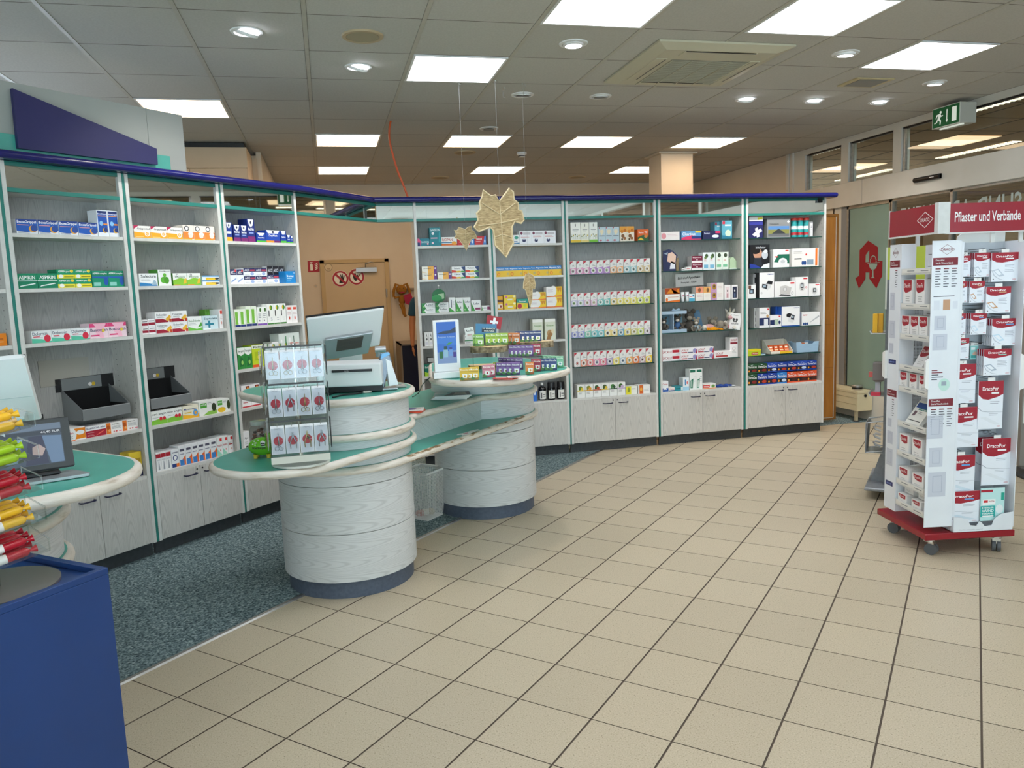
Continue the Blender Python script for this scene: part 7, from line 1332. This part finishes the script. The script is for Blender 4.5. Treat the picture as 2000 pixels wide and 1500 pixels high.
for k,y in enumerate(SHY):
    z=lz(1756,y)+.004; SHZ.append(z)
    s=G().box(.02,.035,z-.012,.168,.332,z-.008,ST).box(.016,.035,z-.022,.02,.332,z+.012,ST).obj('shelf',t); g=G().box(.0135,.05,z-.012,.015,.32,z+.008,M('#e4e2dc',.3)); 
    for a in (.07,.2): g.face([(.013,a+.07,z-.004),(.013,a,z-.004),(.013,a,z+.001),(.013,a+.07,z+.001)],GREY)
    g.obj('price_rail',s)
# slots in the back panels
g=G()
for k in range(22):
    z=.25+k*.066
    g.box(.1675,.05,z,.168,.33,z+.003,DGREY); 
g.obj('slot',t,kind='stuff'); g=G()
for k in range(20): g.box(.18,.1675,.3+k*.07,.46,.168,.303+k*.07,DGREY)
g.obj('slot',t,kind='stuff')
# pocket tray at the foot of the front bay
g=G(); P=[(.155,.135),(.487,.135),(.487,.235),(.42,.225),(.385,.20),(.37,.165),(.33,.16),(.315,.18),(.30,.19),(.285,.165),(.25,.17),(.235,.20),(.2,.215),(.155,.218)]
g.ext(P,(0,.0,0),(1,0,0),(0,0,1),(0,1,0),.003,WS); g.text('DracoPor und DracoPor waterproof',(.19,-.0006,.142),(1,0,0),(0,0,1),M('#a8a8b2'),w=.13,h=.007); g.box(.155,.003,.135,.487,.16,.138,WS); g.box(.155,.0,.135,.158,.16,.2,WS); g.obj('pocket_tray',t)
# boxes on the left shelves
def fix(key,red,desc): design(key,desc,'#ecebea',[P_([(.06,.98),(.94,.98),(.94,.62),(.75,.56),(.3,.5),(.12,.56),(.06,.66)],'#a31d2e'),T_('DracoFix',.14,.82,.7,.85,'#f2e6e6'),*LN_(.3,.75,(.2,.28,.36),'#aaa')],'bandage_box','box')
fix('fx','','upright white and red bandage roll box'); design('fl','flat white bandage box with red flap','#edeceb',[P_([(.1,.95),(.85,.95),(.85,.6),(.6,.55),(.25,.62),(.1,.8)],'#a31d2e'),T_('DracoFix',.2,.75,.7,.85,'#f2e6e6'),*LN_(.2,.7,(.2,.3),'#aaa')],'bandage_box','box')
design('bw','white compress pouch with blue band','#e9e8e0',[P_([(.06,.72),(.94,.72),(.94,.92),(.06,.92)],'#1f4a98'),R_(.3,.64,.94,.72,'#1a7a6a'),T_('Kompressen',.36,.9,.655,.705,'#ffffff'),P_([(.12,.38),(.3,.4),(.34,.56),(.16,.6)],'#6a4a52'),R_(.05,.2,.9,.23,'#333'),*LN_(.45,.7,(.5,.56),'#999')],'compress_pouch','pouch')
def left(key,k,y0,y1,h,dep,lab,off=.0,tilt=0,roll=0,b0=.024,zo=0):
    D=DES[key]; o=bpy.data.objects.new(D['name'],box_mesh(key)); C.objects.link(o); tag(o,lab,D['cat'],'goods on the left side of the plaster stand')
    # front of the box looks to -x of the stand: local x runs along -y
    o.location=SW(b0+off,y1,SHZ[k]-.0075+zo); o.rotation_euler=(math.radians(tilt),math.radians(roll),SRZ-math.pi/2); o.scale=(y1-y0,dep,h)
SN=['top','second','third','fourth','fifth','sixth','seventh','eighth','lowest']
left('fx',0,.06,.13,.15,.03,'white bandage box leaning back on the top stand shelf',.05,-38); 
left('fx',1,.235,.322,.15,.08,'left upright bandage box on the second stand shelf'); left('fx',1,.115,.2,.15,.08,'right upright bandage box on the second stand shelf')
for i,y in enumerate((.252,.165,.08)): left('fx',2,y,y+.078,.118,.075,('left','middle','right')[i]+' bandage box on the third stand shelf')
left('fx',3,.18,.27,.14,.03,'left bandage box tilted back on the fourth stand shelf',.03,-30); left('fx',3,.06,.15,.13,.03,'right bandage box tilted back on the fourth stand shelf',.04,-30)
for i,y in enumerate((.262,.165,.07)): left('fx',4,y,y+.072,.098,.08,('left','middle','right')[i]+' bandage box on the fifth stand shelf')
left('bw',5,.16,.30,.16,.02,'white compress pouch with blue band leaning on the sixth stand shelf',.01,-35)
for i,(y,w_) in enumerate(((.225,.095),(.095,.095))): left('fl',6,y,y+w_,.115,.12,('left','right')[i]+' white bandage box with red flap on the seventh stand shelf')
for i,(y,w_,h_) in enumerate(((.215,.105,.09),(.07,.11,.085))): left('fl',7,y,y+w_,h_,.12,('left','right')[i]+' white bandage box with red flap on the eighth stand shelf')
for i,(y,z_) in enumerate(((.23,0),(.09,0),(.215,.065),(.075,.065))): left('fl',8,y,y+.09,.06,.1,('lower left','lower right','upper left','upper right')[i]+' white bandage box on the lowest stand shelf',.0 if z_==0 else .03,0,0,.024,z_)
# packs hanging in the front bay
PW_='#e6eaf2'; DRA=[P_([(0,1),(1,1),(1,.78),(.75,.72),(.4,.68),(.18,.7),(0,.78)],'#a0172c')]
def dpack(key,band,pad,desc,long=False,fold=False):
    r0=.66 if long else .7
    red=P_([(0,1),(1,1),(1,r0+.06),(.75,r0),(.4,r0-.05),(.18,r0-.03),(0,r0+.06)],'#a0172c'); k=1-(1-r0)*1.0
    a=[red,T_('DracoPor',.16,.8,r0+.13 if not long else r0+.14,r0+.21 if not long else r0+.22,'#ffffff'),R_(.52,r0+.07,.82,r0+.105,band),R_(.2,r0+.075,.5,r0+.078,'#d8606a')]
    if long: a+=[*LN_(.48,.85,(.56,.525),'#a9acb8',.014),P_([(0,.44),(.15,.37),(.4,.35),(1,.34),(1,.345),(.4,.36),(.16,.385),(.02,.45)],'#a8adba'),*LN_(.45,.8,(.31,.28),'#b2b6c2',.012),P_([(.1,.24),(.3,.26),(.9,.1),(.7,.08)],pad),E_(.85,.05,.08,.016,'#d8b8c0')]
    else: a+=[*LN_(.5,.85,(.55,.51,.45,.39,.34),'#9ea3b2',.016),P_([(.04,.40),(.26,.44),(.5,.2),(.3,.17)],pad),P_([(.1,.37),(.24,.4),(.4,.25),(.28,.22)],'#e9edf4'),P_([(0,.4),(.1,.2),(.3,.08),(.5,.04),(.5,.05),(.3,.1),(.12,.22),(.02,.42)],'#b9c0cc'),E_(.87,.07,.08,.022,'#d8b8c0'),R_(.06,.06,.1,.1,'#555')]
    design(key,desc,PW_,a,'plaster_pack','pack')
dpack('pw','#f0f0f0','#bfc9d6','white banded'); dpack('pt','#c9a27a','#c89a76','tan banded'); dpack('pb','#5fa8e0','#c4dcec','blue banded'); dpack('pg','#8fd0c0','#a8b4c4','mint banded')
dpack('qw','#f0f0f0','#dfe3ea','white banded',True); dpack('qb','#5fa8e0','#d2dfe9','blue banded',True)
design('pv','turquoise','#8fd0cc',[R_(.1,.7,.6,.9,'#e6f0ee'),E_(.6,.4,.3,.16,'#d8b09a'),R_(.1,.1,.7,.3,'#4aa8a4')],'plaster_pack','pack')
design('we','turquoise and white','#bfe6e6',[R_(.0,.88,.5,.95,'#b01c34'),R_(.08,.5,.62,.66,'#f4f4f4'),R_(.12,.56,.3,.63,'#d0202c'),T_('WEPA',.33,.58,.57,.62,'#a03a4a'),R_(.0,.12,.62,.46,'#19a8a4'),T_('STERILER',.06,.56,.38,.43,'#ffffff'),T_('WUND',.06,.56,.27,.35,'#ffffff'),T_('VERBAND',.06,.56,.2,.25,'#ffffff'),R_(.08,.13,.56,.165,'#f0f4f4'),E_(.8,.35,.16,.14,'#e6eef0'),R_(.85,.62,.98,.85,'#19a08c')],'plaster_pack','pack')
HK=G().tube([(0,.0,0),(0,-.10,0),(0,-.105,.006)],.0016,STEEL,6).tube([(-.012,-.004,.012),(.012,-.004,.012),(.012,-.1,.012),(-.012,-.1,.012)],.0013,DGREY,5,closed=True).mesh('display_hook',True)
def front(key,x0,y0,x1,y1,lab,ey=.05,n=1,step=.018,tab=True):
    a=on_plane(x0,y1,SW(0,ey,0),SY); b=on_plane(x1,y0,SW(0,ey,0),SY); D=DES[key]
    u0=(a-SP).dot(SX); u1=(b-SP).dot(SX); u0=max(u0,.1); z0,z1=a.z,b.z
    for k in range(n):
        o=bpy.data.objects.new(D['name'],box_mesh(key)); C.objects.link(o); o.location=SW(u0,ey+step*k,z0); o.rotation_euler=(0,0,SRZ); o.scale=(u1-u0,.006,z1-z0)
        tag(o,lab if n==1 else (lab+', frontmost' if k==0 else lab+', '+ORD[k]+' behind'),'pack','plaster packs on the front of the stand')
    if tab:
        g=G().box((u0+u1)/2-.02,ey,z1,(u0+u1)/2+.02,ey+.002,z1+.018,WHITE); g.obj('pack_tab',t); 
        h=bpy.data.objects.new('display_hook',HK); C.objects.link(h); h.parent=t; h.location=((u0+u1)/2,.168,z1+.008)
RWN=['top','second','third','fourth','fifth','sixth','lowest']
front('pw',1868,499,1896,541,'part hidden white banded plaster pack, top row behind the fin',.075,2); front('pw',1902,493,1934.5,541.5,'middle white banded plaster pack, top row',.065,3); front('pw',1935.5,492,1990,550.5,'large white banded plaster pack, top row right',.05,4)
front('pt',1864,549,1889.5,592,'part hidden tan banded plaster pack, second row',.075,2); front('pt',1893,548.5,1924,592,'middle tan banded plaster pack, second row',.065,2); front('pt',1924.8,559,1975,612,'large tan banded plaster pack, second row right',.05,2)
front('pb',1860,612,1887,654,'part hidden blue banded plaster pack, third row',.075,2); front('pb',1895,611,1927.7,654,'middle blue banded plaster pack, third row',.065,4); front('pb',1936,621,1990,676,'large blue banded plaster pack, third row right',.05,5)
front('pg',1860,660,1893.5,702,'part hidden mint banded plaster pack, fourth row',.07,1); front('pv',1894.5,675,1911,702,'turquoise plaster pack behind, fourth row',.12,1); front('pg',1920,680.7,1976,734,'large mint banded plaster pack, fourth row right',.05,4)
front('qw',1852,710,1907,789,'long white plaster pack, fifth row left',.07,1); front('qw',1908.5,743,1961,838.7,'long white plaster pack, fifth row right',.055,1)
front('qw',1850,794,1912.7,875,'long white plaster pack, sixth row left',.06,1); front('qw',1916,854.7,1976.6,948.5,'large long white plaster pack, sixth row right',.045,1); front('qw',1903,852,1960,940,'long white plaster pack half hidden behind its neighbour, sixth row',.12,1,tab=False)
front('qb',1848,888,1905,966.6,'long blue banded plaster pack, lowest hanging row',.05,1); front('qb',1850,958,1914,1022,'wide blue banded plaster pack in the pocket tray',.03,1,tab=False); front('we',1914,952,1963,1018,'turquoise wound dressing pack in the pocket tray',.02,1,tab=False)
# grey perforated stand behind it
GS=noise_mat('grey_perforated_steel',[(.3,'#8b8f94'),(.7,'#989ca1')],40,.45,metal=.3)
q=on_z(1722,948,.08); fr=facing(q,-4)
t=thing('perforated_stand','grey perforated metal stand half hidden behind the plaster stand','display stand',(q.x,q.y,0),fr)
G().box(0,0,.1,.5,.012,1.70,GS).obj('front_panel',t); G().box(0,.0,.1,.02,.30,1.70,GS).obj('side_panel',t); g=G()
for i in range(26):
    for j in range(150): g.box(.022+i*.0085,-.0006,.14+j*.0093,.027+i*.0085,.0,.1445+j*.0093,BLACK)
g.obj('perforation',t,kind='stuff'); LIME=M('#a8b53a',.45); G().ext([(0,1.50),(.5,1.36),(.5,1.71),(0,1.71)],(0,-.004,0),(1,0,0),(0,0,1),(0,1,0),.003,LIME).obj('lime_header',t); G().box(-.006,-.005,1.3,.004,.01,1.71,M('#c9ccc0',.4)).obj('header_edge',t)
G().box(-.10,-.12,.062,.5,.5,.085,GS,.006).obj('base_plate',t); G().ext([(-.08,0),(0,0),(0,.26)],(0,.10,.085),(1,0,0),(0,0,1),(0,1,0),.02,GS).obj('foot_bracket',t); G().cyl(.05,0.0,.0,.06,.03,BLACK,18).obj('caster',t); G().cyl(.4,.4,.0,.06,.03,BLACK,18).obj('caster',t)
for k,(z,w_,nm) in enumerate(((1.13,.12,''),(.70,.10,''))):
    G().ext([(0,0),(-.09,0),(-.10,.02),(-.095,.022),(-.085,.006),(0,.006)],(0,.02,z),(1,0,0),(0,0,1),(0,1,0),.26,SILVER).obj('side_tray',t)
for i in range(2): 
    o=G().box(-.03,0,0,0,.05,.13,M(('#e6b01e','#e0a818')[i],.4)).box(-.0302,.01,.02,-.03,.04,.05,WHITE).obj('yellow_carton',None,q*1,0,('front','rear')[i]+' yellow carton on the upper side tray of the grey stand','carton'); o.location=Vector((q.x,q.y,0))+Matrix.Rotation(fr,3,'Z')@Vector((-.045+.033*i-.008,.05+.01*i,1.1365)); o.rotation_euler=(0,0,fr)
o=G().box(-.03,0,0,0,.07,.15,M('#c9d4dc',.4)).box(-.0304,.002,0,-.03,.03,.15,M('#2a7fa4',.4)).obj('blue_carton',None,Vector((q.x,q.y,0))+Matrix.Rotation(fr,3,'Z')@Vector((-.03,.06,.7065)),fr,'white and blue carton on the lower side tray of the grey stand','carton')
o=G().box(-.06,0,0,0,.05,.022,M('#c8324a',.4)).box(-.0604,.01,.004,-.06,.04,.012,PC).obj('pink_box',None,Vector((q.x,q.y,0))+Matrix.Rotation(fr,3,'Z')@Vector((-.022,.0,.7065)),fr,'flat crimson box on the lower side tray of the grey stand','box'); 
G().box(-.075,.03,.80,-.004,.05,.94,M('#77706c',.5),.012).box(-.1,.035,.83,-.075,.045,.87,M('#c9605a',.5),.004).obj('grip_plate',t)
g=G()
for z in (.32,.53): g.tube([(0,.02,z),(-.11,.02,z-.02),(-.11,.22,z-.02),(0,.22,z)],.004,SILVER,6)
for y in (.02,.12,.22): g.tube([(-.11,y,.30),(-.10,y,.51)],.003,SILVER,6)
g.box(-.11,.02,.30,0,.22,.304,SILVER); g.box(-.112,.015,.3,-.108,.225,.5,GS); g.obj('wire_pocket',t)
for k in range(3): 
    o=G().tube([(0,0,0),(-.035,0,.012),(-.045,0,.03),(-.035,0,.036),(0,0,.03)],.008,M('#dcdcda',.3),8).obj('eyeglass_case',None,Vector((q.x,q.y,0))+Matrix.Rotation(fr,3,'Z')@Vector((-.02,.1,.335+.055*k)),fr,('lowest','middle','topmost')[k]+' white looped item in the wire pocket of the grey stand','packet',smooth=True)
# grey panel at the right picture edge
q=on_z(1990,925,.02); t=thing('grey_panel_stand','grey rounded panel stand cut off by the right picture edge','display stand',(q.x,q.y,0),math.radians(-20)); G().box(0,0,.05,.5,.05,1.55,M('#8f8a84',.4),.03).obj('panel',t); G().box(-.02,-.1,0,.5,.2,.03,DGREY,.01).obj('foot',t); G().box(.01,-.002,.4,.06,0,.6,WHITE).obj('white_label',t)

# ---------------------------------------------------------------- right-hand corner
BIRCH=noise_mat('honey_birch',[(.3,'#a86a28'),(.7,'#b87a34')],5,.45,4,(6,6,1))
t=thing('framed_wooden_panel','tall honey-coloured wooden panel standing at the right end of the cabinets','panel',(4.74,7.02,.03))
G().box(0,.01,0,.385,.035,2.12,BIRCH).obj('board',t); g=G(); WB2=M('#8a5a22',.45)
g.box(.36,0,0,.385,.01,2.12,WB2).box(0,0,0,.36,.01,.025,WB2).box(0,0,2.095,.36,.01,2.12,WB2); g.obj('frame',t); G().box(.352,-.001,.02,.357,.003,2.09,M('#d8cfc0',.4)).box(0,-.001,.02,.357,.003,.025,M('#d8cfc0',.4)).obj('pale_inlay',t)
for z in (.55,1.0,1.45): G().box(0,.0085,z,.352,.0101,z+.003,WB2).obj('joint',t)
RADM=noise_mat('cream_radiator_enamel',[(.3,'#d6caa6'),(.7,'#dbcfac')],8,.35)
t=thing('convector_radiator','low cream convector radiator under the frosted window','radiator',(5.30,6.91,0))
G().box(.0,0,.115,.175,.8,.325,RADM,.004).obj('casing',t)
for z in (.18,.25): G().box(-.0015,.02,z,.001,.78,z+.003,M('#a89c7a',.5)).obj('seam',t)
G().box(-.003,-.003,.30,.178,.803,.327,RADM,.002).obj('lid',t); G().cyl(0,0,0,.012,.014,BLACK,16).obj('valve_knob',t,(.09,0,.275),(math.pi/2,0,0))
G().box(.01,.03,.0,.035,.06,.115,M('#b9ae90',.5)).cyl(.02,.045,0,.012,.035,DGREY).obj('foot',t); G().box(.01,.7,.0,.035,.73,.115,M('#b9ae90',.5)).obj('foot',t)
t=thing('steel_dish','round brushed steel weight standing on the radiator','doorstop',(5.385,7.03,.3275)); G().lathe([(.001,0),(.05,0),(.052,.004),(.052,.03),(.056,.034),(.056,.042),(.05,.048),(.001,.048)],STEEL,n=32).obj('body',t,smooth=True); G().lathe([(.0525,.010),(.0525,.026)],BLACK,n=32).obj('rubber_band',t,smooth=True)
# ---------------------------------------------------------------- back room seen through the doorway
NVB=noise_mat('dark_navy_board',[(.3,'#0d1330'),(.7,'#11183a')],3,.5)
t=thing('navy_counter','dark navy counter with a grey edge in the back room','counter',(.90,10.15,0)); G().box(.02,0,0,1.2,.7,.82,NVB).obj('body',t); G().box(0,-.01,0,.02,.7,.84,M('#8a7d70',.5)).obj('edge_panel',t); G().box(0,-.01,.82,1.2,.7,.84,M('#7d746c',.4)).obj('top',t)
q=on_y(785,580,10.86); t=thing('plush_rabbit','tan plush rabbit with a crimson scarf hanging on the back wall','plush toy',(q.x,10.87,q.z)); TAN=FUR('#9a6a2c')
G().ball((0,0,.10),(.075,.05,.07),TAN).obj('head',t,smooth=True); G().ball((0,.0,-.04),(.05,.04,.07),TAN).obj('body',t,smooth=True)
for k in (-1,1):
    G().tube([(k*.03,0,.16),(k*.075,-.01,.18),(k*.11,-.01,.08),(k*.115,-.01,.0)],[.014,.018,.02,.014],TAN,8).obj('ear',t,smooth=True); G().tube([(k*.04,-.02,.0),(k*.1,-.03,-.01),(k*.095,-.03,.02)],.015,TAN,8).obj('arm',t,smooth=True); G().ball((k*.025,-.048,.12),.007,BLACK,8).obj('eye',t,smooth=True)
G().tube([(.0,-.01,-.09),(.02,-.01,-.17),(.02,-.02,-.25),(.03,-.05,-.26)],[.025,.02,.018,.022],TAN,8).tube([(-.03,-.01,-.09),(.0,-.01,-.17),(.01,-.02,-.24)],[.02,.018,.018],TAN,8).obj('legs',t,smooth=True)
G().ext([(.02,.02),(.12,.05),(.15,-.04),(.1,-.12),(.04,-.09)],(0,-.05,0),(1,0,0),(0,0,1),(0,1,0),.012,M('#9a1c44',.8)).box(-.04,-.052,.055,.035,-.03,.07,M('#9a1c44',.8)).obj('scarf',t)
t=thing('wall_hook_bar','short grey-brown hook bar on the back wall beside the plush rabbit','hook',(q.x+.08,10.9,q.z+.09)); G().box(0,0,0,.16,.05,.03,M('#8d8070',.5)).obj('bar',t); G().tube([(.12,0,.01),(.12,-.02,-.03),(.12,-.02,-.14)],.006,STEEL,6).obj('peg',t,smooth=True)
# the person standing behind the cabinets: only one arm shows in the doorway
def skinfig(name,V,E,R,mat,parent,sub=2,root=0):
    me=bpy.data.meshes.new(name); me.from_pydata(V,E,[]); me.materials.append(mat); o=bpy.data.objects.new(name,me); C.objects.link(o); o.parent=parent
    m=o.modifiers.new('skin','SKIN'); m.use_smooth_shade=True
    sv=me.skin_vertices[0].data if me.skin_vertices else None
    if sv is None: return o
    for i,r in enumerate(R): sv[i].radius=(r,r) if not isinstance(r,tuple) else r; sv[i].use_root=(i==root)
    s=o.modifiers.new('sub','SUBSURF'); s.levels=sub; s.render_levels=sub; return o
SKINM=noise_mat('skin',[(.3,'#b0714a'),(.7,'#b97a52')],12,.5); SHIRT=noise_mat('dark_teal_shirt',[(.3,'#173f52'),(.7,'#1b475c')],30,.85); TROU=noise_mat('dark_trousers',[(.3,'#20222a'),(.7,'#262831')],30,.9)
PX,PY=1.235,9.6
t=thing('person','person in a dark teal short-sleeved shirt, only one hanging arm visible','person',(PX,PY,0))
V=[(0,0,.95),(0,0,1.12),(0,-.01,1.32),(0,0,1.43),(0,-.01,1.50),(0,-.02,1.60),(0,-.03,1.70)]; R=[(.15,.11),(.13,.10),(.16,.11),(.08,.07),.05,(.075,.09),(.06,.075)]; E=[(i,i+1) for i in range(6)]
def add(P,rs,frm):
    last=frm
    for p,r in zip(P,rs): V.append(p); R.append(r); E.append((last,len(V)-1)); last=len(V)-1
    return last
for s_ in (-1,1):
    add([(s_*.19,0,1.40),(s_*.225,.0,1.13),(s_*.235,-.03,.90),(s_*.235,-.035,.84)],[.05,.04,.028,(.034,.02)],3); add([(s_*.095,0,.90),(s_*.10,.0,.50),(s_*.10,.02,.09),(s_*.105,-.12,.04)],[.085,.055,.04,.035],0)
skinfig('body',V,E,R,SKINM,t)
for s_ in (-1,1):
    base_=(s_*.235,-.037,.835)
    for k,(dx,dy,L) in enumerate(((.0,-.03,.075),(.0,-.01,.085),(.0,.01,.08),(.0,.03,.062))):
        a=Vector(base_)+Vector((dx,dy*.9,-.01)); skinfig('finger',[tuple(a+Vector((0,0,.02))),tuple(a+Vector((0,0,-.03))),tuple(a+Vector((-s_*.008,-.002,-.03-L*.5))),tuple(a+Vector((-s_*.022,-.004,-.03-L*.85)))],[(0,1),(1,2),(2,3)],[.010,.009,.008,.007],SKINM,t,1)
    a=Vector(base_); skinfig('thumb',[tuple(a+Vector((0,-.02,.0))),tuple(a+Vector((-s_*.005,-.045,-.025))),tuple(a+Vector((-s_*.012,-.05,-.06)))],[(0,1),(1,2)],[.012,.010,.008],SKINM,t,1)
V=[(0,0,.93),(0,0,1.12),(0,-.01,1.32),(0,0,1.425)]; R=[(.165,.125),(.145,.115),(.175,.125),(.095,.085)]; E=[(0,1),(1,2),(2,3)]
for s_ in (-1,1): add([(s_*.19,0,1.405),(s_*.215,.0,1.24),(s_*.218,0,1.215)],[.062,.058,.058],3)
skinfig('shirt',V,E,R,SHIRT,t)
V=[(0,0,.99),(0,0,.92)]; R=[(.155,.118),(.155,.118)]; E=[(0,1)]
for s_ in (-1,1): add([(s_*.095,0,.86),(s_*.10,.0,.50),(s_*.10,.02,.10)],[.095,.07,.06],1)
skinfig('trousers',V,E,R,TROU,t)
for s_ in (-1,1): G().ball((s_*.105,-.06,.035),(.05,.13,.035),BLACK).obj('shoe',t,smooth=True); G().ball((s_*.03,-.115,1.64),.011,M('#f0f0f0',.3),10).obj('eye',t,smooth=True); G().ball((s_*.078,-.02,1.63),(.014,.022,.032),SKINM,10).obj('ear',t,smooth=True)
G().ball((0,-.125,1.61),(.014,.02,.024),SKINM,10).obj('nose',t,smooth=True); G().ball((0,-.108,1.57),(.025,.008,.007),M('#8a4a40',.5),10).obj('mouth',t,smooth=True); G().ball((0,-.005,1.685),(.088,.105,.085),M('#3a2a20',.8),16).obj('hair',t,smooth=True)
